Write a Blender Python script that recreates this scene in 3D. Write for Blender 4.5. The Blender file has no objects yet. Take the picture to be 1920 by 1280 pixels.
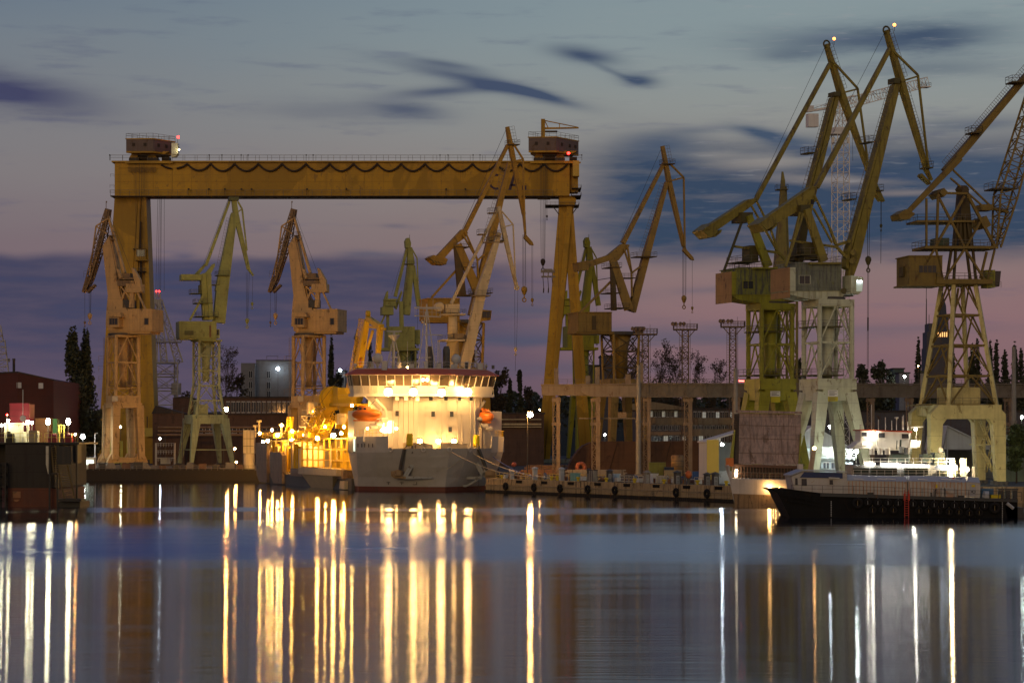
import bpy, bmesh, math, random
from mathutils import Vector, Matrix
random.seed(7)
scn = bpy.context.scene
COL = scn.collection

# ------------------------------------------------------------------ camera
F, HY, CX, EYE = 4000.0, 825.0, 960.0, 11.0      # focal length in photo pixels, horizon row, centre column, eye height
cam_d = bpy.data.cameras.new('camera'); cam = bpy.data.objects.new('camera', cam_d); COL.objects.link(cam)
cam.location = (0, 0, EYE); cam.rotation_euler = (math.pi/2, 0, 0)
cam_d.sensor_fit = 'HORIZONTAL'; cam_d.sensor_width = 36.0; cam_d.lens = 36.0*F/1920.0
cam_d.shift_y = (HY-640.0)/1920.0
cam_d.clip_start = 1.0; cam_d.clip_end = 20000.0
scn.camera = cam
scn.view_settings.view_transform = 'Standard'; scn.view_settings.look = 'None'
scn.view_settings.exposure = 0.0; scn.view_settings.gamma = 1.0
scn.cycles.max_bounces = 6; scn.cycles.diffuse_bounces = 2; scn.cycles.glossy_bounces = 3
scn.cycles.transmission_bounces = 4; scn.cycles.volume_bounces = 0
scn.cycles.sample_clamp_indirect = 4.0
scn.cycles.sample_clamp_direct = 0.0
scn.cycles.use_denoising = True
scn.cycles.caustics_reflective = False; scn.cycles.caustics_refractive = False

# ------------------------------------------------------------------ sky (dusk, earth shadow low in the east)
def lin(r, g, b):
    f = lambda c: ((c/255.0+0.055)/1.055)**2.4 if c > 10 else c/255.0/12.92
    return (f(r), f(g), f(b), 1.0)
world = bpy.data.worlds.new('World'); scn.world = world; world.use_nodes = True
WT = world.node_tree; WT.nodes.clear()
def wn(t): return WT.nodes.new(t)
def wl(a, b): WT.links.new(a, b)
def wm(op, a, b=None, c=None, clamp=False):
    n = wn('ShaderNodeMath'); n.operation = op; n.use_clamp = clamp
    for i, v in enumerate((a, b, c)):
        if v is None: continue
        if isinstance(v, (int, float)): n.inputs[i].default_value = v
        else: wl(v, n.inputs[i])
    return n.outputs[0]
def wstep(x, a, b):
    n = wn('ShaderNodeMapRange'); n.interpolation_type = 'SMOOTHSTEP'
    wl(x, n.inputs[0]); n.inputs[1].default_value = a; n.inputs[2].default_value = b
    return n.outputs[0]
def wmix(fac, a, b):
    n = wn('ShaderNodeMix'); n.data_type = 'RGBA'
    if isinstance(fac, (int, float)): n.inputs[0].default_value = fac
    else: wl(fac, n.inputs[0])
    for i, v in ((6, a), (7, b)):
        if isinstance(v, tuple): n.inputs[i].default_value = v
        else: wl(v, n.inputs[i])
    return n.outputs[2]
def wramp(x, stops):
    n = wn('ShaderNodeValToRGB'); wl(x, n.inputs[0])
    e = n.color_ramp.elements
    while len(e) < len(stops): e.new(0.5)
    for i, (p, c) in enumerate(stops): e[i].position = p; e[i].color = c
    return n.outputs[0]
tc = wn('ShaderNodeTexCoord'); sp = wn('ShaderNodeSeparateXYZ'); wl(tc.outputs['Generated'], sp.inputs[0])
dx, dy, dz = sp.outputs
az = wm('ARCTAN2', dx, dy)                                             # azimuth from +Y, radians
rad = wm('SQRT', wm('ADD', wm('MULTIPLY', dx, dx), wm('MULTIPLY', dy, dy)))
el = wm('ARCTAN2', dz, rad)                                            # elevation, radians
def noise(sx, sy, scale, detail, off=0.0, rough=0.55):
    c = wn('ShaderNodeCombineXYZ'); wl(wm('MULTIPLY', az, sx), c.inputs[0]); wl(wm('MULTIPLY', el, sy), c.inputs[1]); c.inputs[2].default_value = off
    n = wn('ShaderNodeTexNoise'); wl(c.outputs[0], n.inputs['Vector']); n.inputs['Scale'].default_value = scale
    n.inputs['Detail'].default_value = detail; n.inputs['Roughness'].default_value = rough
    return n.outputs[0]
def EL(y): return (HY-y)/F
def AZ(x): return (x-CX)/F
n_big = noise(1.0, 3.2, 9.0, 4.0, 1.0); n_str = noise(1.0, 7.0, 22.0, 5.0, 5.0); n_fine = noise(1.0, 9.0, 60.0, 4.0, 9.0)
# clear-sky ramp on elevation (0 .. 0.30 rad, then zenith)
elw = wm('ADD', el, wm('MULTIPLY', wm('SUBTRACT', n_big, 0.5), 0.02))
base = wramp(wm('MULTIPLY', elw, 1/0.4, clamp=True), [
    (0.00, lin(94, 78, 90)), (EL(690)/0.4, lin(124, 95, 101)), (EL(600)/0.4, lin(132, 103, 106)), (EL(460)/0.4, lin(130, 112, 110)),
    (EL(330)/0.4, lin(136, 127, 122)), (EL(200)/0.4, lin(132, 133, 131)), (EL(90)/0.4, lin(121, 131, 136)), (EL(-20)/0.4, lin(108, 124, 136)),
    (0.66, lin(50, 76, 134)), (0.84, lin(30, 54, 118)), (1.0, lin(22, 42, 100))])
# left of the frame the sky is a little duller and bluer, the right brighter and greener
lr = wstep(az, AZ(-100), AZ(1500))
base = wmix(wm('MULTIPLY', wm('SUBTRACT', 1.0, lr), 0.55), base, wmix(0.5, base, lin(62, 72, 104)))
hi = wstep(el, EL(420), EL(0))
base = wmix(wm('MULTIPLY', wm('MULTIPLY', lr, hi), 0.45), base, lin(142, 158, 158))
# warm afterglow where the sun has set, behind the camera
back = wstep(dy, 0.2, -0.8)
glow = wm('MULTIPLY', back, wstep(el, 0.55, 0.0))
base = wmix(wm('MULTIPLY', glow, 0.85), base, (0.62, 0.34, 0.15, 1))
warp = wm('MULTIPLY', wm('SUBTRACT', n_str, 0.5), 1.0)
def blob(x, y, w, h, s, tilt=0.0, nw=0.9, p=1.0):
    u = wm('DIVIDE', wm('SUBTRACT', az, AZ(x)), w/F)
    v0 = wm('SUBTRACT', el, EL(y))
    if tilt: v0 = wm('SUBTRACT', v0, wm('MULTIPLY', wm('SUBTRACT', az, AZ(x)), tilt))
    v = wm('ADD', wm('DIVIDE', v0, h/F), wm('MULTIPLY', warp, nw*2.4))
    d = wm('ADD', wm('MULTIPLY', u, u), wm('MULTIPLY', v, v))
    return wm('MULTIPLY', wm('EXPONENT', wm('MULTIPLY', d, -p)), s)
def total(bs):
    t = bs[0]
    for b in bs[1:]: t = wm('ADD', t, b)
    return t
edge = wm('ADD', el, wm('MULTIPLY', wm('SUBTRACT', noise(1.0, 2.0, 14.0, 3.0, 3.0), 0.5), 0.012))
bankL = wm('MULTIPLY', wstep(edge, EL(476), EL(500)), wstep(az, AZ(1250), AZ(760)))
bankL = wm('MULTIPLY', bankL, wm('ADD', 0.80, wm('MULTIPLY', wm('SUBTRACT', n_str, 0.45), 0.7)), None, True)
bankL2 = wm('MULTIPLY', bankL, wm('ADD', 0.55, wm('MULTIPLY', wstep(el, EL(800), EL(560)), 0.45)))
bankR = wm('MULTIPLY', wstep(edge, EL(236), EL(330)), wm('MULTIPLY', wstep(edge, EL(520), EL(440)), wstep(az, AZ(985), AZ(1230))))
gaps = total([blob(1440, 312, 130, 15, 1.0, 0.02, 0.5), blob(1560, 345, 140, 10, 0.8, -0.04, 0.5), blob(1690, 372, 90, 6, 0.7, 0, 0.4), blob(1330, 296, 60, 8, 0.6), blob(1820, 262, 120, 9, 0.6, 0, .5), blob(1870, 300, 90, 10, 0.5, 0, .5)])
bankR = wm('MULTIPLY', bankR, wm('SUBTRACT', 1.0, wm('MULTIPLY', gaps, 0.85), None, True))
bankR = wm('MULTIPLY', bankR, wm('ADD', 1.02, wm('MULTIPLY', wm('SUBTRACT', n_str, 0.5), 1.5)), None, True)
col = wmix(wm('MULTIPLY', bankL2, 1.05, None, True), base, lin(60, 62, 87))
col = wmix(wm('MULTIPLY', bankR, 1.0, None, True), col, lin(52, 67, 89))
streaks = total([blob(905, 162, 150, 13, 1.0, -0.22, 0.5), blob(835, 128, 70, 7, 0.6, -0.15, 0.4), blob(830, 178, 90, 10, 0.9, 0.06, 0.4),
                 blob(1000, 180, 75, 9, 0.9, -0.3, 0.4), blob(1095, 112, 60, 14, 1.1, -0.15, 0.35), blob(1198, 158, 34, 11, 1.1, -0.1, 0.3), blob(1150, 143, 40, 6, 0.5, -0.4, 0.3),
                 blob(765, 212, 70, 18, 0.75, -0.1), blob(620, 216, 150, 20, 0.35), blob(60, 200, 140, 30, 1.0, -0.12, 0.6), blob(-30, 185, 80, 28, 0.6),
                 blob(1600, 92, 190, 26, 0.85, 0.0, 0.8), blob(1760, 92, 110, 30, 0.6), blob(1480, 118, 70, 14, 0.45), blob(1730, 150, 150, 18, 0.5),
                 blob(1240, 276, 75, 26, 0.9, 0.0, 0.4), blob(1420, 255, 55, 11, 0.9, -0.2), blob(1480, 275, 70, 14, 0.8, -0.2), blob(1310, 250, 60, 8, 0.4),
                 blob(1800, 250, 150, 16, 0.6), blob(1830, 330, 150, 45, 0.7), blob(690, 478, 60, 7, 0.6), blob(740, 425, 26, 4, 0.4), blob(350, 483, 25, 6, 0.5),
                 blob(1000, 582, 120, 12, 0.55, 0, .5), blob(1060, 556, 140, 10, 0.5, 0, .5), blob(1180, 625, 260, 22, 0.5), blob(1420, 640, 200, 20, 0.35), blob(1100, 690, 260, 16, 0.45), blob(1400, 480, 60, 8, .35), blob(1330, 545, 70, 7, .35), blob(960, 640, 150, 14, .5), blob(1700, 620, 200, 12, .3)])
col = wmix(wm('MULTIPLY', streaks, 0.92, None, True), col, wmix(lr, lin(64, 66, 94), lin(64, 79, 100)))
wisps = wm('MULTIPLY', wstep(n_str, 0.52, 0.75), wm('MULTIPLY', wstep(el, EL(760), EL(500)), 0.5))
col = wmix(wm('MULTIPLY', wisps, 0.6), col, lin(70, 76, 108))
light = wm('MULTIPLY', wm('MULTIPLY', wstep(n_fine, 0.55, 0.8), 0.35), wstep(az, AZ(900), AZ(1600)))
col = wmix(wm('MULTIPLY', light, wstep(el, EL(560), EL(380))), col, lin(150, 148, 150))
bg = wn('ShaderNodeBackground'); wl(col, bg.inputs[0]); bg.inputs[1].default_value = 1.10
wo = wn('ShaderNodeOutputWorld'); wl(bg.outputs[0], wo.inputs[0])

# ------------------------------------------------------------------ afterglow from the set sun, low behind the camera
sd = bpy.data.lights.new('afterglow_sun', 'SUN'); so = bpy.data.objects.new('afterglow_sun', sd); COL.objects.link(so)
sd.energy = 0.44; sd.color = (1.0, 0.74, 0.40); sd.angle = math.radians(24)
_d = Vector((0.30, 0.92, -0.20)).normalized()
so.rotation_euler = _d.to_track_quat('-Z', 'Y').to_euler(); so.location = (-60, -40, 60)

# ------------------------------------------------------------------ helpers
G = 2.75                                                              # quay and yard level above the water
def P(px, py, Y): return Vector(((px-CX)/F*Y, Y, EYE-(py-HY)/F*Y))     # photo pixel + true distance -> world point
def gy(Y): return HY+(EYE-G)*F/Y                                       # row of the yard ground at a distance
def zat(py, Y): return EYE-(py-HY)/F*Y
def xat(px, Y): return (px-CX)/F*Y
class MB:
    def __init__(s): s.v = []; s.f = []
    def add(s, vs, fs):
        o = len(s.v); s.v += [tuple(v) for v in vs]; s.f += [tuple(i+o for i in f) for f in fs]
    BF = [(0,3,2,1),(4,5,6,7),(0,1,5,4),(1,2,6,5),(2,3,7,6),(3,0,4,7)]
    def hexa(s, a): s.add(a, MB.BF)
    def bx(s, x0, x1, y0, y1, z0, z1):
        s.hexa([(x0,y0,z0),(x1,y0,z0),(x1,y1,z0),(x0,y1,z0),(x0,y0,z1),(x1,y0,z1),(x1,y1,z1),(x0,y1,z1)])
    def box(s, c, sx, sy, sz, yaw=0.0, u=None):
        if u is None: u = Vector((math.cos(yaw), math.sin(yaw), 0))
        n = Vector((-u.y, u.x, 0)); c = Vector(c); z = Vector((0,0,1))
        s.hexa([c+u*(sx/2*a)+n*(sy/2*b)+z*(sz/2*d) for d in (-1,1) for a,b in ((-1,-1),(1,-1),(1,1),(-1,1))])
    def beam(s, p, q, w0, h0, w1=None, h1=None, side=None):
        p = Vector(p); q = Vector(q); d = (q-p)
        if d.length < 1e-6: return
        d.normalize()
        if side is None:
            side = d.cross(Vector((0,0,1)))
            if side.length < 1e-3: side = Vector((1,0,0))
        side = (side - d*side.dot(d)).normalized(); up = side.cross(d)
        w1 = w0 if w1 is None else w1; h1 = h0 if h1 is None else h1
        vs = []
        for c, w, h in ((p, w0, h0), (q, w1, h1)):
            vs += [c-side*w/2-up*h/2, c+side*w/2-up*h/2, c+side*w/2+up*h/2, c-side*w/2+up*h/2]
        s.hexa(vs)
    def tube(s, p, q, r, r1=None, n=6, cap=True):
        p = Vector(p); q = Vector(q); d = q-p
        if d.length < 1e-6: return
        d.normalize(); a = d.orthogonal().normalized(); b = d.cross(a); r1 = r if r1 is None else r1
        vs = [c+(a*math.cos(t)+b*math.sin(t))*rr for c, rr in ((p, r), (q, r1)) for t in [2*math.pi*i/n for i in range(n)]]
        fs = [(i, (i+1)%n, n+(i+1)%n, n+i) for i in range(n)]
        if cap: fs += [tuple(range(n))[::-1], tuple(range(n, 2*n))]
        s.add(vs, fs)
    def path(s, pts, r, n=5):
        for a, b in zip(pts, pts[1:]): s.tube(a, b, r, n=n)
    def lathe(s, c, prof, n=16, axis=None):
        c = Vector(c); d = Vector(axis).normalized() if axis else Vector((0,0,1)); a = d.orthogonal().normalized(); b = d.cross(a)
        vs = [c+d*z+(a*math.cos(2*math.pi*i/n)+b*math.sin(2*math.pi*i/n))*r for r, z in prof for i in range(n)]
        fs = [(k*n+i, k*n+(i+1)%n, (k+1)*n+(i+1)%n, (k+1)*n+i) for k in range(len(prof)-1) for i in range(n)]
        fs += [tuple(range(n))[::-1], tuple((len(prof)-1)*n+i for i in range(n))]
        s.add(vs, fs)
    def ball(s, c, r, rz=None, n=12, m=8, ry=None, u=None):
        rz = r if rz is None else rz; ry = r if ry is None else ry
        u = Vector((1,0,0)) if u is None else u; w = Vector((-u.y, u.x, 0)); c = Vector(c)
        vs = [c+Vector((0,0,-rz))]
        for j in range(1, m):
            t = -math.pi/2+math.pi*j/m
            vs += [c+u*(r*math.cos(t)*math.cos(2*math.pi*i/n))+w*(ry*math.cos(t)*math.sin(2*math.pi*i/n))+Vector((0,0,rz*math.sin(t))) for i in range(n)]
        vs.append(c+Vector((0,0,rz))); fs = []
        for i in range(n): fs.append((0, 1+(i+1)%n, 1+i))
        for j in range(m-2):
            for i in range(n): fs.append((1+j*n+i, 1+j*n+(i+1)%n, 1+(j+1)*n+(i+1)%n, 1+(j+1)*n+i))
        for i in range(n): fs.append((len(vs)-1, 1+(m-2)*n+i, 1+(m-2)*n+(i+1)%n))
        s.add(vs, fs)
    def torus(s, c, R, r, axis, n=16, m=8):
        c = Vector(c); d = Vector(axis).normalized(); a = d.orthogonal().normalized(); b = d.cross(a)
        vs = []
        for i in range(n):
            t = 2*math.pi*i/n; e = a*math.cos(t)+b*math.sin(t)
            vs += [c+e*(R+r*math.cos(2*math.pi*j/m))+d*(r*math.sin(2*math.pi*j/m)) for j in range(m)]
        s.add(vs, [(i*m+j, ((i+1)%n)*m+j, ((i+1)%n)*m+(j+1)%m, i*m+(j+1)%m) for i in range(n) for j in range(m)])
    def prism(s, pts, ext):                                            # polygon of 3D points swept by a vector
        n = len(pts); e = Vector(ext); a = [Vector(p) for p in pts]
        s.add(a+[p+e for p in a], [tuple(range(n))[::-1], tuple(range(n, 2*n))]+[(i, (i+1)%n, n+(i+1)%n, n+i) for i in range(n)])
    def plan(s, xy, z0, z1, xy1=None):                                 # plan outline from z0 up to z1 (may flare)
        n = len(xy); b = xy if xy1 is None else xy1
        s.add([(x, y, z0) for x, y in xy]+[(x, y, z1) for x, y in b], [tuple(range(n))[::-1], tuple(range(n, 2*n))]+[(i, (i+1)%n, n+(i+1)%n, n+i) for i in range(n)])
    def lattice(s, p, q, w0, h0, w1, h1, n, r, rb=None, side=None):     # four chords with zigzag bracing
        p = Vector(p); q = Vector(q); d = (q-p).normalized()
        if side is None:
            side = d.cross(Vector((0,0,1)))
            if side.length < 1e-3: side = Vector((1,0,0))
        side = (side - d*side.dot(d)).normalized(); up = side.cross(d); rb = rb or r*0.6
        ring = []
        for i in range(n+1):
            t = i/n; c = p.lerp(q, t); w = w0+(w1-w0)*t; h = h0+(h1-h0)*t
            ring.append([c+side*(w/2*a)+up*(h/2*b) for a, b in ((-1,-1),(1,-1),(1,1),(-1,1))])
        for k in range(4): s.tube(ring[0][k], ring[-1][k], r, n=4)
        for i in range(n):
            for k in range(4):
                l = (k+1)%4
                if i % 2: s.tube(ring[i][k], ring[i+1][l], rb, n=4)
                else: s.tube(ring[i][l], ring[i+1][k], rb, n=4)
                s.tube(ring[i+1][k], ring[i+1][l], rb, n=4)
    def rail(s, pts, h=1.1, step=1.8, r=0.045, mid=True):
        for a, b in zip(pts, pts[1:]):
            a = Vector(a); b = Vector(b); L = (b-a).length
            if L < 1e-3: continue
            up = Vector((0,0,h))
            s.tube(a+up, b+up, r, n=4)
            if mid: s.tube(a+up*0.55, b+up*0.55, r*0.8, n=4)
            k = max(1, round(L/step))
            for i in range(k+1): s.tube(a.lerp(b, i/k), a.lerp(b, i/k)+up, r, n=4)
    def ladder(s, p, q, w, step=0.6, r=0.05, side=Vector((1,0,0))):
        p = Vector(p); q = Vector(q); o = side*(w/2)
        s.tube(p-o, q-o, r, n=4); s.tube(p+o, q+o, r, n=4)
        k = max(1, int((q-p).length/step))
        for i in range(1, k): c = p.lerp(q, i/k); s.tube(c-o, c+o, r*0.8, n=4)
    def stair(s, p, q, w, side, n=None, r=0.08):
        p = Vector(p); q = Vector(q); o = side*(w/2); n = n or max(3, int(abs(q.z-p.z)/0.45))
        for k in (-1, 1): s.beam(p+o*k, q+o*k, 0.12, 0.35)
        for i in range(n+1):
            c = p.lerp(q, i/n); s.beam(c-o, c+o, 0.35, 0.08, side=Vector((-side.y, side.x, 0)))
    def build(s, name, m, parent=None, loc=None, smooth=False):
        o = Vector(loc) if loc is not None else (parent['_o'] if parent is not None else Vector((0,0,0)))
        o = Vector(o)
        me = bpy.data.meshes.new(name); me.from_pydata([tuple(Vector(v)-o) for v in s.v], [], s.f); me.update()
        bm = bmesh.new(); bm.from_mesh(me); bmesh.ops.recalc_face_normals(bm, faces=bm.faces); bm.to_mesh(me); bm.free()
        if smooth:
            for p in me.polygons: p.use_smooth = True
        me.materials.append(m)
        ob = bpy.data.objects.new(name, me); COL.objects.link(ob)
        if parent is not None: ob.parent = parent
        else: ob.location = o
        ORG[ob.name] = o
        return ob
ORG = {}
class Node:                                                            # a top-level Empty and the parts built under it
    pass
def tag(o, label=None, cat=None, group=None, kind=None):
    if label: o['label'] = label
    if cat: o['category'] = cat
    if group: o['group'] = group
    if kind: o['kind'] = kind
    return o
def thing(name, label, cat, loc, group=None):
    o = bpy.data.objects.new(name, None); COL.objects.link(o); o.location = loc; o.empty_display_size = 1.0
    ORG[o.name] = Vector(loc)
    return tag(o, label, cat, group, 'thing')
def part(mb, name, m, parent, smooth=False, label=None):
    o = ORG[parent.name]
    ob = MB.build(mb, name, m, None, o, smooth)
    ob.location = (0, 0, 0); ob.parent = parent
    ORG[ob.name] = o
    if label: ob['label'] = label
    return ob
def solo(mb, name, m, label, cat, loc, group=None, smooth=False, kind='thing'):
    ob = mb.build(name, m, None, loc, smooth); return tag(ob, label, cat, group, kind)
def copy_tree(o, parent=None, delta=None, label=None):
    c = o.copy(); COL.objects.link(c)
    if parent is not None: c.parent = parent
    if delta is not None: c.location = o.location+Vector(delta)
    if label: c['label'] = label
    for ch in list(o.children): copy_tree(ch, c)
    return c
ORD = ['first','second','third','fourth','fifth','sixth','seventh','eighth','ninth','tenth','eleventh','twelfth','thirteenth','fourteenth','fifteenth','sixteenth','seventeenth','eighteenth','nineteenth','twentieth']

# ------------------------------------------------------------------ materials
MC = {}
def nodes(name):
    m = bpy.data.materials.new(name); m.use_nodes = True; nt = m.node_tree
    return m, nt, nt.nodes['Principled BSDF']
def paint(name, rgb, dirt=0.5, rough=0.55, rust=(0.10, 0.055, 0.03), scale=1.0, metallic=0.0, streak=0.5, chips=0.0, patch=0.0, spec=0.3):
    if name in MC: return MC[name]
    if dirt >= 0.4: dirt = min(1.0, dirt*1.5)
    m, nt, b = nodes(name); N = nt.nodes; L = nt.links
    t = N.new('ShaderNodeTexCoord')
    n1 = N.new('ShaderNodeTexNoise'); n1.inputs['Scale'].default_value = 0.35*scale; n1.inputs['Detail'].default_value = 9; n1.inputs['Roughness'].default_value = 0.7
    L.new(t.outputs['Object'], n1.inputs['Vector'])
    r1 = N.new('ShaderNodeValToRGB'); r1.color_ramp.elements[0].position = 0.38; r1.color_ramp.elements[1].position = 0.68
    L.new(n1.outputs[0], r1.inputs[0])
    mp = N.new('ShaderNodeMapping'); mp.inputs['Scale'].default_value = (1.6*scale, 1.6*scale, 0.10*scale); L.new(t.outputs['Object'], mp.inputs[0])
    n2 = N.new('ShaderNodeTexNoise'); n2.inputs['Scale'].default_value = 1.0; n2.inputs['Detail'].default_value = 5; L.new(mp.outputs[0], n2.inputs['Vector'])
    r2 = N.new('ShaderNodeValToRGB'); r2.color_ramp.elements[0].position = 0.5; r2.color_ramp.elements[1].position = 0.72; L.new(n2.outputs[0], r2.inputs[0])
    mx = N.new('ShaderNodeMix'); mx.data_type = 'RGBA'; mx.inputs[6].default_value = (*[c*(1-0.0) for c in rgb], 1); mx.inputs[7].default_value = (*[c*0.62+0.01 for c in rgb], 1)
    a1 = N.new('ShaderNodeMath'); a1.operation = 'MULTIPLY'; a1.inputs[1].default_value = dirt; L.new(r1.outputs[0], a1.inputs[0]); L.new(a1.outputs[0], mx.inputs[0])
    my = N.new('ShaderNodeMix'); my.data_type = 'RGBA'; my.inputs[7].default_value = (*rust, 1)
    a2 = N.new('ShaderNodeMath'); a2.operation = 'MULTIPLY'; a2.inputs[1].default_value = dirt*streak; L.new(r2.outputs[0], a2.inputs[0]); L.new(a2.outputs[0], my.inputs[0])
    L.new(mx.outputs[2], my.inputs[6])
    last = my.outputs[2]
    if dirt >= 0.6:
        n5 = N.new('ShaderNodeTexNoise'); n5.inputs['Scale'].default_value = 0.75; n5.inputs['Detail'].default_value = 6; n5.inputs['Roughness'].default_value = 0.65; n5.inputs['Distortion'].default_value = 0.6
        mq = N.new('ShaderNodeMapping'); mq.inputs['Scale'].default_value = (1, 1, 0.55); mq.inputs['Location'].default_value = (7.3, 1.7, 4.1); L.new(t.outputs['Object'], mq.inputs[0]); L.new(mq.outputs[0], n5.inputs['Vector'])
        r5 = N.new('ShaderNodeValToRGB'); r5.color_ramp.elements[0].position = 0.585; r5.color_ramp.elements[1].position = 0.65; L.new(n5.outputs[0], r5.inputs[0])
        a5 = N.new('ShaderNodeMath'); a5.operation = 'MULTIPLY'; a5.inputs[1].default_value = 0.75; L.new(r5.outputs[0], a5.inputs[0])
        mv = N.new('ShaderNodeMix'); mv.data_type = 'RGBA'; mv.inputs[7].default_value = (*rust, 1); L.new(a5.outputs[0], mv.inputs[0]); L.new(last, mv.inputs[6]); last = mv.outputs[2]
        sx = N.new('ShaderNodeSeparateXYZ'); L.new(t.outputs['Object'], sx.inputs[0])
        fz = N.new('ShaderNodeMath'); fz.operation = 'PINGPONG'; fz.inputs[1].default_value = 1.5; L.new(sx.outputs[2], fz.inputs[0])
        lt = N.new('ShaderNodeMath'); lt.operation = 'LESS_THAN'; lt.inputs[1].default_value = 0.035; L.new(fz.outputs[0], lt.inputs[0])
        a6 = N.new('ShaderNodeMath'); a6.operation = 'MULTIPLY'; a6.inputs[1].default_value = 0.5; L.new(lt.outputs[0], a6.inputs[0])
        mu_ = N.new('ShaderNodeMix'); mu_.data_type = 'RGBA'; mu_.inputs[7].default_value = (*[c*.35 for c in rgb], 1); L.new(a6.outputs[0], mu_.inputs[0]); L.new(last, mu_.inputs[6]); last = mu_.outputs[2]
    if patch:
        mpp = N.new('ShaderNodeMapping'); mpp.inputs['Scale'].default_value = (.045, .045, .03); L.new(t.outputs['Object'], mpp.inputs[0])
        n4 = N.new('ShaderNodeTexNoise'); n4.inputs['Scale'].default_value = 1.0; n4.inputs['Detail'].default_value = 3; n4.inputs['Distortion'].default_value = 1.2; L.new(mpp.outputs[0], n4.inputs['Vector'])
        r4 = N.new('ShaderNodeValToRGB'); r4.color_ramp.elements[0].position = 0.53; r4.color_ramp.elements[1].position = 0.545; L.new(n4.outputs[0], r4.inputs[0])
        a4 = N.new('ShaderNodeMath'); a4.operation = 'MULTIPLY'; a4.inputs[1].default_value = patch; L.new(r4.outputs[0], a4.inputs[0])
        mw = N.new('ShaderNodeMix'); mw.data_type = 'RGBA'; mw.inputs[7].default_value = (*[c*.6 for c in rgb], 1); L.new(a4.outputs[0], mw.inputs[0]); L.new(last, mw.inputs[6]); last = mw.outputs[2]
    if chips:
        mc = N.new('ShaderNodeMapping'); mc.inputs['Scale'].default_value = (1.5, 1.5, 0.22); L.new(t.outputs['Object'], mc.inputs[0])
        n3 = N.new('ShaderNodeTexNoise'); n3.inputs['Scale'].default_value = 1.3; n3.inputs['Detail'].default_value = 8; n3.inputs['Roughness'].default_value = 0.7; L.new(mc.outputs[0], n3.inputs['Vector'])
        r3 = N.new('ShaderNodeValToRGB'); r3.color_ramp.elements[0].position = 0.50; r3.color_ramp.elements[1].position = 0.56; L.new(n3.outputs[0], r3.inputs[0])
        a3 = N.new('ShaderNodeMath'); a3.operation = 'MULTIPLY'; a3.inputs[1].default_value = chips; L.new(r3.outputs[0], a3.inputs[0])
        mz = N.new('ShaderNodeMix'); mz.data_type = 'RGBA'; mz.inputs[7].default_value = (0.10, 0.10, 0.10, 1); L.new(a3.outputs[0], mz.inputs[0]); L.new(last, mz.inputs[6]); last = mz.outputs[2]
    L.new(last, b.inputs['Base Color'])
    b.inputs['Specular IOR Level'].default_value = spec
    b.inputs['Roughness'].default_value = rough; b.inputs['Metallic'].default_value = metallic
    bp = N.new('ShaderNodeBump'); bp.inputs['Strength'].default_value = 0.25; bp.inputs['Distance'].default_value = 0.05; L.new(n1.outputs[0], bp.inputs['Height']); L.new(bp.outputs[0], b.inputs['Normal'])
    MC[name] = m; return m
def emit(name, rgb, strength):
    if name in MC: return MC[name]
    m, nt, b = nodes(name); b.inputs['Base Color'].default_value = (0.8, 0.8, 0.8, 1)
    b.inputs['Emission Color'].default_value = (*rgb, 1); b.inputs['Emission Strength'].default_value = strength
    MC[name] = m; return m
def glass(name, rgb=(0.03, 0.035, 0.045), rough=0.08):
    if name in MC: return MC[name]
    m, nt, b = nodes(name); b.inputs['Base Color'].default_value = (*rgb, 1); b.inputs['Roughness'].default_value = rough
    n = nt.nodes.new('ShaderNodeTexNoise'); n.inputs['Scale'].default_value = 0.6
    t = nt.nodes.new('ShaderNodeTexCoord'); nt.links.new(t.outputs['Object'], n.inputs['Vector'])
    r = nt.nodes.new('ShaderNodeMapRange'); r.inputs[3].default_value = rough*0.6; r.inputs[4].default_value = rough*1.8; nt.links.new(n.outputs[0], r.inputs[0]); nt.links.new(r.outputs[0], b.inputs['Roughness'])
    MC[name] = m; return m
STEEL = paint('dark_steel', (0.07, 0.065, 0.06), 0.5, 0.6)
ROPE = paint('wire_rope', (0.03, 0.03, 0.032), 0.2, 0.6)
RAILM = paint('rail_grey', (0.16, 0.14, 0.11), 0.4, 0.6)
WHITE = paint('white_paint', (0.78, 0.76, 0.70), 0.3, 0.5)
CONC = paint('concrete', (0.30, 0.26, 0.21), 0.7, 0.9, (0.12, 0.09, 0.07))
GLASS = glass('window_glass')
RUBBER = paint('black_rubber', (0.014, 0.014, 0.014), 0.3, 0.8, spec=0.12)
GALV = paint('galvanised', (0.42, 0.43, 0.43), 0.3, 0.5)
E_WARM = emit('lamp_warm_flood', (1.0, 0.54, 0.16), 150)
E_WARM2 = emit('lamp_warm_small', (1.0, 0.53, 0.16), 170)
E_SOD = emit('lamp_sodium', (1.0, 0.42, 0.10), 420)
E_WHITE = emit('lamp_white', (0.88, 0.95, 1.0), 260)
E_COOL = emit('lamp_cool_white', (0.80, 0.94, 1.0), 200)
E_GREENW = emit('lamp_greenish_white', (1.0, 0.92, 0.55), 170)
E_RED = emit('lamp_red', (1.0, 0.010, 0.008), 16)
E_AMBER = emit('lamp_amber_beacon', (1.0, 0.24, 0.03), 9)
E_WIN = emit('lit_window_warm', (1.0, 0.55, 0.18), 1.6)
E_WINC = emit('lit_window_cool', (0.75, 0.95, 0.80), 0.12)
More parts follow.
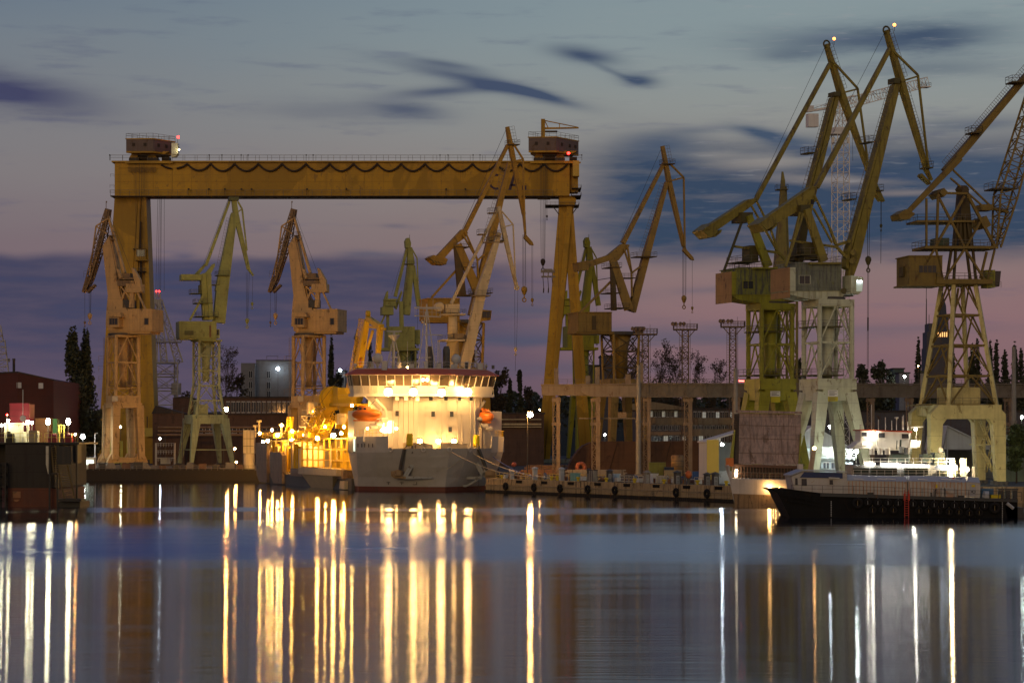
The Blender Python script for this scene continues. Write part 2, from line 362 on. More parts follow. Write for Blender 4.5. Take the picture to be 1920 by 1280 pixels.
# ------------------------------------------------------------------ water, ground, quays
def water_mat():
    m, nt, b = nodes('harbour_water'); N = nt.nodes; L = nt.links
    N.remove(b); out = N['Material Output']
    def mth(op, a, c=None, clamp=False):
        n = N.new('ShaderNodeMath'); n.operation = op; n.use_clamp = clamp
        for i, v in enumerate((a, c)):
            if v is None: continue
            if isinstance(v, (int, float)): n.inputs[i].default_value = v
            else: L.new(v, n.inputs[i])
        return n.outputs[0]
    def stp(x, a, c):
        n = N.new('ShaderNodeMapRange'); n.interpolation_type = 'SMOOTHSTEP'; L.new(x, n.inputs[0]); n.inputs[1].default_value = a; n.inputs[2].default_value = c; return n.outputs[0]
    g = N.new('ShaderNodeNewGeometry'); s = N.new('ShaderNodeSeparateXYZ'); L.new(g.outputs['Position'], s.inputs[0])
    def ns(sx, sy, sc, det):
        mp = N.new('ShaderNodeMapping'); mp.inputs['Scale'].default_value = (sx, sy, 1); L.new(g.outputs['Position'], mp.inputs[0])
        n = N.new('ShaderNodeTexNoise'); n.inputs['Scale'].default_value = sc; n.inputs['Detail'].default_value = det; L.new(mp.outputs[0], n.inputs['Vector']); return n.outputs[0]
    big = ns(0.012, 0.03, 1.0, 3); mid = ns(0.03, 0.25, 1.0, 4)
    y = mth('ADD', s.outputs[1], mth('MULTIPLY', mth('SUBTRACT', big, 0.5), 70))
    # a wind-ruffled belt lies across the harbour between the calm strip by the quay and the nearer water
    belt = mth('MULTIPLY', stp(y, 152, 214), stp(y, 305, 222))
    near = stp(y, 200, 160)
    lane = mth('MULTIPLY', stp(y, 322, 330), stp(y, 352, 338))
    r = mth('ADD', 0.095, mth('MULTIPLY', belt, 0.165))
    r = mth('ADD', r, mth('MULTIPLY', near, 0.012))
    r = mth('ADD', r, mth('MULTIPLY', lane, 0.10))
    r = mth('ADD', r, mth('MULTIPLY', mth('SUBTRACT', mid, 0.5), 0.09))
    gl = N.new('ShaderNodeBsdfAnisotropic'); gl.distribution = 'BECKMANN'
    L.new(mth('MAXIMUM', r, 0.03), gl.inputs['Roughness']); gl.inputs['Anisotropy'].default_value = 0.66
    gl.inputs['Color'].default_value = (0.93, 0.95, 1.0, 1)
    df = N.new('ShaderNodeBsdfDiffuse'); df.inputs['Color'].default_value = (0.012, 0.017, 0.024, 1)
    fr = N.new('ShaderNodeFresnel'); fr.inputs['IOR'].default_value = 1.33
    mx = N.new('ShaderNodeMixShader'); L.new(fr.outputs[0], mx.inputs[0]); L.new(df.outputs[0], mx.inputs[1]); L.new(gl.outputs[0], mx.inputs[2])
    bp = N.new('ShaderNodeBump'); bp.inputs['Strength'].default_value = 0.09; bp.inputs['Distance'].default_value = 0.25
    L.new(ns(0.16, 1.1, 1.0, 3), bp.inputs['Height'])
    L.new(bp.outputs[0], gl.inputs['Normal'])
    L.new(mx.outputs[0], out.inputs[0]); return m
def ground_mat():
    return paint('yard_ground', (0.075, 0.068, 0.06), 0.7, 0.9, (0.05, 0.045, 0.04), 0.3)
w = MB(); w.add([(-3000,-300,0),(3000,-300,0),(3000,5500,0),(-3000,5500,0)], [(0,1,2,3)])
tag(w.build('water', water_mat(), None, (0,0,0)), kind='structure')
EDGE = [(-3000,575),(-34,575),(1.0,478),(-5.5,452),(39.5,378),(44,372),(3000,372)]
g = MB(); pts = [(x, y, G) for x, y in EDGE]+[(3000,9000,G),(-3000,9000,G)]
g.add(pts, [tuple(range(len(pts)))])
tag(g.build('ground', ground_mat(), None, (0,0,0)), kind='structure')
# quay walls: concrete face with a coping kerb
def wall_strip(name, pts, m, th=1.1, z0=-3.0, z1=G+0.14):
    b = MB()
    for (x0,y0),(x1,y1) in zip(pts, pts[1:]):
        d = Vector((x1-x0, y1-y0, 0)).normalized(); n = Vector((-d.y, d.x, 0))
        a = Vector((x0,y0,0))-n*0.02; c = Vector((x1,y1,0))-n*0.02
        b.add([a+Vector((0,0,z0)), c+Vector((0,0,z0)), c+n*th+Vector((0,0,z0)), a+n*th+Vector((0,0,z0)),
               a+Vector((0,0,z1)), c+Vector((0,0,z1)), c+n*th+Vector((0,0,z1)), a+n*th+Vector((0,0,z1))], MB.BF)
    return b
qm = paint('quay_concrete_amber_lit', (0.46, 0.33, 0.17), 0.9, 0.9, (0.06, 0.045, 0.03), 1.2, streak=0.9)  # amber lamplight on the quay face is put into this yellowish base
tag(wall_strip('quay_wall', EDGE[2:], qm).build('quay', qm, None, (0,0,0)), kind='structure')
pm = paint('pier_dark', (0.036, 0.028, 0.022), 0.8, 0.9, (0.03, 0.025, 0.02))
tag(wall_strip('pier', EDGE[:3], pm).build('pier', pm, None, (0,0,0)), kind='structure')
def qedge(px):                                                         # point of the quay edge seen at a column
    k = (px-CX)/F
    for (x0,y0),(x1,y1) in zip(EDGE[3:], EDGE[4:]):
        den = (x1-x0)-k*(y1-y0)
        if abs(den) < 1e-9: continue
        t = (k*y0-x0)/den
        if -0.001 <= t <= 1.001:
            d = Vector((x1-x0, y1-y0, 0)).normalized()
            return Vector((x0+(x1-x0)*t, y0+(y1-y0)*t, G)), d, Vector((-d.y, d.x, 0))
# rubbing beam and dark timber teeth along the quay foot
b = MB(); a0 = Vector((-5.5,452,0)); a1 = Vector((39.5,378,0)); d = (a1-a0).normalized(); n = Vector((-d.y, d.x, 0))
b.beam(a0-n*0.17+Vector((0,0,1.6)), a1-n*0.17+Vector((0,0,1.6)), 0.3, 0.22)
L_ = (a1-a0).length; k = 0.0
fo = thing('quay_fendering', 'dark timber rubbing beam with short posts along the foot of the lit quay wall', 'fender', a0)
part(b, 'rubbing_beam', paint('pale_timber', (0.34,0.26,0.15), 0.6, 0.9), fo)
b = MB()
while k < L_:
    b.box(a0+d*k-n*0.2+Vector((0,0,0.18)), 0.28, 0.3, 0.7, u=d); k += 0.62
part(b, 'timber_post', paint('black_timber', (0.03,0.026,0.022), 0.4, 0.9), fo)['kind'] = 'stuff'
for i, px in enumerate((974, 1021, 1071, 1121, 1176, 1231, 1288, 1348)):
    q, d, n = qedge(px); b = MB()
    for j in range(6): b.box(q-n*.1+d*(-.9+.36*j)+Vector((0,0,-.35)), .24, .2, .5, u=d)
    b.box(q-n*.08+Vector((0,0,-.06)), 2.4, .16, .08, u=d); part(b, 'rubber_block', RUBBER, fo)
# lorry-tyre fenders hung on the quay wall
for i, px in enumerate((951, 1004, 1053, 1105, 1156, 1271, 1329)):
    q, d, n = qedge(px); b = MB(); b.torus(q-n*0.42+Vector((0,0,-1.35)), 0.58, 0.3, n, 18, 8)
    for s in (-0.45, 0.45): b.tube(q-n*0.3+d*s+Vector((0,0,-0.9)), q-n*0.05+d*s*1.3+Vector((0,0,0.1)), 0.04, n=4)
    solo(b, 'tyre_fender', RUBBER, 'black tyre hanging on the lit quay wall, %s from the grey ship' % ORD[i], 'tyre fender', q-n*0.42+Vector((0,0,-2.2)), 'tyre fenders on the quay wall', True)

# rising dark ground beyond the yard
hb = MB(); nx = 90; rows = [(1120,0.0),(1180,0.75),(1300,1.0),(1700,0.9)]
vs = []
for Yh, f in rows:
    for i in range(nx+1):
        X = -900+1800*i/nx; hgt = 29+5*math.sin(X*.011)+3*math.sin(X*.037+1)+(5 if X > 150 else 0); vs.append((X, Yh, G-.5+hgt*f))
hb.add(vs, [(r_*(nx+1)+i, r_*(nx+1)+i+1, (r_+1)*(nx+1)+i+1, (r_+1)*(nx+1)+i) for r_ in range(3) for i in range(nx)])
tag(hb.build('hills', paint('hill_ground', (.03,.033,.022), .5, .9), None, (0,1120,0)), kind='structure')
# ------------------------------------------------------------------ crane builder: parts are laid out in the crane's own vertical plane (turned by yaw)
class K:
    def __init__(s, name, label, px, Y, yaw, group=None, cat='crane', base_z=G):
        s.Y = Y; s.th = yaw; s.u = Vector((math.cos(yaw), math.sin(yaw), 0)); s.n = Vector((-math.sin(yaw), math.cos(yaw), 0))
        s.X0 = xat(px, Y); s.root = thing(name, label, cat, (s.X0, Y, base_z), group); s.parts = {}; s.base_z = base_z
        s.m = Y/F; s.cnt = 0
    def g(s, part, m):
        if part not in s.parts: s.parts[part] = (MB(), m)
        return s.parts[part][0]
    def uniq(s, part):
        s.cnt += 1; return '%s#u%d' % (part, s.cnt)
    def p(s, px, py, off=0.0):
        k = (px-CX)/F; t = math.tan(s.th)
        x0 = s.X0-math.sin(s.th)*off; y0 = s.Y+math.cos(s.th)*off       # a point of the parallel plane
        X = k*(y0-x0*t)/(1-k*t); Yp = y0+(X-x0)*t
        return Vector((X, Yp, EYE-(py-HY)/F*Yp))
    def beam(s, part, m, x0, y0, x1, y1, w0, w1=None, d0=1.2, d1=None, off=0.0, off1=None):
        w1 = w0 if w1 is None else w1; d1 = d0 if d1 is None else d1; off1 = off if off1 is None else off1
        a = s.p(x0, y0, off); b = s.p(x1, y1, off1)
        s.g(part, m).beam(a, b, d0, w0*a.y/F, d1, w1*b.y/F, side=s.n)
    def twin(s, part, m, x0, y0, x1, y1, w0, w1=None, sep=3.0, d=0.5, sep1=None):
        sep1 = sep if sep1 is None else sep1
        for k in (-1, 1): s.beam(s.uniq(part) if '#' not in part and '>' not in part else part, m, x0, y0, x1, y1, w0, w1, d, d, k*sep/2, k*sep1/2)
    def poly(s, part, m, pts, d, off=0.0):
        s.g(part, m).prism([s.p(x, y, off-d/2) for x, y in pts], s.n*d)
    def box(s, part, m, x0, y0, x1, y1, d, off=0.0):                    # x,y are those of the near face
        s.poly(part, m, [(x0,y1),(x1,y1),(x1,y0),(x0,y0)], d, off)
    def rope(s, part, x0, y0, x1, y1, r=0.05, off=0.0, m=None, off1=None):
        if part in ('hoist_rope','hanging_cable','walkway_post','boom_stay','sling','pendant'): part = s.uniq(part)
        s.g(part, m or ROPE).tube(s.p(x0,y0,off), s.p(x1,y1,off if off1 is None else off1), r, n=4)
    def lat(s, part, m, x0, y0, x1, y1, w0, w1, d0, d1, n, r, off=0.0, rb=None):
        a = s.p(x0,y0,off); b = s.p(x1,y1,off)
        s.g(part, m).lattice(a, b, d0, w0*a.y/F, d1, w1*b.y/F, n, r, rb, side=s.n)
    def rail(s, part, m, pts, off, h=1.1, step=1.6, r=0.045):
        s.g(part, m).rail([s.p(x,y,off) for x,y in pts], h, step, r)
    def deck(s, part, m, x0, x1, y, d, off=0.0, th=0.25, rails=True):
        s.box(s.uniq(part) if '#' not in part and '>' not in part else part, m, x0, y, x1, y+th/s.m, d, off)
        if rails:
            b = s.g(s.uniq('railing'), RAILM)
            c = [s.p(x0,y,off-d/2), s.p(x1,y,off-d/2)]
            c += [c[1]+s.n*d, c[0]+s.n*d]; b.rail(c+[c[0]])
    def stepladder(s, part, m, x0, y0, x1, y1, off, dist=0.0):
        a = s.p(x0,y0,off); b = s.p(x1,y1,off); s.g(part, m).ladder(a, b, 0.7, 0.7, 0.05, s.n)
    def hoops(s, x0, y0, x1, y1, off, n, h=1.1, m=None):                # railed walkway up a boom
        a = s.p(x0,y0,off); b = s.p(x1,y1,off); g_ = s.g(s.uniq('walkway_railing'), m or RAILM); d = (b-a).normalized(); up = s.n.cross(d)
        if up.z < 0 and abs(up.z) > 0.02: up = -up
        for k in range(n+1):
            c = a.lerp(b, k/n); g_.tube(c, c+up*h, 0.045, n=4)
        g_.tube(a+up*h, b+up*h, 0.045, n=4); g_.tube(a+up*h*0.5, b+up*h*0.5, 0.035, n=4)
    def hook(s, part, m, px, py, size=1.0, off=0.0):
        c = s.p(px, py, off); b = s.g(s.uniq(part), m)
        b.lathe(c, [(0.15*size, 0.9*size), (0.55*size, 0.6*size), (0.6*size, 0.1*size), (0.3*size, -0.7*size), (0.12*size, -0.8*size)], 10)
        b.tube(c-Vector((0,0,0.8*size)), c-Vector((0,0,1.4*size)), 0.13*size, n=6)
        b.torus(c-Vector((0,0,1.75*size)), 0.36*size, 0.12*size, s.n, 10, 6)
    def windows(s, part, x0, y0, x1, y1, n, d, off=0.0, frame=None, m=None, pane='pane'):
        # n panes in a frame set proud of the near face at off-d/2
        fr = frame or STEEL
        o = off-d/2
        s.poly(part, fr, [(x0-1,y1+1),(x1+1,y1+1),(x1+1,y0-1),(x0-1,y0-1)], 0.08, o-0.03)
        w = (x1-x0)/n
        for i in range(n):
            s.poly(part+'>'+pane, m or GLASS, [(x0+w*i+0.5,y1),(x0+w*(i+1)-0.5,y1),(x0+w*(i+1)-0.5,y0),(x0+w*i+0.5,y0)], 0.06, o-0.06)
    def ribs(s, part, m, x0, y0, x1, y1, n, d, off=0.0):
        for i in range(n+1):
            x = x0+(x1-x0)*i/n
            s.poly(part, m, [(x-0.35,y1),(x+0.35,y1),(x+0.35,y0),(x-0.35,y0)], 0.08, off-d/2-0.03)
    def done(s, smooth=()):
        obs = {}
        for key in sorted(s.parts, key=lambda k: k.count('>')):
            mb, m = s.parts[key]
            if not mb.v: continue
            name = key.split('>')[-1].split('#')[0]
            par = obs[key.rsplit('>', 1)[0]] if '>' in key else s.root
            obs[key] = part(mb, name, m, par, smooth=name in smooth)
        return s.root
    # -------- towers stand on four corners of a turned square
    def corners(s, cx, w, yaw, z=0.0, Y=None):
        Y = Y or s.Y; c = Vector((xat(cx, Y), Y, z)); u = Vector((math.cos(yaw), math.sin(yaw), 0)); n = Vector((-u.y, u.x, 0))
        return [c+u*(w*a)+n*(w*b) for a, b in ((-1,-1),(1,-1),(1,1),(-1,1))]
    def tower(s, m, cx, w0, z0, w1, z1, yaw, levels, r, rb, ring=True, kind='K', colname='column', brace='bracing', square=False, bm=None):
        A = s.corners(cx, w0, yaw, z0); B = s.corners(cx, w1, yaw, z1); bm = bm or m
        for k in range(4):
            if square: s.g('%s#%d' % (colname, k), m).beam(A[k], B[k], r*2, r*2)
            else: s.g('%s#%d' % (colname, k), m).tube(A[k], B[k], r, n=10)
        g_ = s.g(brace, bm)
        for i in range(levels):
            a = [A[k].lerp(B[k], i/levels) for k in range(4)]; b = [A[k].lerp(B[k], (i+1)/levels) for k in range(4)]
            for k in range(4):
                l = (k+1) % 4
                g_.beam(b[k], b[l], rb*1.8, rb*2)
                if kind == 'K':
                    t = (b[k]+b[l])/2 if i % 2 else (a[k]+a[l])/2
                    if i % 2: g_.beam(a[k], t, rb*1.4, rb*1.4); g_.beam(a[l], t, rb*1.4, rb*1.4)
                    else: g_.beam(b[k], t, rb*1.4, rb*1.4); g_.beam(b[l], t, rb*1.4, rb*1.4)
                elif kind == 'X':
                    g_.beam(a[k], b[l], rb*1.4, rb*1.4); g_.beam(a[l]+Vector((0,0,0.01)), b[k], rb*1.4, rb*1.4)
                elif kind == 'Z':
                    if (i+k) % 2: g_.beam(a[k], b[l], rb*1.4, rb*1.4)
                    else: g_.beam(a[l], b[k], rb*1.4, rb*1.4)
                else:
                    t = (b[k]+b[l])/2
                    g_.beam(a[k], t, rb*1.4, rb*1.4); g_.beam(a[l], t, rb*1.4, rb*1.4)
        return A, B
    def slab(s, part, m, cx, w, z0, z1, yaw):
        c = s.corners(cx, w, yaw, 0); s.g(part, m).plan([(p.x, p.y) for p in c], z0, z1)
    def portal(s, m, cx, w0, z0, w1, z1, yaw, t0=1.0, t1=1.8, beam_h=3.0, wheels=True, bm=None):
        # four splayed box legs under a ring beam, standing on bogies
        A = s.corners(cx, w0, yaw, z0+1.3); B = s.corners(cx, w1, yaw, z1)
        u = Vector((math.cos(yaw), math.sin(yaw), 0))
        for k in range(4): s.g('leg#%d' % k, m).beam(A[k], B[k], t0, t0, t1, t1, side=u)
        for k in range(4):
            l = (k+1) % 4; h = Vector((0,0,beam_h/2)); s.g('ring_beam#%d' % k, bm or m).beam(B[k]-h*0.0, B[l]-h*0.0, t1*0.9, beam_h)
        if wheels:
            n = Vector((-u.y, u.x, 0))
            for k in range(4):
                c = A[k]
                b = s.g('bogie#%d' % k, STEEL)
                b.prism([c+u*a+n*(-0.5)+Vector((0,0,z)) for a, z in ((-2.2,-0.9),(2.2,-0.9),(2.2,-0.5),(0.6,0.25),(-0.6,0.25),(-2.2,-0.5))], n*1.0)
                for a in (-1.7,-0.6,0.6,1.7): b.tube(c+u*a-n*0.3+Vector((0,0,-0.87)), c+u*a+n*0.3+Vector((0,0,-0.87)), 0.42, n=10)
        return A, B
# ------------------------------------------------------------------ the big gantry crane
def gantry():
    Y = 760; M = paint('gantry_yellow', (0.50, 0.275, 0.008), 0.5, 0.5, (0.22,0.12,0.02), 0.35, streak=0.6, patch=0.8)
    ML = paint('gantry_yellow_lit', (0.60, 0.42, 0.06), 0.4, 0.5, (0.3,0.2,0.05), 0.4)  # ML: brighter yellow, light on the right side of the legs put into the colour
    BR = paint('gantry_house_brown', (0.16, 0.115, 0.10), 0.5, 0.6); DK = paint('gantry_dark', (0.045, 0.03, 0.02), 0.3, 0.7)
    k = K('gantry_crane', 'huge yellow gantry crane with long box girder spanning the yard behind the ship', 650, Y, 0.0)
    k.box('girder', M, 215, 304, 1068, 367, 11)
    k.box('girder', M, 209, 301.5, 1085, 304, 13)
    for i in range(1, 24): k.box('plate_seam', paint('seam_yellow', (.36,.20,.012), .4), 215+i*36, 317, 215.7+i*36, 364, 0.08, -5.54)
    k.box('plate_seam', paint('seam_yellow', (.36,.20,.012)), 216, 340, 1066, 340.6, 0.08, -5.545)
    k.box('girder', ML, 1068.5, 306, 1084, 360, 6)
    k.box('girder', M, 222, 314, 1060, 315.2, 11.5)
    # repainted patches are in the paint; dark line of brackets under the girder
    for i in range(56): k.box('bracket', DK, 276+i*13.9, 367.2, 282+i*13.9, 369.6, 1.2, -5)
    k.parts['bracket'][0]
    b = k.g('walkway_railing', RAILM)
    for off in (-6.6, 6.6): b.rail([k.p(207,301,off), k.p(1091,301,off)], 1.9, 4.4, 0.07)
    b.rail([k.p(207,301,-6.6), k.p(207,301,6.6)], 1.9, 4.4, 0.07); b.rail([k.p(1091,301,-6.6), k.p(1091,301,6.6)], 1.9, 4.4, 0.07)
    k.box('lower_walkway', DK, 207, 367, 1036, 368.6, 1.4, -6.3)
    b.rail([k.p(207,367,-7), k.p(1036,367,-7)], 2.0, 3.4, 0.07)
    k.box('lower_walkway', DK, 207, 366.5, 215, 368, 9, 0)
    for x in (353, 391, 421, 452, 471, 575, 649, 836, 872): 
        k.rope('walkway_lamp', x, 366, x, 355, 0.08, -6.9, DK); k.box('walkway_lamp', DK, x-1, 353, x+2, 356, 0.6, -7)
    for x in (205.5, 392, 416, 452, 465, 574, 587, 825, 840, 887, 900, 1091): k.rope('walkway_post', x, 301, x, 291, 0.09, -6.6, DK); k.box('walkway_post', DK, x-.8, 289.5, x+.8, 292, 0.5, -6.6)
    # festoon cable in loops along the girder
    f = k.g('festoon_cable', DK); f2 = k.g('festoon_cable#loose', DK)
    xs = [395+44.6*i for i in range(16)]
    def arc(x0, x1, y0, dep, n=9):
        pts = []
        for i in range(n+1):
            t = i/n; pts.append(k.p(x0+(x1-x0)*t, y0+dep*(1-(2*t-1)**2), -6.2))
        f.path(pts, 0.36, 6)
    for a, c in zip(xs, xs[1:]): arc(a, c, 307, 14)
    f2.path([k.p(302,309,-6.2), k.p(312,314,-6.2), k.p(322,316.5,-6.2)], 0.36); f.path([k.p(331,316,-6.2), k.p(344,312.5,-6.2), k.p(351,307,-6.2)], 0.36); arc(351, 395, 307, 13)
    # painted lettering, mostly covered by the luffing crane in front
    A = paint('letter_purple', (0.055, 0.035, 0.06), 0.3, 0.7)
    for pts in ([(953,356),(958.5,356),(967,326),(962.5,326)], [(962.5,326),(967,326),(977,356),(971.5,356)], [(958.5,345),(971,345),(971,349),(957.5,349)]): k.poly('lettering', A, pts, 0.1, -5.56)
    for i in range(10):
        a0 = math.pi*(0.42+1.16*i/10); a1 = math.pi*(0.42+1.16*(i+1)/10)
        P4 = [(931+15*math.cos(a)*q/15, 341+15*math.sin(-a)*q/15) for a, q in ((a0,15),(a1,15),(a1,11),(a0,11))]
        k.poly('lettering', A, P4, 0.1, -5.56)
    k.box('lettering', A, 979, 348, 981, 356, 0.1, -5.56); k.box('lettering', A, 984, 348, 987, 356, 0.1, -5.56)
    # rigid left leg
    gnd = gy(Y)
    k.poly('leg#l', M, [(215,367),(272,367),(292,gnd),(182,gnd)], 7, 1.5)
    k.poly('leg#l', ML, [(260,367),(264,367),(250,700),(240,700)], 0.6, -2.4)
    k.poly('leg#l', ML, [(268.5,367),(274,367),(293,gnd),(281,gnd)], 9, 0.5)
    k.poly('leg#l', DK, [(257.5,367),(259,367),(243,600),(241,600)], 0.3, -2.2)
    k.box('operator_cab', M, 254, 467, 273, 486, 4, -4); k.box('operator_cab', DK, 252, 486, 275, 488.5, 5, -4)
    k.windows('operator_cab>window', 257, 469, 271, 480, 2, 4, -4, paint('cab_frame', (0.3,0.26,0.18), 0.3))
    k.rail('operator_cab>railing', RAILM, [(253,466),(274,466)], -6, 1.3, 1.3)
    k.deck('landing', DK, 250, 272, 508, 4, -4); k.deck('landing', DK, 249, 273, 466, 4, -3.5, rails=False)
    k.box('ladder_run', DK, 262, 415, 264, 467, 0.5, -3); k.box('ladder_run', DK, 262, 488, 265, 600, 0.5, -3)
    k.box('leg_box', ML, 271, 802, 288, 818, 3, -4.5); k.rope('leg_box>lamp_bracket', 276, 802, 276, 780, 0.2, -4.6, DK)
    k.box('leg_foot', STEEL, 186, gnd-7, 292, gnd, 8, 1)
    # hinged right leg: an A of two box legs under a head
    k.box('leg_head', M, 1048, 367, 1078, 386, 7); k.box('leg_head', DK, 1050, 372, 1080, 380, 7.6)
    k.deck('leg_platform', DK, 1023, 1086, 384, 9); 
    for a in ((1036,386,1048,402),(1084,386,1074,400)): k.beam('leg_platform', DK, *a, 1.6, 1.6, 0.4, 0.4, -3)
    k.beam('leg#a', M, 1062, 384, 1018, gnd-1, 28, 22, 4.5, 4.5); k.beam('leg#a', ML, 1068, 386, 1026, gnd-2, 10, 9, 4.0, 4.0, -1.2)
    k.beam('leg#b', M, 1064, 400, 1098, gnd-1, 14, 20, 4.3, 4.3, 0.1); k.beam('leg#b', ML, 1072, 400, 1106, gnd-2, 6, 8, 3.9, 3.9, -0.9)
    k.box('leg_sill', paint('sill_pale', (0.40,0.42,0.30), 0.5), 1010, gnd-8, 1112, gnd-1, 5, -1); k.box('leg_sill', STEEL, 1008, gnd-2, 1114, gnd, 3, -1)
    # stairs, boxes and platforms at the girder's right end
    k.box('end_cabinet', ML, 1074, 301, 1086, 330, 4, -5.5)
    k.deck('end_platform', DK, 1072, 1090, 352, 12); k.deck('end_platform', DK, 1072, 1090, 366, 12, rails=True)
    k.beam('end_platform', DK, 1074, 364, 1088, 352, 1.5, 1.5, 0.4, 0.4, -6)
    k.rail('end_platform', DK, [(207,332),(214,332)], -3); k.rail('end_platform', DK, [(206,352),(214,352)], -3); k.rail('end_platform', DK, [(206,362),(214,362)], -3)
    # trolley on the left
    def trolley(tag_, x0, xc, x1, y0, y1, cx0, cx1):
        pfx = 'trolley#'+tag_
        w = [k.p(x0,y0,-9), k.p(xc,y0,-9)]
        a = 0.50
        def corner(xa, xb, xd, yt, yb, part_, m, off=0):
            c = k.p(xb, yb, -8+off); u1 = (k.p(xa, yb, -8+off)-c); z = zat(yt, c.y)-c.z
            L1 = u1.length; d1 = Vector((-1, 0.05, 0)).normalized()*L1
            # second face recedes to the right
            L2 = (xd-xb)*Y/F/math.cos(0.9); d2 = Vector((math.cos(0.9), math.sin(0.9), 0))*L2
            k.g(part_, m).prism([c, c+d1, c+d1+d2, c+d2], Vector((0,0,z)))
            return c, d1, d2, z
        c, d1, d2, z = corner(x0, xc, x1, y0, y1, pfx+'>cabin', BR)
        k.g(pfx+'>roof', M).prism([p+Vector((0,0,z)) for p in (c-d2*.03-d1*.03, c+d1*1.03, c+d1+d2*1.03, c+d2*1.03)], Vector((0,0,0.35)))
        k.g(pfx+'>roof_railing', RAILM).rail([p+Vector((0,0,z+0.35)) for p in (c, c+d1, c+d1+d2, c+d2, c)], 1.7, 2.4, 0.07)
        for t in (0.3, 0.72):
            q = c+d1*t+Vector((0,-0.1,z*0.55)); k.g(pfx+'>window', DK).box(q, 1.0, 0.25, 1.1)
        for t in (0.25, 0.6, 0.85):
            q = c+d2*t+Vector((0.1,-0.1,z*0.55)); k.g(pfx+'>window', GALV).box(q, 0.9, 0.2, 1.1, u=d2.normalized())
        h = k.p(xc, y1, -8).z-k.p(xc, 291, -8).z
        cc = c+d1*0.5+d2*0.4
        k.g(pfx, M).prism([c+Vector((0,0,-0.05)), c+d1+Vector((0,0,-0.05)), c+d1+d2+Vector((0,0,-0.05)), c+d2+Vector((0,0,-0.05))], Vector((0,0,-0.6)))
        k.poly(pfx, M, [(x0+4,y1+1),(x1-4,y1+1),(x1-12,y1+6),(x0+12,y1+6)], 9)
        for xx in (cx0, cx1):
            k.poly(pfx, M, [(xx-4,y1+5),(xx+4,y1+5),(xx+9,296),(xx+9,300.5),(xx-9,300.5),(xx-9,296)], 7)
            for dx in (-6, 0, 6): k.g(pfx+'>wheel', STEEL).tube(k.p(xx+dx,299,-5.2), k.p(xx+dx,299,-4.2), 0.7, n=10)
        k.box(pfx+'>winch', DK, cx0+9, 292, cx1-9, 300, 6); k.box(pfx+'>winch', DK, x1-18, 294, x1-4, 301, 5)
        k.rope(pfx+'>trolley_rail', cx0-16, 305, x1+3, 305, 0.35, -6.9, M)
        return c, d1, d2, z
    trolley('a', 236, 287, 321, 261, 283, 251, 285)
    for i in range(22): k.rope('comb', 241+i*2.4, 313, 241+i*2.4, 322+(i%3), 0.12, -6.5, paint('comb_rust',(0.22,0.12,0.03),0.4))
    WB = paint('lit_white_box', (0.75,0.74,0.55), 0.2)
    k.box('lit_box', WB, 321.5, 268, 333, 289, 4, -7); k.poly('lit_box', WB, [(321,289),(333,289),(329,294),(321,294)], 3, -7)
    k.rope('lit_box>lamp_post', 333, 268, 333, 258.5, 0.08, -7); k.g('lit_box>beacon', E_RED).ball(k.p(334,257.5,-7), 0.5, n=8, m=6)
    k.g('lit_box>flood_lamp', emit('lamp_box_flood', (1.0,0.86,0.45), 30)).ball(k.p(335.5,281,-10), 0.28, n=8, m=6)
    trolley('b', 991, 1043, 1086, 258, 282, 1010, 1050)
    k.g('beacon', E_RED).ball(k.p(1066,287.5,-10.5), 0.5, n=8, m=6)
    k.box('davit_post', M, 1014.5, 223, 1022, 256, 1.4, -4)
    k.beam('davit_arm', M, 1018, 241, 1085, 240, 3.6, 2.4, 0.7, 0.5, -4); k.beam('davit_arm', M, 1020, 226, 1084, 239, 1.6, 1.4, 0.4, 0.4, -4)
    k.beam('davit_arm', M, 1020, 224, 1028, 240, 1.6, 1.6, 0.4, 0.4, -4); k.beam('davit_arm', M, 1049, 232, 1049, 240, 1.4, 1.4, 0.3, 0.3, -4); k.box('davit_hoist', DK, 1020, 245, 1045, 248, 1, -4)
    # hoist ropes, lower block and lifting beam
    for x in (255, 262, 266, 270): k.rope('hoist_rope', x, 305, x, 660, 0.07, -7.2)
    for x in (296, 299, 301.5, 303, 308): k.rope('hoist_rope', x, 369, x-2+(x-302)*0.3, 545, 0.07, -2)
    for x in (1013, 1016, 1019, 1021.5, 1023): k.rope('hoist_rope', x, 305, x, 368, 0.07, -6.9); k.rope('hoist_rope', x, 369, 1018.5+(x-1018.5)*0.7, 486, 0.07, -2)
    k.rope('hoist_rope', 1025.5, 306, 1025.5, 405, 0.1, -7); k.box('hoist_rope', DK, 1008, 370, 1032, 374, 1, -5); k.rope('hoist_rope', 1047.5, 385, 1047.5, 540, 0.07, -5)
    k.hook('lower_block', DK, 1018, 492, 1.5, -2); k.hook('aux_hook', DK, 1025.5, 406, 0.6, -7)
    for x0, x1, yy in ((1014,1020,506),(1033,1040,506)): k.box('lifting_beam', CONC, x0, yy, x1, yy+5, 1, -2)
    k.poly('lifting_beam', CONC, [(1017,511),(1020,504),(1035,504),(1041,511)], 0.8, -2); k.box('lifting_beam', CONC, 1015, 517, 1041, 520, 0.8, -2)
    for x in (1019, 1028, 1036): k.box('lifting_beam', DK, x-1, 511, x+1, 517, 0.4, -2); k.rope('sling', x-1, 520, x+0.5, 540, 0.16, -2, DK); k.rope('sling', x+0.5, 540, x, 549, 0.3, -2, DK)
    return k.done()
gantry()
# ------------------------------------------------------------------ luffing cranes
LG = 'luffing harbour cranes of the shipyard'
TAN = math.atan
def peak_lamp(k, x, y, m, off=0.0, r=0.3):
    k.rope('beacon_mast', x, y+12, x, y+1, 0.05, off); k.g('beacon', m).ball(k.p(x, y, off), r, n=8, m=6)

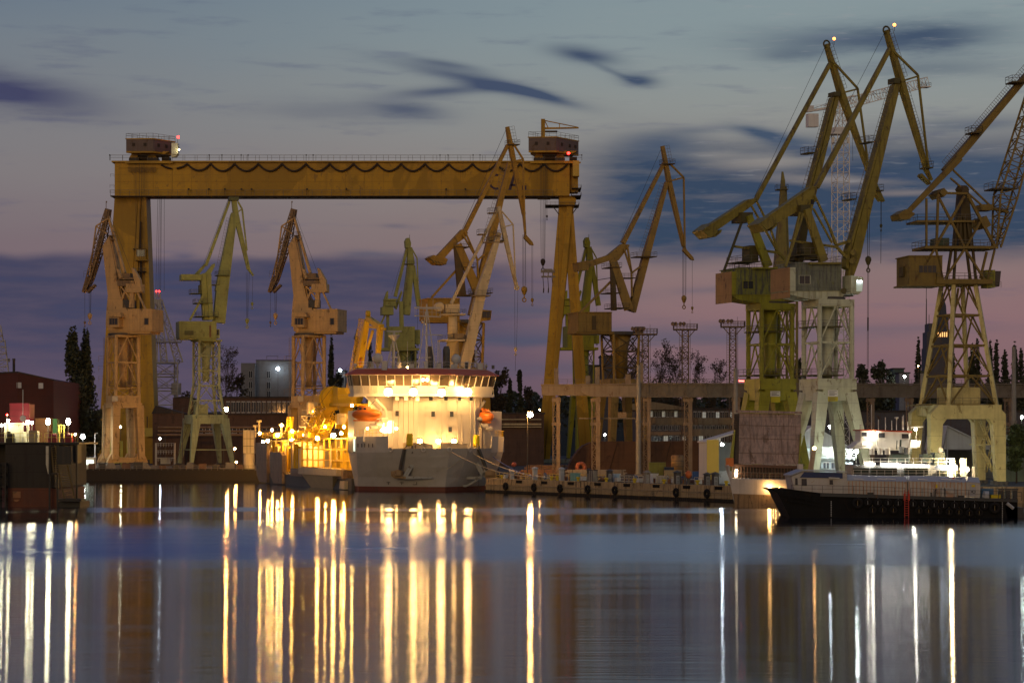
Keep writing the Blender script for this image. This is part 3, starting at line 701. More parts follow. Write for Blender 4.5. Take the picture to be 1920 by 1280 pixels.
def olive_crane(px, Y, dxf, names, pal, o):
    """double-link luffing crane; o = the rows/columns of its joints"""
    pass

# crane B: pale portal, olive boom, second big one on the right
def crane_b():
    Y = 392; PALE = paint('crane_pale_green', (0.60, 0.62, 0.44), 0.5, 0.55, (0.16,0.12,0.06), 0.8)
    OL = paint('crane_olive', (0.29, 0.235, 0.04), 0.6, 0.5, (0.08,0.05,0.02), 1.0, streak=.8)
    DO = paint('crane_olive_dark', (0.10, 0.088, 0.03), 0.5, 0.6); OR = paint('crane_end_sodium_lit', (0.42, 0.24, 0.09), 0.4)  # OR: sodium light on the left end faces is put into this orange
    CORR = paint('crane_corrugated', (0.26, 0.28, 0.22), 0.6, 0.6, (0.20,0.20,0.06), 1.0, chips=0.7)
    k = K('luffing_crane', 'tall luffing crane with pale green portal and olive boom, nearest the raised hatch ship', 1545, Y, 0.42, LG)
    # boom
    k.beam('boom', OL, 1586, 543, 1601, 480, 6, 20, 1.2, 1.5); k.beam('boom', OL, 1601, 480.2, 1609, 445, 20, 20, 1.5, 1.5); k.beam('boom', OL, 1609, 445.2, 1684, 151, 20, 9, 1.5, 1.0)
    k.poly('boom', DO, [(1586,500),(1590,470),(1600,440),(1678,158),(1681,158),(1604,440),(1595,475),(1591,505)], 1.7, 0)
    for y in (473, 489): k.g('boom', DO).tube(k.p(1600 if y < 480 else 1598, y, -1.75), k.p(1600 if y < 480 else 1598, y, -1.35), 0.55, n=12)
    k.hoops(1597, 440, 1678, 160, -1.5, 34, 1.3); k.hoops(1597, 440, 1678, 160, 1.5, 34, 1.3)
    for x, y in ((1602,372),(1635,265)): k.deck('boom_landing', DO, x-7, x+4, y, 3, -1.5)
    k.box('boom_head', DO, 1677, 146, 1688, 156, 2.2)
    # fly jib
    k.beam('jib', OL, 1661, 57, 1689, 153, 6, 10, 1.1, 1.6); k.beam('jib', OL, 1689, 153.2, 1737, 318, 10, 7, 1.6, 0.9)
    k.beam('jib', DO, 1733, 312, 1746, 338, 7, 4, 1.0, 0.8); k.beam('jib', DO, 1724, 328, 1742, 345, 6, 5, 1.2, 1.0)
    k.g('jib_sheave', DO).torus(k.p(1662,57,0), 0.7, 0.18, k.n, 12, 6)
    k.twin('jib_stay', OL, 1675, 96, 1721, 141, 4, 3.6, 1.6, 0.35); k.twin('jib_stay', OL, 1721, 141, 1741, 315, 3.6, 3.2, 1.6, 0.35); k.twin('jib_stay', OL, 1689, 153, 1722, 143, 3.2, 3.2, 1.6, 0.35)
    k.hoops(1664, 58, 1692, 146, -0.7, 12, 1.2); k.hoops(1694, 165, 1740, 318, -0.7, 26, 1.2)
    k.deck('jib_landing', DO, 1738, 1750, 313, 2.4)
    # back tie and counterweight lever
    k.beam('back_tie', OL, 1668, 92, 1530, 352, 6.5, 8.5, 0.9, 1.1); k.beam('back_tie', OL, 1530, 352, 1474, 470, 0, 0) if False else None
    k.poly('counterweight_lever', OL, [(1440,407),(1520,352),(1532,350),(1529,378),(1519,386),(1500,394),(1446,424)], 1.5)
    k.poly('counterweight_lever', DO, [(1440,405.5),(1520,350.5),(1530,349),(1530,351),(1520,353),(1441,408.5)], 1.9)
    k.poly('counterweight', OL, [(1425,419),(1438,431),(1452,423),(1450,406),(1442,406)], 4.0); k.poly('counterweight', OR, [(1424,418),(1437,432),(1436,434),(1422.5,420)], 4.2)
    k.poly('counterweight', DO, [(1425,418),(1443,405),(1450,406),(1436,419)], 4.3); k.poly('counterweight', PALE, [(1444,431),(1459,418),(1456,424),(1446,432.5)], 3.4)
    # pylon
    k.twin('pylon', OL, 1512, 392, 1544, 490, 12, 17, 4.4, 0.9, 5.0); k.box('pylon', DO, 1502, 384, 1520, 402, 4)
    k.twin('pylon_strut', OL, 1505, 400, 1472, 500, 5, 5, 4.2, 0.5, 5.6); k.beam('pylon', DO, 1509, 405, 1492, 491, 14, 20, 1.4, 2.0, 1.5)
    k.twin('pylon_strut', OL, 1500, 398, 1484, 470, 3, 3, 5.0, 0.3)
    k.box('boom_number', paint('number_black', (0.02,0.02,0.02), 0.2), 1521, 374, 1526, 383, 0.2, -1.6)
    # luffing links
    k.twin('luffing_link', OL, 1527, 366, 1556, 428, 3.4, 3.4, 2.4, 0.35); k.twin('luffing_link', OL, 1556, 428, 1567, 458, 4, 5, 2.4, 0.4); k.twin('luffing_link', OL, 1525, 391, 1560, 455, 3.2, 3.2, 2.4, 0.3)
    k.twin('luffing_link', OL, 1567, 460, 1594, 452, 5, 6, 2.0, 0.4); k.twin('luffing_link', OL, 1566, 460, 1588, 484, 5, 5, 2.0, 0.4); k.twin('luffing_link', OL, 1481, 451, 1568, 463, 4, 4.5, 2.2, 0.4)
    k.box('luffing_drive', DO, 1508, 455, 1532, 486, 3); k.deck('luffing_platform', DO, 1503, 1552, 476, 5); k.beam('luffing_platform', DO, 1510, 478, 1535, 488, 2, 2, 4, 4)
    k.deck('roof_platform', OL, 1519, 1578, 492, 7.6, 0, 0.3)
    # machine house
    k.box('machine_house', CORR, 1492, 493.5, 1578, 545, 6.2); k.ribs('machine_house', CORR, 1493, 494, 1577, 544, 40, 6.2)
    k.box('ballast_box', PALE, 1481.5, 501, 1491.8, 546, 6.5); k.box('ballast_box>end_plate', OR, 1479.8, 501, 1481.4, 558, 6.5)
    k.box('machine_house', DO, 1491, 491.5, 1579, 493.5, 6.6)
    k.windows('machine_house>window', 1499, 517, 1519, 532, 2, 6.2, 0, PALE)
    k.poly('slewing_frame', PALE, [(1476,545),(1590,545),(1574,562),(1520,561),(1484,553)], 5.8)
    for x in range(1496, 1584, 11): k.poly('slewing_frame', PALE, [(x,559),(x+.8,559),(x+.8,546),(x,546)], 0.12, -2.95)
    k.g('slewing_frame>pin', DO).tube(k.p(1582,545,-3.7), k.p(1582,545,-3.2), 0.55, n=12)
    k.deck('lower_landing', DO, 1540, 1600, 553, 1.4, 4)
    # cab
    k.poly('cab', PALE, [(1596,516),(1619,520),(1617,545),(1610,552),(1596,550)], 3.0, -2); k.box('cab', DO, 1586, 548, 1606, 551, 2.4, -2)
    k.poly('cab>window', emit('cab_glow', (0.55,0.8,0.6), 0.22), [(1606,524),(1618.4,525.5),(1616.5,546),(1606,546)], 0.1, -3.6)
    for x in (1608.5, 1614): k.poly('cab>cab_lamp', E_COOL, [(x,528),(x+1,528),(x+1,526.8),(x,526.8)], 0.06, -3.72)
    # tower and portal
    zt = zat(566, Y); zb = zat(711, Y); yaw = math.radians(18)
    k.slab('tower_ring', PALE, 1552, 3.6, zt-0.9, zt+0.3, yaw); k.g('slewing_ring', STEEL).lathe(Vector((xat(1552,Y),Y,zt+0.3)), [(3.2,0),(3.2,0.5)], 20)
    k.tower(PALE, 1552, 3.25, zb, 3.25, zt-0.9, yaw, 2, 0.46, 0.17, kind='V')
    c = Vector((xat(1551,Y),Y,0)); k.g('slewing_column', PALE).lathe(c+Vector((0,0,zb)), [(0.9,0),(0.95,2),(1.35,8),(1.5,zt-zb)], 18)
    k.deck('tower_landing', DO, 1525, 1580, 611, 5); k.deck('tower_landing', DO, 1522, 1582, 702, 6); k.stepladder('tower_ladder', DO, 1590, 700, 1590, 570, -2.6)
    k.slab('portal_box', PALE, 1552, 3.9, zat(731,Y), zb+0.05, yaw); k.portal(PALE, 1552, 5.6, G, 2.75, zat(738,Y), yaw, 1.3, 2.3, 2.6)
    OB = paint('crane_leg_brown', (0.30, 0.17, 0.07), 0.4)
    k.poly('capacity_sign', WHITE, [(1553,743),(1571,743),(1571,731),(1553,731)], 0.1, -6.4); k.poly('capacity_sign#2', paint('sign_yellow',(0.6,0.5,0.03),0.2), [(1553,752),(1571,752),(1571,743.5),(1553,743.5)], 0.1, -6.4)
    for i in range(4): k.box('capacity_sign>sign_text', paint('sign_text',(0.12,0.12,0.11),0.1), 1555, 733+i*2.3, 1569-(i%2)*4, 733.9+i*2.3, 0.03, -6.47)
    for i in range(4): k.box('capacity_sign#2>sign_text', paint('sign_text',(0.12,0.12,0.11),0.1), 1554.5, 744.5+i*1.8, 1569-(i%2)*3, 745.3+i*1.8, 0.03, -6.47)
    k.stepladder('leg_ladder', DO, 1600, 865, 1572, 770, -5)
    # ropes and hooks
    for d in (-1.5, 1.5): k.rope('hoist_rope', 1629+d*1.3, 350, 1628+d, 482, 0.06, 0)
    k.rope('hoist_rope', 1661, 57, 1520, 330, 0.05, 0.4); 
    k.hook('hook_block', DO, 1628, 489, 1.0); k.rope('hanging_cable', 1626.8, 500, 1626, 690, 0.05); k.rope('hanging_cable', 1629, 500, 1628, 690, 0.05); k.rope('hanging_cable', 1627.5, 595, 1627.5, 620, 0.12)
    peak_lamp(k, 1677, 47, E_AMBER, 0, 0.3)
    return k.done(('slewing_column',))
crane_b()

def crane_a():
    Y = 414; OL = paint('crane_green_yellow', (0.34, 0.32, 0.03), 0.6, 0.5, (0.10,0.08,0.03), 0.8)
    BO = paint('crane_olive', (0.22, 0.20, 0.045)); DO = paint('crane_olive_dark', (0.1, 0.09, 0.03)); OR = paint('crane_end_sodium_lit', (0.42,0.24,0.09))
    CORR = paint('crane_corrugated_green', (0.30, 0.31, 0.08), 0.6, 0.6, (0.10,0.10,0.08), 1.0, chips=0.9)
    k = K('luffing_crane', 'olive luffing crane with peeling machine house, standing behind the raised ship hatch', 1440, Y, 0.42, LG)
    k.beam('boom', BO, 1489, 495, 1520, 370, 12, 12.5, 1.4, 1.4); k.beam('boom', BO, 1520, 370.2, 1569, 178, 12.5, 8, 1.4, 1.0); k.poly('boom', DO, [(1480,495),(1512,372),(1562,182),(1565,182),(1516,372),(1486,495)], 1.6)
    k.hoops(1510, 372, 1563, 184, -1.5, 24, 1.3); k.deck('boom_landing', DO, 1516, 1530, 285, 3, -1.5); k.box('boom_head', DO, 1564, 172, 1576, 180, 2.2)
    k.beam('jib', BO, 1549, 83, 1577, 175, 6, 10, 1.1, 1.6); k.beam('jib', BO, 1577, 175.2, 1629, 322, 10, 7, 1.6, 0.9); k.beam('jib', DO, 1626, 316, 1656, 378, 7, 4, 1.0, 0.8); k.beam('jib', DO, 1636, 354, 1652, 376, 7, 7, 1.6, 1.4)
    k.g('jib_sheave', DO).torus(k.p(1550,83,0), 0.7, 0.18, k.n, 12, 6)
    k.twin('jib_stay', BO, 1561, 115, 1608, 166, 4, 3.6, 1.6, 0.35); k.twin('jib_stay', BO, 1608, 166, 1627, 302, 3.6, 3.2, 1.6, 0.35); k.twin('jib_stay', BO, 1577, 175, 1609, 167, 3.2, 3.2, 1.6, 0.35)
    k.hoops(1552, 84, 1579, 168, -0.7, 12, 1.2); k.deck('jib_landing', DO, 1645, 1657, 356, 2.4)
    k.beam('back_tie', BO, 1556, 120, 1417, 375, 6.2, 6.8, 0.9, 0.9); k.rope('hoist_rope', 1549, 84, 1415, 368, 0.05, 0.4)
    k.poly('counterweight_lever', BO, [(1334,421),(1404,375),(1417,371),(1419,378),(1402,392),(1346,431)], 1.5); k.poly('counterweight_lever', DO, [(1334,419.5),(1404,373.5),(1408,373.5),(1406,377),(1336,423)], 1.9)
    k.poly('counterweight', BO, [(1320,431),(1334,445),(1346,436),(1344,420),(1336,418)], 4.0); k.poly('counterweight', OR, [(1319,430),(1333,444),(1331.5,446),(1317.5,432)], 4.2); k.poly('counterweight', DO, [(1319,430),(1336,417.5),(1344,419),(1330,431)], 4.3)
    k.poly('counterweight', BO, [(1337,442),(1354,430),(1352,436),(1342,444)], 3.4)
    k.twin('pylon', OL, 1404, 404, 1440, 500, 11, 17, 4.4, 0.9, 5.0); k.box('pylon', DO, 1391, 398, 1412, 416, 4); k.twin('pylon_strut', DO, 1392, 413, 1358, 506, 3.8, 3.8, 3.0, 0.4, 4.6)
    k.twin('luffing_link', BO, 1409, 386, 1457, 470, 3.2, 3.6, 2.4, 0.35); k.twin('luffing_link', BO, 1418, 376, 1445, 430, 3.2, 3.4, 2.4, 0.35); k.twin('luffing_link', BO, 1445, 430, 1457, 466, 3.4, 4, 2.4, 0.35)
    k.twin('luffing_link', BO, 1377, 462, 1460, 474, 4, 4.5, 2.2, 0.4); k.twin('luffing_link', BO, 1456, 470, 1484, 498, 5, 5, 2.0, 0.4)
    k.box('luffing_drive', DO, 1406, 460, 1422, 490, 3); k.deck('luffing_platform', DO, 1392, 1426, 489, 6); k.deck('roof_platform', OL, 1414, 1470, 501, 7.4, 0, 0.3); k.deck('roof_platform', DO, 1385, 1410, 501, 5, 0, 0.3)
    k.box('machine_house', CORR, 1380, 504, 1470, 552, 5.8); k.ribs('machine_house', CORR, 1381, 505, 1469, 551, 42, 5.8); k.box('machine_house', DO, 1379, 502.4, 1471, 504, 6.2)
    k.box('ballast_box', OL, 1372.5, 509, 1379.8, 553, 6.0); k.box('ballast_box>end_plate', OR, 1370.8, 509, 1372.4, 567, 6.0)
    k.windows('machine_house>window', 1393.5, 527, 1412.5, 541, 2, 5.8, 0, OL)
    k.poly('slewing_frame', OL, [(1372,552),(1477,552),(1468,569),(1440,570),(1382,561)], 5.6)
    for x in range(1392, 1470, 12): k.poly('slewing_frame', OL, [(x,567),(x+.8,567),(x+.8,553),(x,553)], 0.12, -2.85)
    zt = zat(573, Y); zb = zat(711, Y); yaw = math.radians(17)
    k.slab('tower_ring', OL, 1444, 3.6, zt-0.9, zt+0.3, yaw); k.g('slewing_ring', STEEL).lathe(Vector((xat(1444,Y),Y,zt+0.3)), [(3.2,0),(3.2,0.4)], 20)
    k.tower(OL, 1444, 3.2, zb, 3.2, zt-0.9, yaw, 2, 0.47, 0.17, kind='V')
    k.g('slewing_column', OL).lathe(Vector((xat(1444,Y),Y,zb)), [(0.9,0),(0.95,2),(1.35,8),(1.5,zt-zb)], 18)
    k.deck('tower_landing', DO, 1420, 1470, 620, 5); k.deck('tower_landing', DO, 1414, 1474, 702, 6); k.stepladder('tower_ladder', DO, 1482, 700, 1482, 575, -2.6)
    k.slab('portal_box', OL, 1444, 3.8, zat(731,Y), zb+0.05, yaw); k.portal(OL, 1444, 5.4, G, 2.7, zat(738,Y), yaw, 1.3, 2.3, 2.6)
    k.poly('capacity_sign', WHITE, [(1445,743),(1463,743),(1463,733),(1445,733)], 0.1, -6.2); k.poly('capacity_sign#2', paint('sign_yellow',(0.6,0.5,0.03)), [(1446,754),(1463,754),(1463,743.5),(1446,743.5)], 0.1, -6.2)
    for i in range(3): k.box('capacity_sign>sign_text', paint('sign_text',(0.12,0.12,0.11)), 1447, 735+i*2.4, 1461-(i%2)*4, 736+i*2.4, 0.03, -6.27)
    for x in (1651.5, 1652.5): k.rope('hanging_cable', x, 378, x, 420, 0.05)
    k.hook('hook_block', DO, 1652, 424, 0.5); k.rope('hanging_cable', 1652, 428, 1651.5, 494, 0.06)
    peak_lamp(k, 1564, 73, E_AMBER, 0, 0.3)
    return k.done(('slewing_column',))
crane_a()

def crane_c():
    Y = 394; YL = paint('crane_straw', (0.68, 0.58, 0.24), 0.5, 0.55, (0.22,0.15,0.05), 0.8); DY = paint('crane_ochre', (0.24, 0.165, 0.035), 0.5, 0.55); DK = paint('crane_ochre_dark', (0.09,0.065,0.02), 0.4)
    k = K('luffing_crane', 'ochre lattice luffing crane on a pale yellow arched portal, far right', 1797, Y, 0.20, LG)
    # long lever-boom from counterweight up to the right
    k.twin('boom', DY, 1700, 400, 1800, 296, 9, 12, 3.0, 0.6, 2.4); k.beam('boom', DY, 1772, 322, 1962, 98, 14, 11, 1.6, 1.2); k.beam('boom', DK, 1774, 326, 1962, 103, 5, 4, 1.9, 1.4)
    k.poly('counterweight', DY, [(1685,402),(1704,398),(1716,401),(1705,411),(1688,411)], 4.2); k.poly('counterweight', DK, [(1685,401),(1699,392),(1716,400),(1704,402)], 4.4)
    k.hoops(1775, 312, 1930, 128, -0.9, 48, 1.2); k.deck('boom_landing', DK, 1822, 1842, 247, 3, -1); k.deck('boom_landing', DK, 1898, 1924, 152, 3, -1)
    k.twin('back_tie', DY, 1786, 318, 1862, 391, 3, 3, 2.0, 0.35); k.twin('back_tie', DY, 1782, 334, 1842, 386, 3, 3, 1.4, 0.35); k.beam('back_tie', DY, 1841, 387, 1890, 398, 4, 4, 1, 1)
    # lattice jib leaning out of the picture
    k.lat('lattice_jib', DY, 1868, 464, 1885, 370, 8, 34, 2.2, 3.2, 5, 0.24, 0, 0.11); k.lat('lattice_jib', DY, 1885, 370, 1958, 120, 34, 24, 3.2, 2.6, 12, 0.24, 0, 0.11)
    k.deck('jib_landing', DK, 1862, 1908, 352, 4); k.box('jib_foot', DY, 1840, 383, 1862, 394, 3)
    # A-frame over the turntable
    k.twin('head_frame', DY, 1759, 364, 1756, 463, 4, 4, 5.4, 0.45); k.twin('head_frame', DY, 1737, 372, 1737, 463, 3.4, 3.4, 5.4, 0.4)
    k.twin('head_frame', DY, 1764, 362, 1814, 363, 4, 4, 5.0, 0.45); k.twin('head_frame', DY, 1808, 368, 1754, 462, 4.4, 4.4, 5.4, 0.45); k.twin('head_frame', DY, 1760, 370, 1808, 462, 4.2, 4.2, 5.3, 0.4)
    k.twin('head_frame', DY, 1814, 365, 1866, 463, 5.2, 5.2, 5.4, 0.5); k.twin('head_frame', DY, 1838, 416, 1812, 462, 3.6, 3.6, 5.2, 0.4); k.beam('gusset#a', DY, 1833, 410, 1842, 428, 12, 12, 5.6, 5.6)
    k.beam('gusset#b', DY, 1755, 368, 1763, 360, 12, 12, 5.6, 5.6)
    k.deck('head_platform', DY, 1720, 1828, 413, 5.4, 0, 0.35)
    k.beam('turret', DK, 1805, 352, 1805, 466, 12, 30, 2.6, 3.4); k.g('turret', DK).lathe(k.p(1804,362,0), [(1.0,0),(1.3,0.6),(0.9,1.3)], 14)
    for x in (1790, 1799, 1810, 1820): k.beam('turret', DK, 1804+(x-1804)*0.5, 405, x, 463, 4, 4, 0.5, 0.5, -2)
    k.box('winch', paint('winch_green',(0.06,0.09,0.05),0.4), 1756, 446, 1780, 460, 3, -1)
    k.deck('turntable_deck', DY, 1735, 1872, 461, 6.4, 0, 0.5)
    k.twin('lower_frame', DY, 1752, 468, 1714, 526, 3.6, 3.6, 5.8, 0.4); k.twin('lower_frame', DY, 1755, 468, 1768, 524, 3.6, 3.6, 5.8, 0.4); k.twin('lower_frame', DY, 1808, 468, 1772, 522, 3.8, 3.8, 5.6, 0.4)
    k.twin('lower_frame', DY, 1810, 468, 1846, 524, 3.8, 3.8, 5.6, 0.4); k.twin('lower_frame', DY, 1865, 468, 1852, 522, 3.2, 3.2, 5.6, 0.4); k.twin('lower_frame', DY, 1850, 472, 1838, 522, 4, 4, 3.6, 0.4)
    for x0, x1 in ((1784,1774),(1792,1788),(1812,1820),(1824,1830)): k.twin('lower_frame', DK, x0, 466, x1, 530, 4.4, 4.4, 3.4, 0.45)
    k.deck('slewing_deck', DY, 1756, 1862, 523, 7.0, 0, 0.9, True); k.box('slewing_deck', DY, 1764, 527, 1850, 534, 5)
    k.box('machine_house', DY, 1705, 480, 1767, 533, 6.2); k.box('machine_house', DK, 1704, 478.6, 1768, 480.4, 6.6); k.box('machine_house', DK, 1700, 533, 1772, 536, 6.4)
    k.windows('machine_house>window', 1723, 498, 1756, 511, 4, 6.2, 0, DY); k.box('machine_house>vent', DK, 1693, 500, 1697, 518, 2, 0)
    k.poly('cab', paint('cab_olive',(0.28,0.27,0.04),0.4), [(1850,506),(1866,506),(1866,539),(1850,539)], 2.6, -1); k.poly('cab>window', GLASS, [(1866.2,508),(1877,508),(1874,537),(1866.2,537)], 2.2, -1)
    k.rail('cab>railing', RAILM, [(1862,539),(1877,539)], -2.6)
    k.rope('hanging_cable', 1737, 535, 1736, 620, 0.06)
    # tower
    zt = zat(535, Y); zb = zat(762, Y); yaw = math.radians(19)
    k.tower(YL, 1797, 5.0, zb, 2.25, zt, yaw, 4, 0.36, 0.18, kind='V', square=True, bm=DY)
    k.beam('tower_chute', DY, 1797, 540, 1772, 700, 3, 3, 0.4, 0.4, -1)
    k.box('switch_house', YL, 1779, 726, 1838, 759, 5.5, -0.5); k.box('switch_house', DY, 1779, 749, 1838, 759.5, 5.6, -0.5)
    # arched portal: near and far frames joined by beams
    gn = gy(Y-5.5)
    def frame(tag_, x0, xa, xb, x1, yt, yo, off, d=1.6):
        g_ = gy(Y+off)
        k.poly('portal_frame#'+tag_, YL, [(x0+16,yt),(x1-16,yt),(x1,yt+17),(x1,yo+4),(x0,yo+4),(x0,yt+17)], d, off)
        k.poly('portal_leg#%sa' % tag_, YL, [(x0,yo+4),(xa+8,yo+4),(xa,yo+14),(xa-6,g_-8),(x0,g_-8)], d-0.02, off)
        k.poly('portal_leg#%sb' % tag_, YL, [(xb-8,yo+4),(x1,yo+4),(x1,g_-8),(x1-16,g_-8),(xb,yo+14)], d-0.02, off)
        for xx in (x0+10, x1-9): k.box('bogie#%s%d' % (tag_, xx), STEEL, xx-14, g_-9, xx+14, g_-2.5, 1.4, off)
        for xx in (x0+10, x1-9):
            for q in (-9, 0, 9): k.g('bogie#%s%d' % (tag_, xx), STEEL).tube(k.p(xx+q, g_-3.6, off-0.8), k.p(xx+q, g_-3.6, off+0.8), 0.34, n=10)
    frame('near', 1745, 1768, 1862, 1886, 759, 781, -6.4); frame('far', 1709, 1730, 1826, 1848, 757, 778, 6.4)
    for a in ((1760,1726),(1870,1836)):
        A = k.p(a[0], 770, -5.6); B = k.p(a[1], 768, 5.6); k.g('portal_tie#%d' % a[0], YL).beam(A, B, 1.6, 2.2)
    A = k.p(1752, 900, -5.6); B = k.p(1716, 888, 5.6)
    # zigzag stairs between the right legs
    side = k.n
    for (xa, ya, xb, yb) in ((1836,785,1856,832),(1858,786,1842,832),(1838,836,1862,884),(1860,838,1848,884)):
        k.g('stairway#%d%d' % (xa, ya), YL).stair(k.p(xa,ya,0), k.p(xb,yb,-3), 1.0, side); 
    k.box('stair_landing', YL, 1834, 832, 1868, 834, 4, -2); k.beam('stair_post#a', YL, 1828, 786, 1834, 900, 2, 2, 0.3, 0.3, -3); k.beam('stair_post#b', YL, 1866, 790, 1872, 902, 2, 2, 0.3, 0.3, -5)
    for (xa, ya, xb, yb) in ((1738,765,1748,830),): k.g('stairway#z', YL).stair(k.p(xa,ya,-1), k.p(xb,yb,-4), 1.0, side)
    k.box('portal_deck', DY, 1735, 757.5, 1870, 759.5, 9); k.rail('railing', RAILM, [(1729,757),(1866,757)], -4.6)
    return k.done()
crane_c()

def ochre_crane(name_label, px, Y, yaw, M, D, J):
    """ochre double-link crane, joints in J"""
    k = K('luffing_crane', name_label, px, Y, yaw, LG)
    b0, b1, b2, w = J['boom']
    k.beam('boom', M, *b0, *b1, w[0]*.9, w[1]*.9, 1.6, 1.6); k.beam('boom', M, b1[0], b1[1]-.2, *b2, w[1]*.9, w[2]*.9, 1.6, 1.0)
    k.hoops(b1[0]-w[1]*.5, b1[1], b2[0]-w[2]*.5, b2[1]+4, -1.3, 22, 1.2)
    for q in J.get('boom_decks', ()): k.deck('boom_landing', D, *q)
    j0, j1, j2, j3 = J['jib']
    k.beam('jib', M, *j0, *j1, 6, 8.5, 1.0, 1.4); k.beam('jib', M, j1[0], j1[1]+.2, *j2, 8.5, 6, 1.4, 1.0); k.beam('jib', D, *j2, *j3, 4.5, 3, 0.9, 0.7)
    k.beam('jib', D, j1[0]+2.5, j1[1]+8, j2[0]+1.5, j2[1], 3, 2.5, 1.6, 1.1)
    k.deck('jib_landing', D, j0[0]+3, j0[0]+24, j0[1]+32, 3)
    s0, s1, s2, s3 = J['stay']
    k.twin('jib_stay', M, *s0, *s1, 3.4, 3, 1.6, 0.4); k.twin('jib_stay', M, *s1, *s2, 3, 3, 1.6, 0.4); k.twin('jib_stay', M, *s3, *s1, 3, 3, 1.6, 0.4)
    k.hoops(j0[0]+4, j0[1], j0[0]+10, j0[1]+30, -0.6, 5, 1.4)
    k.beam('back_tie', M, *J['tie'][0], *J['tie'][1], 6, 8, 1.0, 1.2); k.rope('hoist_rope', *j0, J['tie'][1][0]-6, J['tie'][1][1], 0.06, 0.5)
    k.poly('counterweight_lever', M, J['lever'], 1.5); k.poly('counterweight', M, J['cw'], 4.2); k.poly('counterweight', D, J['cwtop'], 4.4)
    for q in J['pylon']: k.twin('pylon', q[5] if len(q) > 5 else M, q[0], q[1], q[2], q[3], q[4], q[4]*1.25, 3.4, 0.9, 4.2)
    for q in J['links']: k.twin('luffing_link', M, *q, 3.2, 3.2, 2.2, 0.4)
    for q in J['strut']: k.twin('pylon_strut', M, *q, 4, 4, 2.0, 0.45, 4.6)
    for q in J['decks']: k.deck('platform', D, *q)
    x0, y0, x1, y1 = J['house']; d = 7.0
    k.box('machine_house', M, x0, y0, x1, y1, d); k.ribs('machine_house', M, x0+1, y0+1, x1-1, y1-1, 12, d); k.box('machine_house', D, x0-1, y0-1.5, x1+1, y0+.3, d+.5); k.box('machine_house', D, x0+2, y1, x1+8, y1+4, d-.6)
    if 'door' in J: a = J['door']; k.poly('machine_house>door', D, [(a[0],a[3]),(a[2],a[3]),(a[2],a[1]),(a[0],a[1])], 0.1, -d/2-0.12)
    if 'cab' in J:
        a = J['cab']; k.poly('cab', M, [(a[0],a[1]),(a[2],a[1]+2),(a[2]-2,a[3]-3),(a[0],a[3])], 3, -2); k.windows('cab>window', a[0]+5, a[1]+4, a[2]-3, a[3]-8, 2, 3, -2, D)
    for q in J['ropes']: k.rope('hoist_rope', *q)
    for q in J['hooks']: k.hook('hook_block', q[3] if len(q) > 3 else M, q[0], q[1], q[2])
    return k
def crane_dark_tower(k, M, cx, ytop, ymid, w, Y, yaw, legw, bm=None, zportal=None):
    zt = zat(ytop, Y); zb = zat(ymid, Y)
    k.g('slewing_ring', STEEL).lathe(Vector((xat(cx,Y),Y,zt)), [(w*1.15,0),(w*1.15,0.8)], 18)
    k.tower(M, cx, w*0.9, zb, w, zt, yaw, 3, 0.36, 0.16, kind='X', bm=bm)
    k.g('slewing_column', M).lathe(Vector((xat(cx,Y),Y,zb)), [(0.9,0),(2.0,(zt-zb)*0.7),(w*0.8,zt-zb)], 16)
    k.portal(M, cx, legw, G, w*0.95, zb, yaw, 1.4, 2.2, 2.6)

# crane with the tallest ochre boom behind the ship
OC = paint('crane_amber', (0.46, 0.25, 0.030), 0.5, 0.5, (0.16,0.09,0.02), 0.7); OCD = paint('crane_amber_dark', (0.13, 0.078, 0.02), 0.4)
k = ochre_crane('amber luffing crane with striped counterweight, its boom crossing the gantry girder', 872, 566, 0.36, OC, OCD, dict(
    boom=((884,592),(918,458),(955,306),(15,16,8)), jib=((951,238),(957,272),(982,402),(985,440)), stay=((962,269),(981,299),(984,436),(961,303)),
    tie=((952,272),(868,440)), lever=[(821,478),(866,430),(878,436),(872,446),(858,456),(830,488)], cw=[(806,484),(819,495),(836,496),(840,486),(820,479)], cwtop=[(805,483),(813,478),(838,484),(835,488)],
    pylon=((858,458,896,548,14),(857,462,866,556,13,OCD)), links=((872,434,894,484),(868,440,896,488),(896,488,913,472),(895,487,897,545)), strut=((858,504,809,558),),
    decks=((855,882,462,5),(866,892,500,5),(866,896,552,6)), boom_decks=((922,952,450,4,-1),(888,924,548,4,-1)), house=(802,560,862,600), cab=(900,580,922,603),
    ropes=((980,440,980,536,.06),(982,440,982,540,.06),(984.5,440,984.5,540,.06),(985.5,440,986,536,.06),(997,460,997,562,.05),(999,460,999,560,.05)), hooks=((983,545,1.4),(998,563,0.7))))
k.poly('jib', OC, [(985,438),(999,454),(1001,460),(995,459),(983,446)], 0.9)
for i in range(5): k.poly('counterweight>hazard_stripe', OCD, [(808+i*6,487+i*1.6),(810.5+i*6,487+i*1.6),(814.5+i*6,492+i*.9),(812+i*6,492+i*.9)], 0.05, -2.15)
crane_dark_tower(k, OC, 874, 606, 700, 3.6, 566, 0.4, 5.0, OCD); k.done(('slewing_column',))

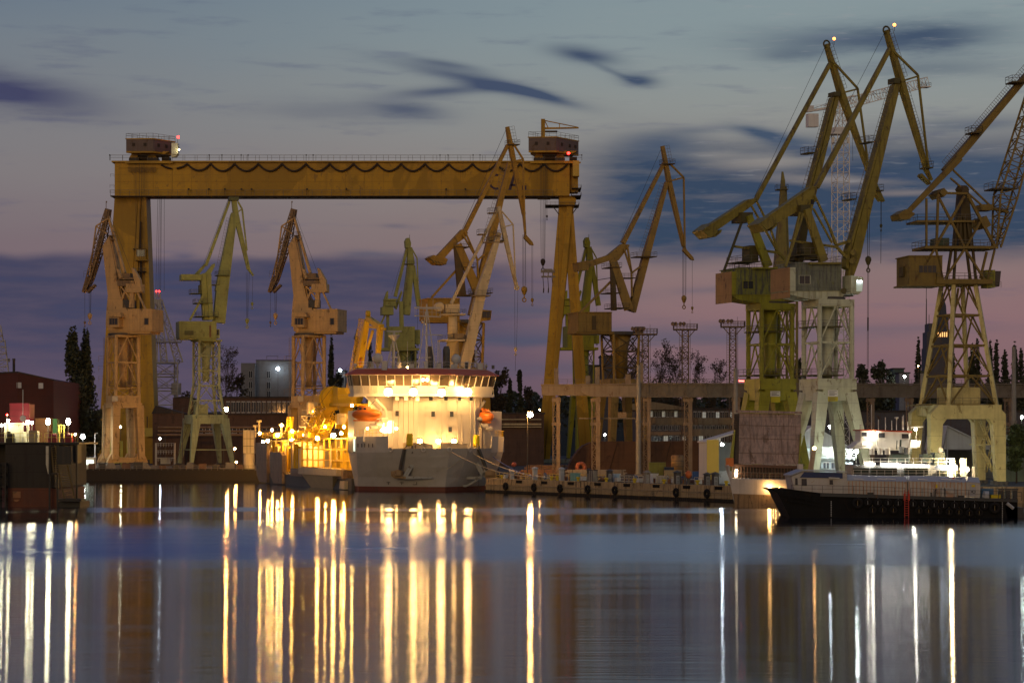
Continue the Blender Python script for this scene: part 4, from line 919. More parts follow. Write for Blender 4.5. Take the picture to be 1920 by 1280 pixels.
# ochre-brown crane right of the gantry leg
OB_ = paint('crane_brown_ochre', (0.33, 0.205, 0.045), 0.55, 0.5, (0.12,0.07,0.02), 0.7); OBD = paint('crane_brown_dark', (0.10,0.065,0.02), 0.4)
k = ochre_crane('brown ochre luffing crane just right of the gantry leg, jib hanging to the right', 1158, 562, 0.36, OB_, OBD, dict(
    boom=((1184,584),(1213,472),(1250,342),(16,14,8)), jib=((1242,274),(1254,340),(1282,462),(1285,468)), stay=((1258,309),(1282,333),(1284,462),(1254,340)),
    tie=((1245,306),(1168,456)), lever=[(1085,496),(1140,478),(1166,457),(1176,458),(1174,466),(1152,486),(1090,506)], cw=[(1085,493),(1104,490),(1104,506),(1087,508)], cwtop=[(1084,492),(1102,488),(1106,491),(1088,494)],
    pylon=((1149,487,1179,580,14),(1148,490,1151,582,8,OBD)), links=((1170,466,1184,510),(1176,460,1184,510),(1184,512,1200,500),(1184,510,1185,556)), strut=((1145,528,1084,590),),
    decks=((1142,1166,500,5),(1140,1164,548,5),(1166,1192,520,3),(1150,1180,576,6)), boom_decks=((1194,1232,480,4,-1),), house=(1084,586,1147,622), door=(1110,592,1118,618),
    ropes=((1280,470,1280,555,.06),(1282,470,1281.5,555,.06),(1284.5,468,1284.5,556,.06),(1286.5,468,1286,554,.06),(1298,488,1298,574,.05)), hooks=((1282.5,561,1.2),(1298,578,0.6))))
k.poly('jib', OB_, [(1283,463),(1300,482),(1302,488),(1297,487),(1281,470)], 0.9); k.poly('counterweight_lever', OB_, [(1150,486),(1178,458),(1181,460),(1160,488)], 1.2)
k.rope('boom_stay', 1120, 525, 1145, 521, 0.12); k.box('machine_house', OBD, 1080, 621, 1190, 625, 6)
crane_dark_tower(k, OB_, 1163, 628, 720, 3.7, 562, 0.4, 5.2, OBD); k.done(('slewing_column',))

# cream crane beside the ship's bridge
def crane_cream():
    Y = 520; M = paint('crane_cream', (0.66, 0.50, 0.27), 0.4, 0.5, (0.25,0.15,0.06), 0.7); D = paint('crane_cream_dark', (0.30, 0.20, 0.09), 0.4)
    k = K('luffing_crane', 'cream luffing crane with round king post right behind the ship bridge', 850, Y, 0.25, LG)
    gnd = gy(Y)
    k.beam('boom', M, 868, 700, 902, 545, 20, 18, 2.2, 2.2); k.beam('boom', M, 902, 545.2, 936, 437, 18, 8, 2.2, 1.2)
    k.beam('jib', M, 935, 387, 943, 427, 6, 8, 0.9, 1.2); k.beam('jib', M, 943, 427.2, 969, 540, 8, 5.5, 1.2, 0.8); k.g('jib_sheave', M).torus(k.p(969,539,0), 0.5, 0.2, k.n, 12, 6)
    k.twin('jib_stay', M, 939, 394, 962, 421, 2.4, 2.4, 1.3, 0.3); k.twin('jib_stay', M, 962, 421, 967, 533, 2.4, 2.2, 1.3, 0.3); k.twin('jib_stay', M, 943, 426, 962, 421, 2.2, 2.2, 1.3, 0.3)
    k.beam('back_tie', M, 933, 391, 846, 569, 5, 5.5, 0.8, 0.8); k.hoops(910, 430, 932, 390, 0, 6, -1.1); k.hoops(888, 470, 908, 436, 0, 6, -1.1)
    for q in ((917,931,398,2),(898,912,438,2.4),(888,920,553,3.6),(932,938,440,4),(905,944,453,1.4)): k.deck('landing', D, q[0], q[1], q[2], q[3])
    # king post
    c = lambda y: Vector((xat(849,Y), Y, zat(y,Y)))
    k.g('king_post', M).lathe(c(690), [(1.6,0),(1.5,zat(640,Y)-zat(690,Y)),(2.3,zat(637,Y)-zat(690,Y))], 18); k.g('king_post', M).beam(c(637), c(588), 2.2, 2.2, 2.0, 2.0)
    k.g('king_post', M).lathe(Vector((xat(849,Y),Y,G)), [(2.4,0),(1.9,zat(690,Y)-G)], 18)
    k.box('head_house', M, 836, 570, 862, 586, 3.0); k.g('head_winch', M).lathe(k.p(825,575,-1.2), [(1.0,0),(1.15,0.3),(1.15,2.0),(1.0,2.3)], 16, k.n)
    k.deck('collar_platform', M, 830, 874, 588, 4, 0, .3); k.deck('collar_platform', M, 829, 872, 636, 5, 0, .4); k.box('collar_platform', D, 852, 625, 870, 634, 2, -1.5)
    k.box('boom_foot', D, 858, 628, 874, 640, 2.6); k.beam('boom_foot', M, 850, 680, 874, 700, 6, 8, 3, 3)
    k.rope('hoist_rope', 965, 543, 965.5, 652, .05); k.rope('hoist_rope', 971, 543, 968.5, 652, .05); k.hook('hook_block', M, 966.8, 655, 0.7); k.rope('hoist_rope', 966.5, 660, 966.3, 696, 0.05)
    return k.done(('king_post',))
crane_cream()

# two salmon cranes on the left yard
def crane_salmon(s, label, tall):
    Y = 602+tall; M = paint('crane_salmon', (0.60, 0.37, 0.15), 0.45, 0.55, (0.16,0.09,0.04), 0.7); D = paint('crane_salmon_dark', (0.24, 0.15, 0.075), 0.5); DK = STEEL
    k = K('luffing_crane', label, 231+s, Y, -0.30, LG)
    X = lambda *a: [(x+s, y) for x, y in a]
    b = lambda part, m, x0, y0, x1, y1, *r: k.beam(part, m, x0+s, y0, x1+s, y1, *r)
    k.poly('boom', M, X((192,462),(204,443),(212,482),(225,552),(242,590),(242,612),(198,612),(199,588),(202,554)), 3.0)
    k.poly('boom', D, X((205,443),(207.5,446),(215,482),(229,552),(246,590),(242,592),(225.5,552),(212.5,482)), 2.4, 0.4)
    k.lat('jib', D, 203.5+s, 392, 190+s, 450, 8, 13, 1.2, 3.0, 5, 0.2, 0, 0.12); k.lat('jib', M, 190+s, 450, 169+s, 522, 13, 9, 3.0, 2.2, 9, 0.22, 0, 0.12); k.lat('jib', D, 169+s, 522, 160+s, 545, 9, 5, 2.2, 1.8, 3, 0.22, 0, 0.12)
    b('jib', D, 203.5, 392, 170, 522, 5, 5, 1.6, 1.2); b('jib', M, 206, 396, 176, 522, 2.6, 2.2, 0.4, 0.4); b('jib', D, 157, 548, 170, 520, 4, 7, 1.6, 1.6); b('jib', D, 165, 548, 179, 534, 4, 4, 1.2, 1.2)
    k.twin('jib_stay', M, 202+s, 410, 180+s, 424, 2.4, 2.4, 2.0, 0.35); k.twin('jib_stay', M, 180+s, 424, 168+s, 516, 2.4, 2.0, 2.0, 0.3); k.twin('jib_stay', M, 180+s, 424, 200+s, 438, 2.4, 2.4, 2.0, 0.3); k.rail('jib_landing', RAILM, X((157,520),(166,520)), 0, 1.8)
    b('back_tie', M, 203, 405, 234, 512, 3.6, 4.6, 0.8, 0.9); k.rope('hoist_rope', 206+s, 402, 246+s, 508, 0.05); k.rope('hoist_rope', 205+s, 440, 232+s, 540, 0.05)
    k.deck('boom_landing', D, 203+s, 212+s, 448, 2.5)
    k.deck('boom_landing', D, 203+s, 211+s, 441, 2.0)
    b('beacon_mast', D, 199, 392, 199, 379, 0.8, 0.8, 0.15, 0.15); k.box('beacon_mast', D, 198.3+s, 377, 199.9+s, 380, 0.3)
    k.poly('counterweight_lever', M, X((246,502),(250,503),(262,524),(265,546),(258,549),(252,528)), 1.2, -2); k.poly('counterweight_lever', M, X((218,505),(222,504),(228,520),(224,522)), 1.2, -2)
    k.box('drive_frame', D, 221+s, 520, 250+s, 524, 4); k.box('drive_frame', M, 220+s, 526, 250+s, 536, 4.4); k.box('drive_frame', D, 226+s, 512, 244+s, 520, 3); k.box('counterweight', M, 236+s, 532, 262+s, 548, 3, -1)
    k.twin('pylon', M, 249+s, 526, 247+s, 577, 7, 9, 3.6, 0.8); k.twin('pylon', M, 244+s, 526, 229+s, 560, 3.4, 3.4, 3.4, 0.5); k.twin('pylon', M, 226+s, 536, 246+s, 560, 2.6, 2.6, 3.2, 0.4); k.twin('pylon_strut', M, 253+s, 538, 273+s, 580, 3, 3, 3, 0.45, 5)
    k.box('winch', DK, 230+s, 562, 246+s, 577, 3)
    k.box('machine_house', M, 239+s, 579, 285+s, 621, 7); k.ribs('machine_house', M, 240+s, 580, 284+s, 620, 9, 7); k.poly('machine_house', M, X((199,596),(239.2,582),(239.2,621),(203,621)), 6.6)
    k.windows('machine_house>window', 271+s, 597, 278+s, 608, 1, 7, 0, D)
    k.box('machine_house', D, 206+s, 621, 282+s, 625.5, 6)
    k.poly('cab', M, X((203,595),(222,595),(223,613),(205,613)), 2.4, -4.6); k.windows('cab>window', 205+s, 597, 220+s, 608, 3, 2.4, -4.6, D); k.poly('cab', D, X((206,586),(224,586),(228,594),(202,594)), 2.4, -4.4)
    k.g('slewing_ring', STEEL).lathe(Vector((xat(231+s,Y),Y,zat(629,Y))), [(4.2,0),(4.2,0.6)], 20)
    zt = zat(632, Y); z1 = zat(728, Y); z2 = zat(760, Y); yaw = math.radians(30); w = 3.3
    k.slab('tower_ring', M, 231+s, w+0.4, zt, zt+0.45, yaw); k.tower(M, 231+s, w, z1, w, zt, yaw, 2, 0.54, 0.2, kind='V')
    k.g('slewing_column', M).lathe(Vector((xat(231+s,Y),Y,z1)), [(0.9,0),(1.0,4),(1.4,(zt-z1)*.7),(1.6,zt-z1)], 16)
    k.slab('portal_box', M, 231+s, w+0.5, z2, zat(742,Y), yaw); k.tower(M, 231+s, w+0.1, zat(742,Y), w+0.1, z1, yaw, 1, 0.5, 0.15, colname='stub_column', brace='stub_bracing')
    A, B = k.portal(M, 231+s, w+0.6, G+1.6, w+0.1, z2, yaw, 1.7, 2.2, 1.4, wheels=False)
    u = Vector((math.cos(yaw), math.sin(yaw), 0)); n = Vector((-u.y,u.x,0))
    for q in (0, 1):
        a, c = (A[0], A[1]) if q == 0 else (A[3], A[2])
        ext = u*2.0; k.g('sill_beam#%d' % q, M).prism([a-ext-Vector((0,0,0.9)), c+ext-Vector((0,0,0.9)), c+ext*0.8+Vector((0,0,0.3)), c+u*0.8+Vector((0,0,1.6)), c-u*1.0+Vector((0,0,1.6)), c-u*1.6+Vector((0,0,0.5)), a+u*1.6+Vector((0,0,0.5)), a+u*1.0+Vector((0,0,1.6)), a-u*0.8+Vector((0,0,1.6)), a-ext*0.8+Vector((0,0,0.3))], n*1.5)
        for e in (a-u*1.0, c+u*1.0):
            bb = k.g('bogie#%d%d' % (q, int(e.x*10)), CONC); base = Vector((e.x, e.y, G))
            bb.prism([base+n*0.1-u*2.0+Vector((0,0,0.5)), base+n*0.1+u*2.0+Vector((0,0,0.5)), base+n*0.1+u*0.6+Vector((0,0,2.1)), base+n*0.1-u*0.6+Vector((0,0,2.1))], n*1.2)
            for t in (-1.5, -.5, .5, 1.5): bb.tube(base+u*t+n*0.0+Vector((0,0,.42)), base+u*t+n*1.4+Vector((0,0,.42)), .42, n=10)
    k.deck('tower_landing', D, 205+s, 250+s, 722, 5); k.stepladder('tower_ladder', D, 195+s, 838, 195+s, 632, -2)
    for y in (678, 697, 716, 740): k.rail('tower_ladder', RAILM, X((185,y),(196,y)), -2, 1.6)
    k.poly('capacity_sign', paint('sign_cream',(0.55,0.42,0.25),0.2), X((210,742),(221,742),(221,752),(210,752)), 0.1, -6.4)
    k.stepladder('leg_ladder', D, 240+s, 800, 258+s, 745, -1)
    for x in (167, 169.5, 171): k.rope('hoist_rope', x+s, 546, 168.6+s+(x-169)*.6, 588, .05)
    k.rope('hoist_rope', 159+s, 548, 159+s, 602, .05); k.hook('hook_block', M, 168.5+s, 593, 1.1); k.hook('hook_block', D, 159+s, 605, .55); k.rope('hoist_rope', 159+s, 606, 159+s, 613, .06)
    return k.done(('slewing_column',))
crane_salmon(0, 'salmon luffing crane in front of the gantry left leg, jib hanging left', 0)
crane_salmon(348, 'salmon luffing crane between the grey block and the ship yellow deck crane', 8)

# pale green yellow crane under the girder
def crane_lime():
    Y = 625; M = paint('crane_lime', (0.40, 0.40, 0.12), 0.5, 0.55, (0.16,0.14,0.05), 0.7); D = paint('crane_lime_dark', (0.14,0.14,0.05), 0.4); L_ = paint('crane_lime_pale', (0.45,0.46,0.22), 0.45)
    k = K('luffing_crane', 'pale lime luffing crane with box counterweight under the gantry girder', 388, Y, 0.30, LG)
    k.beam('boom', M, 410, 605, 416, 545, 22, 22, 2.6, 2.6); k.beam('boom', M, 416, 545.2, 439, 400, 22, 11, 2.6, 1.5); k.beam('boom', D, 404, 545, 433, 402, 2, 1.4, 2.8, 1.7)
    k.hoops(413, 500, 432, 410, -1.3, 16, 1.1); k.deck('boom_landing', D, 407, 430, 515, 4)
    k.beam('jib', M, 438, 371, 442, 402, 9, 10, 1.2, 1.5); k.beam('jib', M, 442, 402.2, 466, 505, 10, 6, 1.5, 0.9); k.beam('jib', M, 464, 502, 475, 517, 5, 3, 0.8, 0.7); k.box('jib_head', D, 430, 369, 448, 376, 2.4)
    k.twin('jib_stay', M, 446, 378, 454, 392, 3, 3, 1.4, .35); k.twin('jib_stay', M, 454, 392, 463, 470, 3, 2.6, 1.4, .35); k.twin('jib_stay', M, 445, 398, 454, 392, 2.4, 2.4, 1.4, .35)
    k.beam('back_tie', M, 430, 378, 386, 498, 4.6, 5.6, 0.9, 0.9); k.rope('hoist_rope', 428, 373, 380, 500, .05)
    k.poly('counterweight_lever', M, [(376,514),(386,511),(398,496),(403,493),(403,499),(394,516),(378,521)], 1.6); k.box('counterweight', M, 340, 514, 378, 525, 4.0); k.poly('counterweight_lever', M, [(366,513),(384,494),(387,497),(374,514)], 1.4, 2)
    k.beam('pylon', M, 385, 515, 387, 600, 20, 14, 3.2, 2.4); k.beam('pylon', M, 391, 514, 396, 600, 8, 8, 1, 1, -2); k.twin('pylon_strut', M, 381, 554, 356, 600, 4, 4, 3, .45, 5); k.beam('pylon', L_, 386, 570, 386, 600, 8, 8, 3.6, 3.6)
    for q in ((358,378,549,4),(366,400,567,5),(394,412,533,3),(368,410,592,6)): k.deck('platform', D, *q)
    k.box('luffing_drive', D, 374, 534, 386, 550, 2.5)
    k.box('machine_house', M, 336, 602, 406, 633, 7.0); k.ribs('machine_house', M, 337, 603, 404, 632, 8, 7.0); k.box('machine_house', D, 337, 632, 406, 636, 6.2); k.poly('machine_house>door', paint('door_rust',(0.22,0.10,0.05),0.4), [(392.5,632),(396,632),(396,610),(392.5,610)], .1, -3.62)
    k.box('machine_house>grille', D, 346, 620, 363, 628, .1, -3.62); k.box('cab', L_, 398, 617, 412, 634, 3, -1); k.windows('cab>window', 400, 619, 410, 627, 2, 3, -1, D)
    zt = zat(640,Y); z1 = zat(723,Y); z2 = zat(778,Y); yaw = math.radians(25)
    k.slab('tower_ring', M, 387, 3.7, zt, zt+.4, yaw); k.tower(L_, 387, 3.0, z1, 3.0, zt, yaw, 3, .3, .14, kind='X', square=True); k.tower(L_, 387, 4.1, z2, 3.0, z1, yaw, 2, .3, .14, kind='V', square=True, colname='flared_column', brace='flared_bracing')
    k.g('slewing_column', L_).lathe(Vector((xat(386,Y),Y,zat(715,Y))), [(1.0,0),(1.2,6),(2.0,zt-zat(715,Y))], 16); k.box('switch_house', L_, 366, 758, 390, 777, 3.4)
    A, B = k.portal(L_, 386, 6.2, G, 4.2, zat(786,Y), yaw, 0.9, 2.4, 2.6)
    for a in ((0,1),(1,2),(2,3),(3,0)): k.g('leg_tie#%d' % a[0], L_).beam(A[a[0]].lerp(B[a[0]],.32), A[a[1]].lerp(B[a[1]],.32), .25, .25)
    k.stepladder('leg_ladder', D, 330, 868, 352, 800, -4)
    for x in (461, 464, 467): k.rope('hoist_rope', x+.6, 510, x*.4+278, 596, .05)
    k.rope('hoist_rope', 474, 518, 473, 566, .05); k.hook('hook_block', M, 463.4, 602, 1.0); k.hook('hook_block', M, 472.8, 570, .7)
    return k.done(('slewing_column',))
crane_lime()

# two cranes seen end-on, and a slim one further right
def crane_endon(label, px, Y, M, D, J):
    k = K('luffing_crane', label, px, Y, 0.25, LG); s = J['s']; dx = J['dx']; y0 = J['y0']
    q = lambda x: px+(x-765)*s+dx
    r = lambda y: y0+(y-446)*s
    b = lambda part, m, xa, ya, xb, yb, *w: k.beam(part, m, q(xa), r(ya), q(xb), r(yb), *w)
    k.poly('jib_head', M, [(q(760),r(452)),(q(763),r(446)),(q(768),r(446)),(q(771),r(456)),(q(770),r(466)),(q(761),r(464))], 2.4); k.box('jib_head', D, q(762), r(455), q(764), r(462), 2.6)
    b('beacon_mast', D, 768, 448, 768, 440, .8, .6, .15, .1)
    b('boom', M, 768, 464, 770, 495, 8, 14, 2, 2); b('boom', M, 770, 492, 760, 590, 12, 16, 2, 2.6); b('boom', D, 768, 500, 757, 590, 1.6, 2, 2.2, 2.8); k.hoops(q(762), r(580), q(769), r(500), -1.3, 20, 1.0)
    b('back_tie', M, 763, 466, 741, 556, 4.6, 6, .9, .9); k.rope('hoist_rope', q(761), r(462), q(734), r(552), .05); b('jib', M, 774, 498, 786, 574, 7, 9, 1.2, 1.2); k.twin('jib_stay', M, q(771), r(464), q(782), r(484), 2.2, 2.2, 1.4, .3); k.twin('jib_stay', M, q(782), r(484), q(785), r(560), 2.2, 2, 1.4, .3)
    k.deck('boom_landing', D, q(759), q(776), r(494), 3.4)
    k.poly('counterweight_lever', M, [(q(725),r(547)),(q(728),r(545)),(q(728),r(556)),(q(722),r(585)),(q(718),r(585)),(q(720),r(562))], 1.2); k.poly('counterweight_lever', M, [(q(750),r(552)),(q(753),r(545)),(q(755),r(548)),(q(744),r(580)),(q(740),r(576))], 1.2)
    k.box('counterweight', M, q(717), r(575), q(738), r(590), 4); k.box('drive_frame', M, q(722), r(560), q(745), r(563), 4); k.box('drive_frame', D, q(723), r(564), q(743), r(574), 3.4)
    k.twin('pylon', M, q(752), r(565), q(753), r(614), 7, 8, 3, .8); b('pylon_strut', M, 722, 590, 708, 620, 3, 3, .6, .6); b('pylon', M, 727, 590, 727, 612, 5, 5, 1, 1)
    k.box('machine_house', M, q(728), r(612), q(778), r(652), 7); k.ribs('machine_house', M, q(729), r(613), q(777), r(651), 9, 7); k.box('machine_house', D, q(716), r(652), q(786), r(657), 6.4); k.box('cab', M, q(776), r(618), q(788), r(645), 3)
    zt = zat(r(658), Y); zb = zat(r(740), Y); k.tower(M, q(758), 2.9*s, zb, 3.1*s, zt, .35, 3, .34, .15, kind='X', bm=D); k.g('slewing_column', M).lathe(Vector((xat(q(758),Y),Y,zb)), [(1.2,0),(1.6,3),(2.2,zt-zb)], 14)
    k.portal(M, q(758), 4.6*s, G, 3.0*s, zb, .35, 1.2, 2, 2.2)
    k.hook('hook_block', D, q(783), r(640), .8); k.rope('hoist_rope', q(783), r(576), q(783), r(635), .06)
    return k.done(('slewing_column',))
crane_endon('pale green luffing crane seen end-on behind the ship bridge', 765, 730, paint('crane_sage', (0.36,0.36,0.10), .5, .55, (.14,.12,.04), .7), paint('crane_sage_dark', (.12,.12,.04), .4), dict(s=1.0, dx=0, y0=446))
crane_endon('green yellow luffing crane seen end-on between the gantry right legs', 1101, 830, paint('crane_acid', (0.33,0.30,0.015), .5, .55, (.12,.1,.02), .7), paint('crane_acid_dark', (.10,.09,.02), .4), dict(s=1.0, dx=0, y0=445))
def crane_slim():
    Y = 530; M = paint('crane_olive_dull', (0.20,0.17,0.04), .5); D = paint('crane_olive_dark', (.1,.09,.03))
    k = K('luffing_crane', 'slim dark olive crane mast rising between the two big right-hand cranes', 1466, Y, 0.1, LG)
    k.beam('mast', M, 1468, 338, 1462, 520, 7, 24, 1, 3); k.beam('mast', D, 1473, 350, 1476, 520, 3, 8, 1, 2, 1); k.beam('mast', M, 1467, 322, 1468, 340, 3, 7, .4, 1)
    for x in (1465, 1469): k.rope('mast_tip', x, 340, 1467, 322, .06)
    k.deck('mast_platform', D, 1457, 1478, 354, 2.4); k.hoops(1462, 480, 1464, 350, -.8, 24, 1.0)
    zt = zat(520, Y); zb = zat(720, Y); k.slab('machine_house', M, 1464, 3.6, zt-6, zt, .3); k.tower(M, 1464, 3, zb, 3, zt-6, .3, 3, .34, .15); k.portal(M, 1464, 4.6, G, 3.0, zb, .3, 1.2, 2, 2.2)
    return k.done()
crane_slim()

# white tower crane behind
def tower_crane():
    Y = 640; W = paint('tower_crane_white', (0.72,0.70,0.66), .25, .5); RD = paint('tower_crane_red', (0.5,0.12,0.08), .3); DK = STEEL
    k = K('tower_crane', 'white lattice tower crane with red turntable behind the two big cranes', 1576, Y, 0.35, None, 'tower crane')
    a = Vector((xat(1576,Y),Y,G)); b = Vector((a.x,Y,zat(250,Y)))
    k.g('mast', W).lattice(a, b, 3.9, 3.9, 3.9, 3.9, 34, .17, .1, side=Vector((math.cos(.3),math.sin(.3),0)))
    k.box('turntable', W, 1566, 238, 1586, 250, 3.4); k.box('turntable', DK, 1560, 248, 1592, 251, 4.4); k.rail('turntable', W, [(1560,248),(1592,248)], -2.2); k.lat('turntable', W, 1576, 240, 1577, 185, 16, 12, 2.4, 2, 4, .16)
    k.lat('jib', W, 1566, 200, 1738, 154, 20, 17, 1.9, 1.7, 16, .17, 0, .1); k.deck('jib_tip', W, 1728, 1746, 162, 2.6)
    k.lat('jib', RD, 1549, 204, 1600, 186, 12, 14, 2.0, 2.0, 5, .18, 0, .11)
    k.beam('counter_jib', W, 1512, 209, 1566, 201, 4, 4, 2, 2); k.rail('counter_jib', W, [(1506,208),(1566,199)], -1.2); k.rail('counter_jib', W, [(1506,208),(1566,199)], 1.2); k.box('counter_jib', DK, 1516, 198, 1526, 209, 1.8)
    k.box('counterweight', W, 1516, 213, 1535, 238, 1.8); k.rope('pendant', 1576, 185, 1516, 207, .08); k.rope('pendant', 1577, 185, 1690, 170, .07)
    k.poly('cab', RD, [(1595,224),(1603,224),(1603,238),(1597,240)], 1.8, -2); k.windows('cab>window', 1597, 226, 1602, 233, 1, 1.8, -2, DK); k.rope('hoist_rope', 1598, 245, 1599, 302, .06)
    for x in (1562, 1590): k.rope('feet', x, 258, x, 268, .5, 0, W)
    return k.done()
tower_crane()

# pale lattice mast with red beacons, left of the lime crane, and a part of another at the frame's left edge
def lattice_mast():
    Y = 840; W = paint('mast_pale', (0.42,0.40,0.38), .4, .6)
    k = K('lattice_crane', 'pale lattice crane mast topped by red beacons behind the gantry left leg', 306, Y, 0.2, None, 'lattice crane')
    k.lat('mast', W, 296, 548, 296, 562, 8, 10, 2, 2, 2, .25)
    for (xa, xb) in ((294,287),(300,336)): k.lat('mast', W, xa, 562, xb, 680, 7, 14, 1.8, 2.6, 11, .28, 0, .16)
    k.lat('mast', W, 297, 562, 308, 680, 7, 12, 1.8, 2.6, 11, .28, 0, .16)
    for y in (640, 680, 700, 726): k.deck('platform', W, 287, 337-(y-680)*.1, y, 7)
    k.tower(W, 310, 4.2, G, 4.2, zat(680,Y), .3, 7, .32, .16, kind='X'); k.box('machine_house', W, 322, 718, 340, 740, 4)
    k.beam('cross_arm', W, 262, 563, 300, 566, 6, 6, 2, 2)
    for x in (293, 298.5): k.g('beacon', E_RED).ball(k.p(x, 546, 0), .36, n=8, m=6)
    k.done()
    k = K('lattice_crane', 'pale lattice crane mast cut off by the left edge of the picture', -6, 700, 0.2, None, 'lattice crane')
    k.lat('mast', W, -6, 610, -6, 640, 14, 24, 2, 3, 3, .22, 0, .12); k.lat('mast', W, -6, 640, 4, 700, 30, 24, 4, 4, 5, .22, 0, .12); k.tower(W, 0, 3.4, G, 3.0, zat(700,700), .3, 6, .28, .14, kind='X'); k.box('cab', W, 12, 672, 19, 678, 1.5); k.done()
lattice_mast()
# ------------------------------------------------------------------ the floodlit offshore ship
SA = math.radians(20); SO = Vector((-13.3, 455, 0)); SAF = Vector((-math.sin(SA), math.cos(SA), 0)); SPT = Vector((math.cos(SA), math.sin(SA), 0))
def W(s, t, z=0.0): return SO+SAF*s+SPT*t+Vector((0,0,z))
def s_at(px, t): k = (px-CX)/F; return (k*(SO.y+SPT.y*t)-SO.x-SPT.x*t)/(SAF.x-k*SAF.y)
def t_at(px, s): k = (px-CX)/F; return (k*(SO.y+SAF.y*s)-SO.x-SAF.x*s)/(SPT.x-k*SPT.y)
def z_at(py, s, t): return zat(py, W(s,t).y)
def Q(px, py, s=None, t=None):
    if s is None: s = s_at(px, t)
    else: t = t_at(px, s)
    return W(s, t, z_at(py, s, t))
def ship():
    HG = paint('hull_grey', (0.46, 0.42, 0.37), 0.38, 0.5, (0.20,0.11,0.05), 0.6, streak=0.35); HR = paint('hull_red_boot', (0.16,0.05,0.03), .4)
    WH = paint('ship_white', (0.50,0.455,0.395), .25, .45, (0.35,0.22,0.10), .6); RD = paint('bridge_roof_red', (0.46,0.09,0.035), .2, .5); YE = paint('ship_yellow', (0.66,0.40,0.012), .3, .45, (.3,.18,.03), .6)
    OR = paint('lifeboat_orange', (0.62,0.16,0.02), .2, .4); DKG = paint('deck_dark', (0.10,0.09,0.075), .4); CRM = paint('ship_cream', (0.60,0.47,0.27), .3)
    R = thing('offshore_ship', 'big grey offshore ship with red bridge roof, floodlit white superstructure and yellow deck gear', 'ship', W(40,0,0))
    ps = {}
    def g(name, m):
        if name not in ps: ps[name] = (MB(), m)
        return ps[name][0]
    def plan(pts): return [(W(s,t).x, W(s,t).y) for s, t in pts]
    # ---- hull, lofted from waterline to deck
    up = [(0,0),(1.2,4.6),(4.2,9.6),(8.2,14),(13,17)]; lo = [(3.2,0),(5,3.2),(8.5,8),(12.5,12.2),(16.5,15.4)]
    def ring(t): return [(a[0]+(b[0]-a[0])*t, a[1]+(b[1]-a[1])*t) for a, b in zip(lo, up)]
    def full(rg, send=19.5, tend=None):
        last = rg[-1][1] if tend is None else tend
        right = rg+[(send, last)]
        return [(s,-t) for s, t in right[::-1]]+right[1:]
    zs = [(-1.0,0.0),(1.2,0.08),(3.0,0.25),(5.2,0.55),(7.4,0.82),(9.25,1.0)]
    def loft(mb, zs, cap=True, send=19.5):
        rings = [[W(s,t,z) for s, t in full(ring(f), send)] for z, f in zs]; n = len(rings[0])
        fs = [(k*n+i, k*n+(i+1)%n, (k+1)*n+(i+1)%n, (k+1)*n+i) for k in range(len(rings)-1) for i in range(n)]
        fs += [tuple(range(n))[::-1], tuple((len(rings)-1)*n+i for i in range(n))]
        mb.add([v for r in rings for v in r], fs)
    loft(g('hull', HG), [(1.0,.07)]+zs[2:-1]+[(8.4,.92)]); loft(g('boot_top', HR), [(-1.0,0),(1.0,.07)])
    # bulwark: thin plating round the foredeck, higher at the shoulders
    b = g('bulwark', HG); rg = ring(1.0); rg0 = ring(.92); rgi = [(s+.25, t*.985) for s, t in rg]
    for sg in (-1, 1):
        pts = list(zip(rg0, rg))
        for (a0,a1),(c0,c1) in zip(pts, pts[1:]):
            hi = 9.25
            for f0, f1 in ((0,.5),(.5,1)):
                A0 = (a0[0]+(c0[0]-a0[0])*f0, a0[1]+(c0[1]-a0[1])*f0); C0 = (a0[0]+(c0[0]-a0[0])*f1, a0[1]+(c0[1]-a0[1])*f1)
                A1 = (a1[0]+(c1[0]-a1[0])*f0, a1[1]+(c1[1]-a1[1])*f0); C1 = (a1[0]+(c1[0]-a1[0])*f1, a1[1]+(c1[1]-a1[1])*f1)
                h = 11.8 if A1[0] >= 6.0 else 9.25
                q = [W(A0[0],A0[1]*sg,8.4), W(C0[0],C0[1]*sg,8.4), W(C1[0],C1[1]*sg,h), W(A1[0],A1[1]*sg,h)]; inn = SAF*0.25-SPT*(0.12*sg)
                b.add(q+[v+inn for v in q], [(0,1,2,3),(7,6,5,4),(0,4,5,1),(1,5,6,2),(2,6,7,3),(3,7,4,0)])
        q = [W(13,17*sg,8.4), W(19.5,17*sg,8.4), W(19.5,17*sg,11.8), W(13,17*sg,11.8)]; inn = SPT*(-.2*sg)
        b.add(q+[v+inn for v in q], [(0,1,2,3),(7,6,5,4),(0,4,5,1),(1,5,6,2),(2,6,7,3),(3,7,4,0)])
    def hull_at(px, z, out=0.0):
        f = max(0, min(1, (z+1)/10.25)); f = [f2 for z2, f2 in zs]; 
        for (z0,f0),(z1,f1) in zip(zs, zs[1:]):
            if z0 <= z <= z1: ff = f0+(f1-f0)*(z-z0)/(z1-z0)
        if z > 9.25: ff = 1
        rr = ring(ff); ol = [(s,-t) for s, t in rr[::-1]]+rr[1:]
        best = None
        for (a,c) in zip(ol, ol[1:]):
            for i in range(21):
                s = a[0]+(c[0]-a[0])*i/20; t = a[1]+(c[1]-a[1])*i/20; w = W(s,t,z); e = abs(CX+w.x/w.y*F-px)
                if best is None or e < best[0]:
                    d = (W(c[0],c[1])-W(a[0],a[1])).normalized(); nn = Vector((d.y,-d.x,0)); best = (e, w+nn*out, d, nn)
        return best[1], best[2], best[3]
    # ---- low working deck aft, with stern quarters
    g('aft_hull', DKG).plan(plan([(19.4,-16.2),(19.4,16.2),(100,16.2),(107,11),(107,-11),(100,-16.2)]), -1, 2.6)
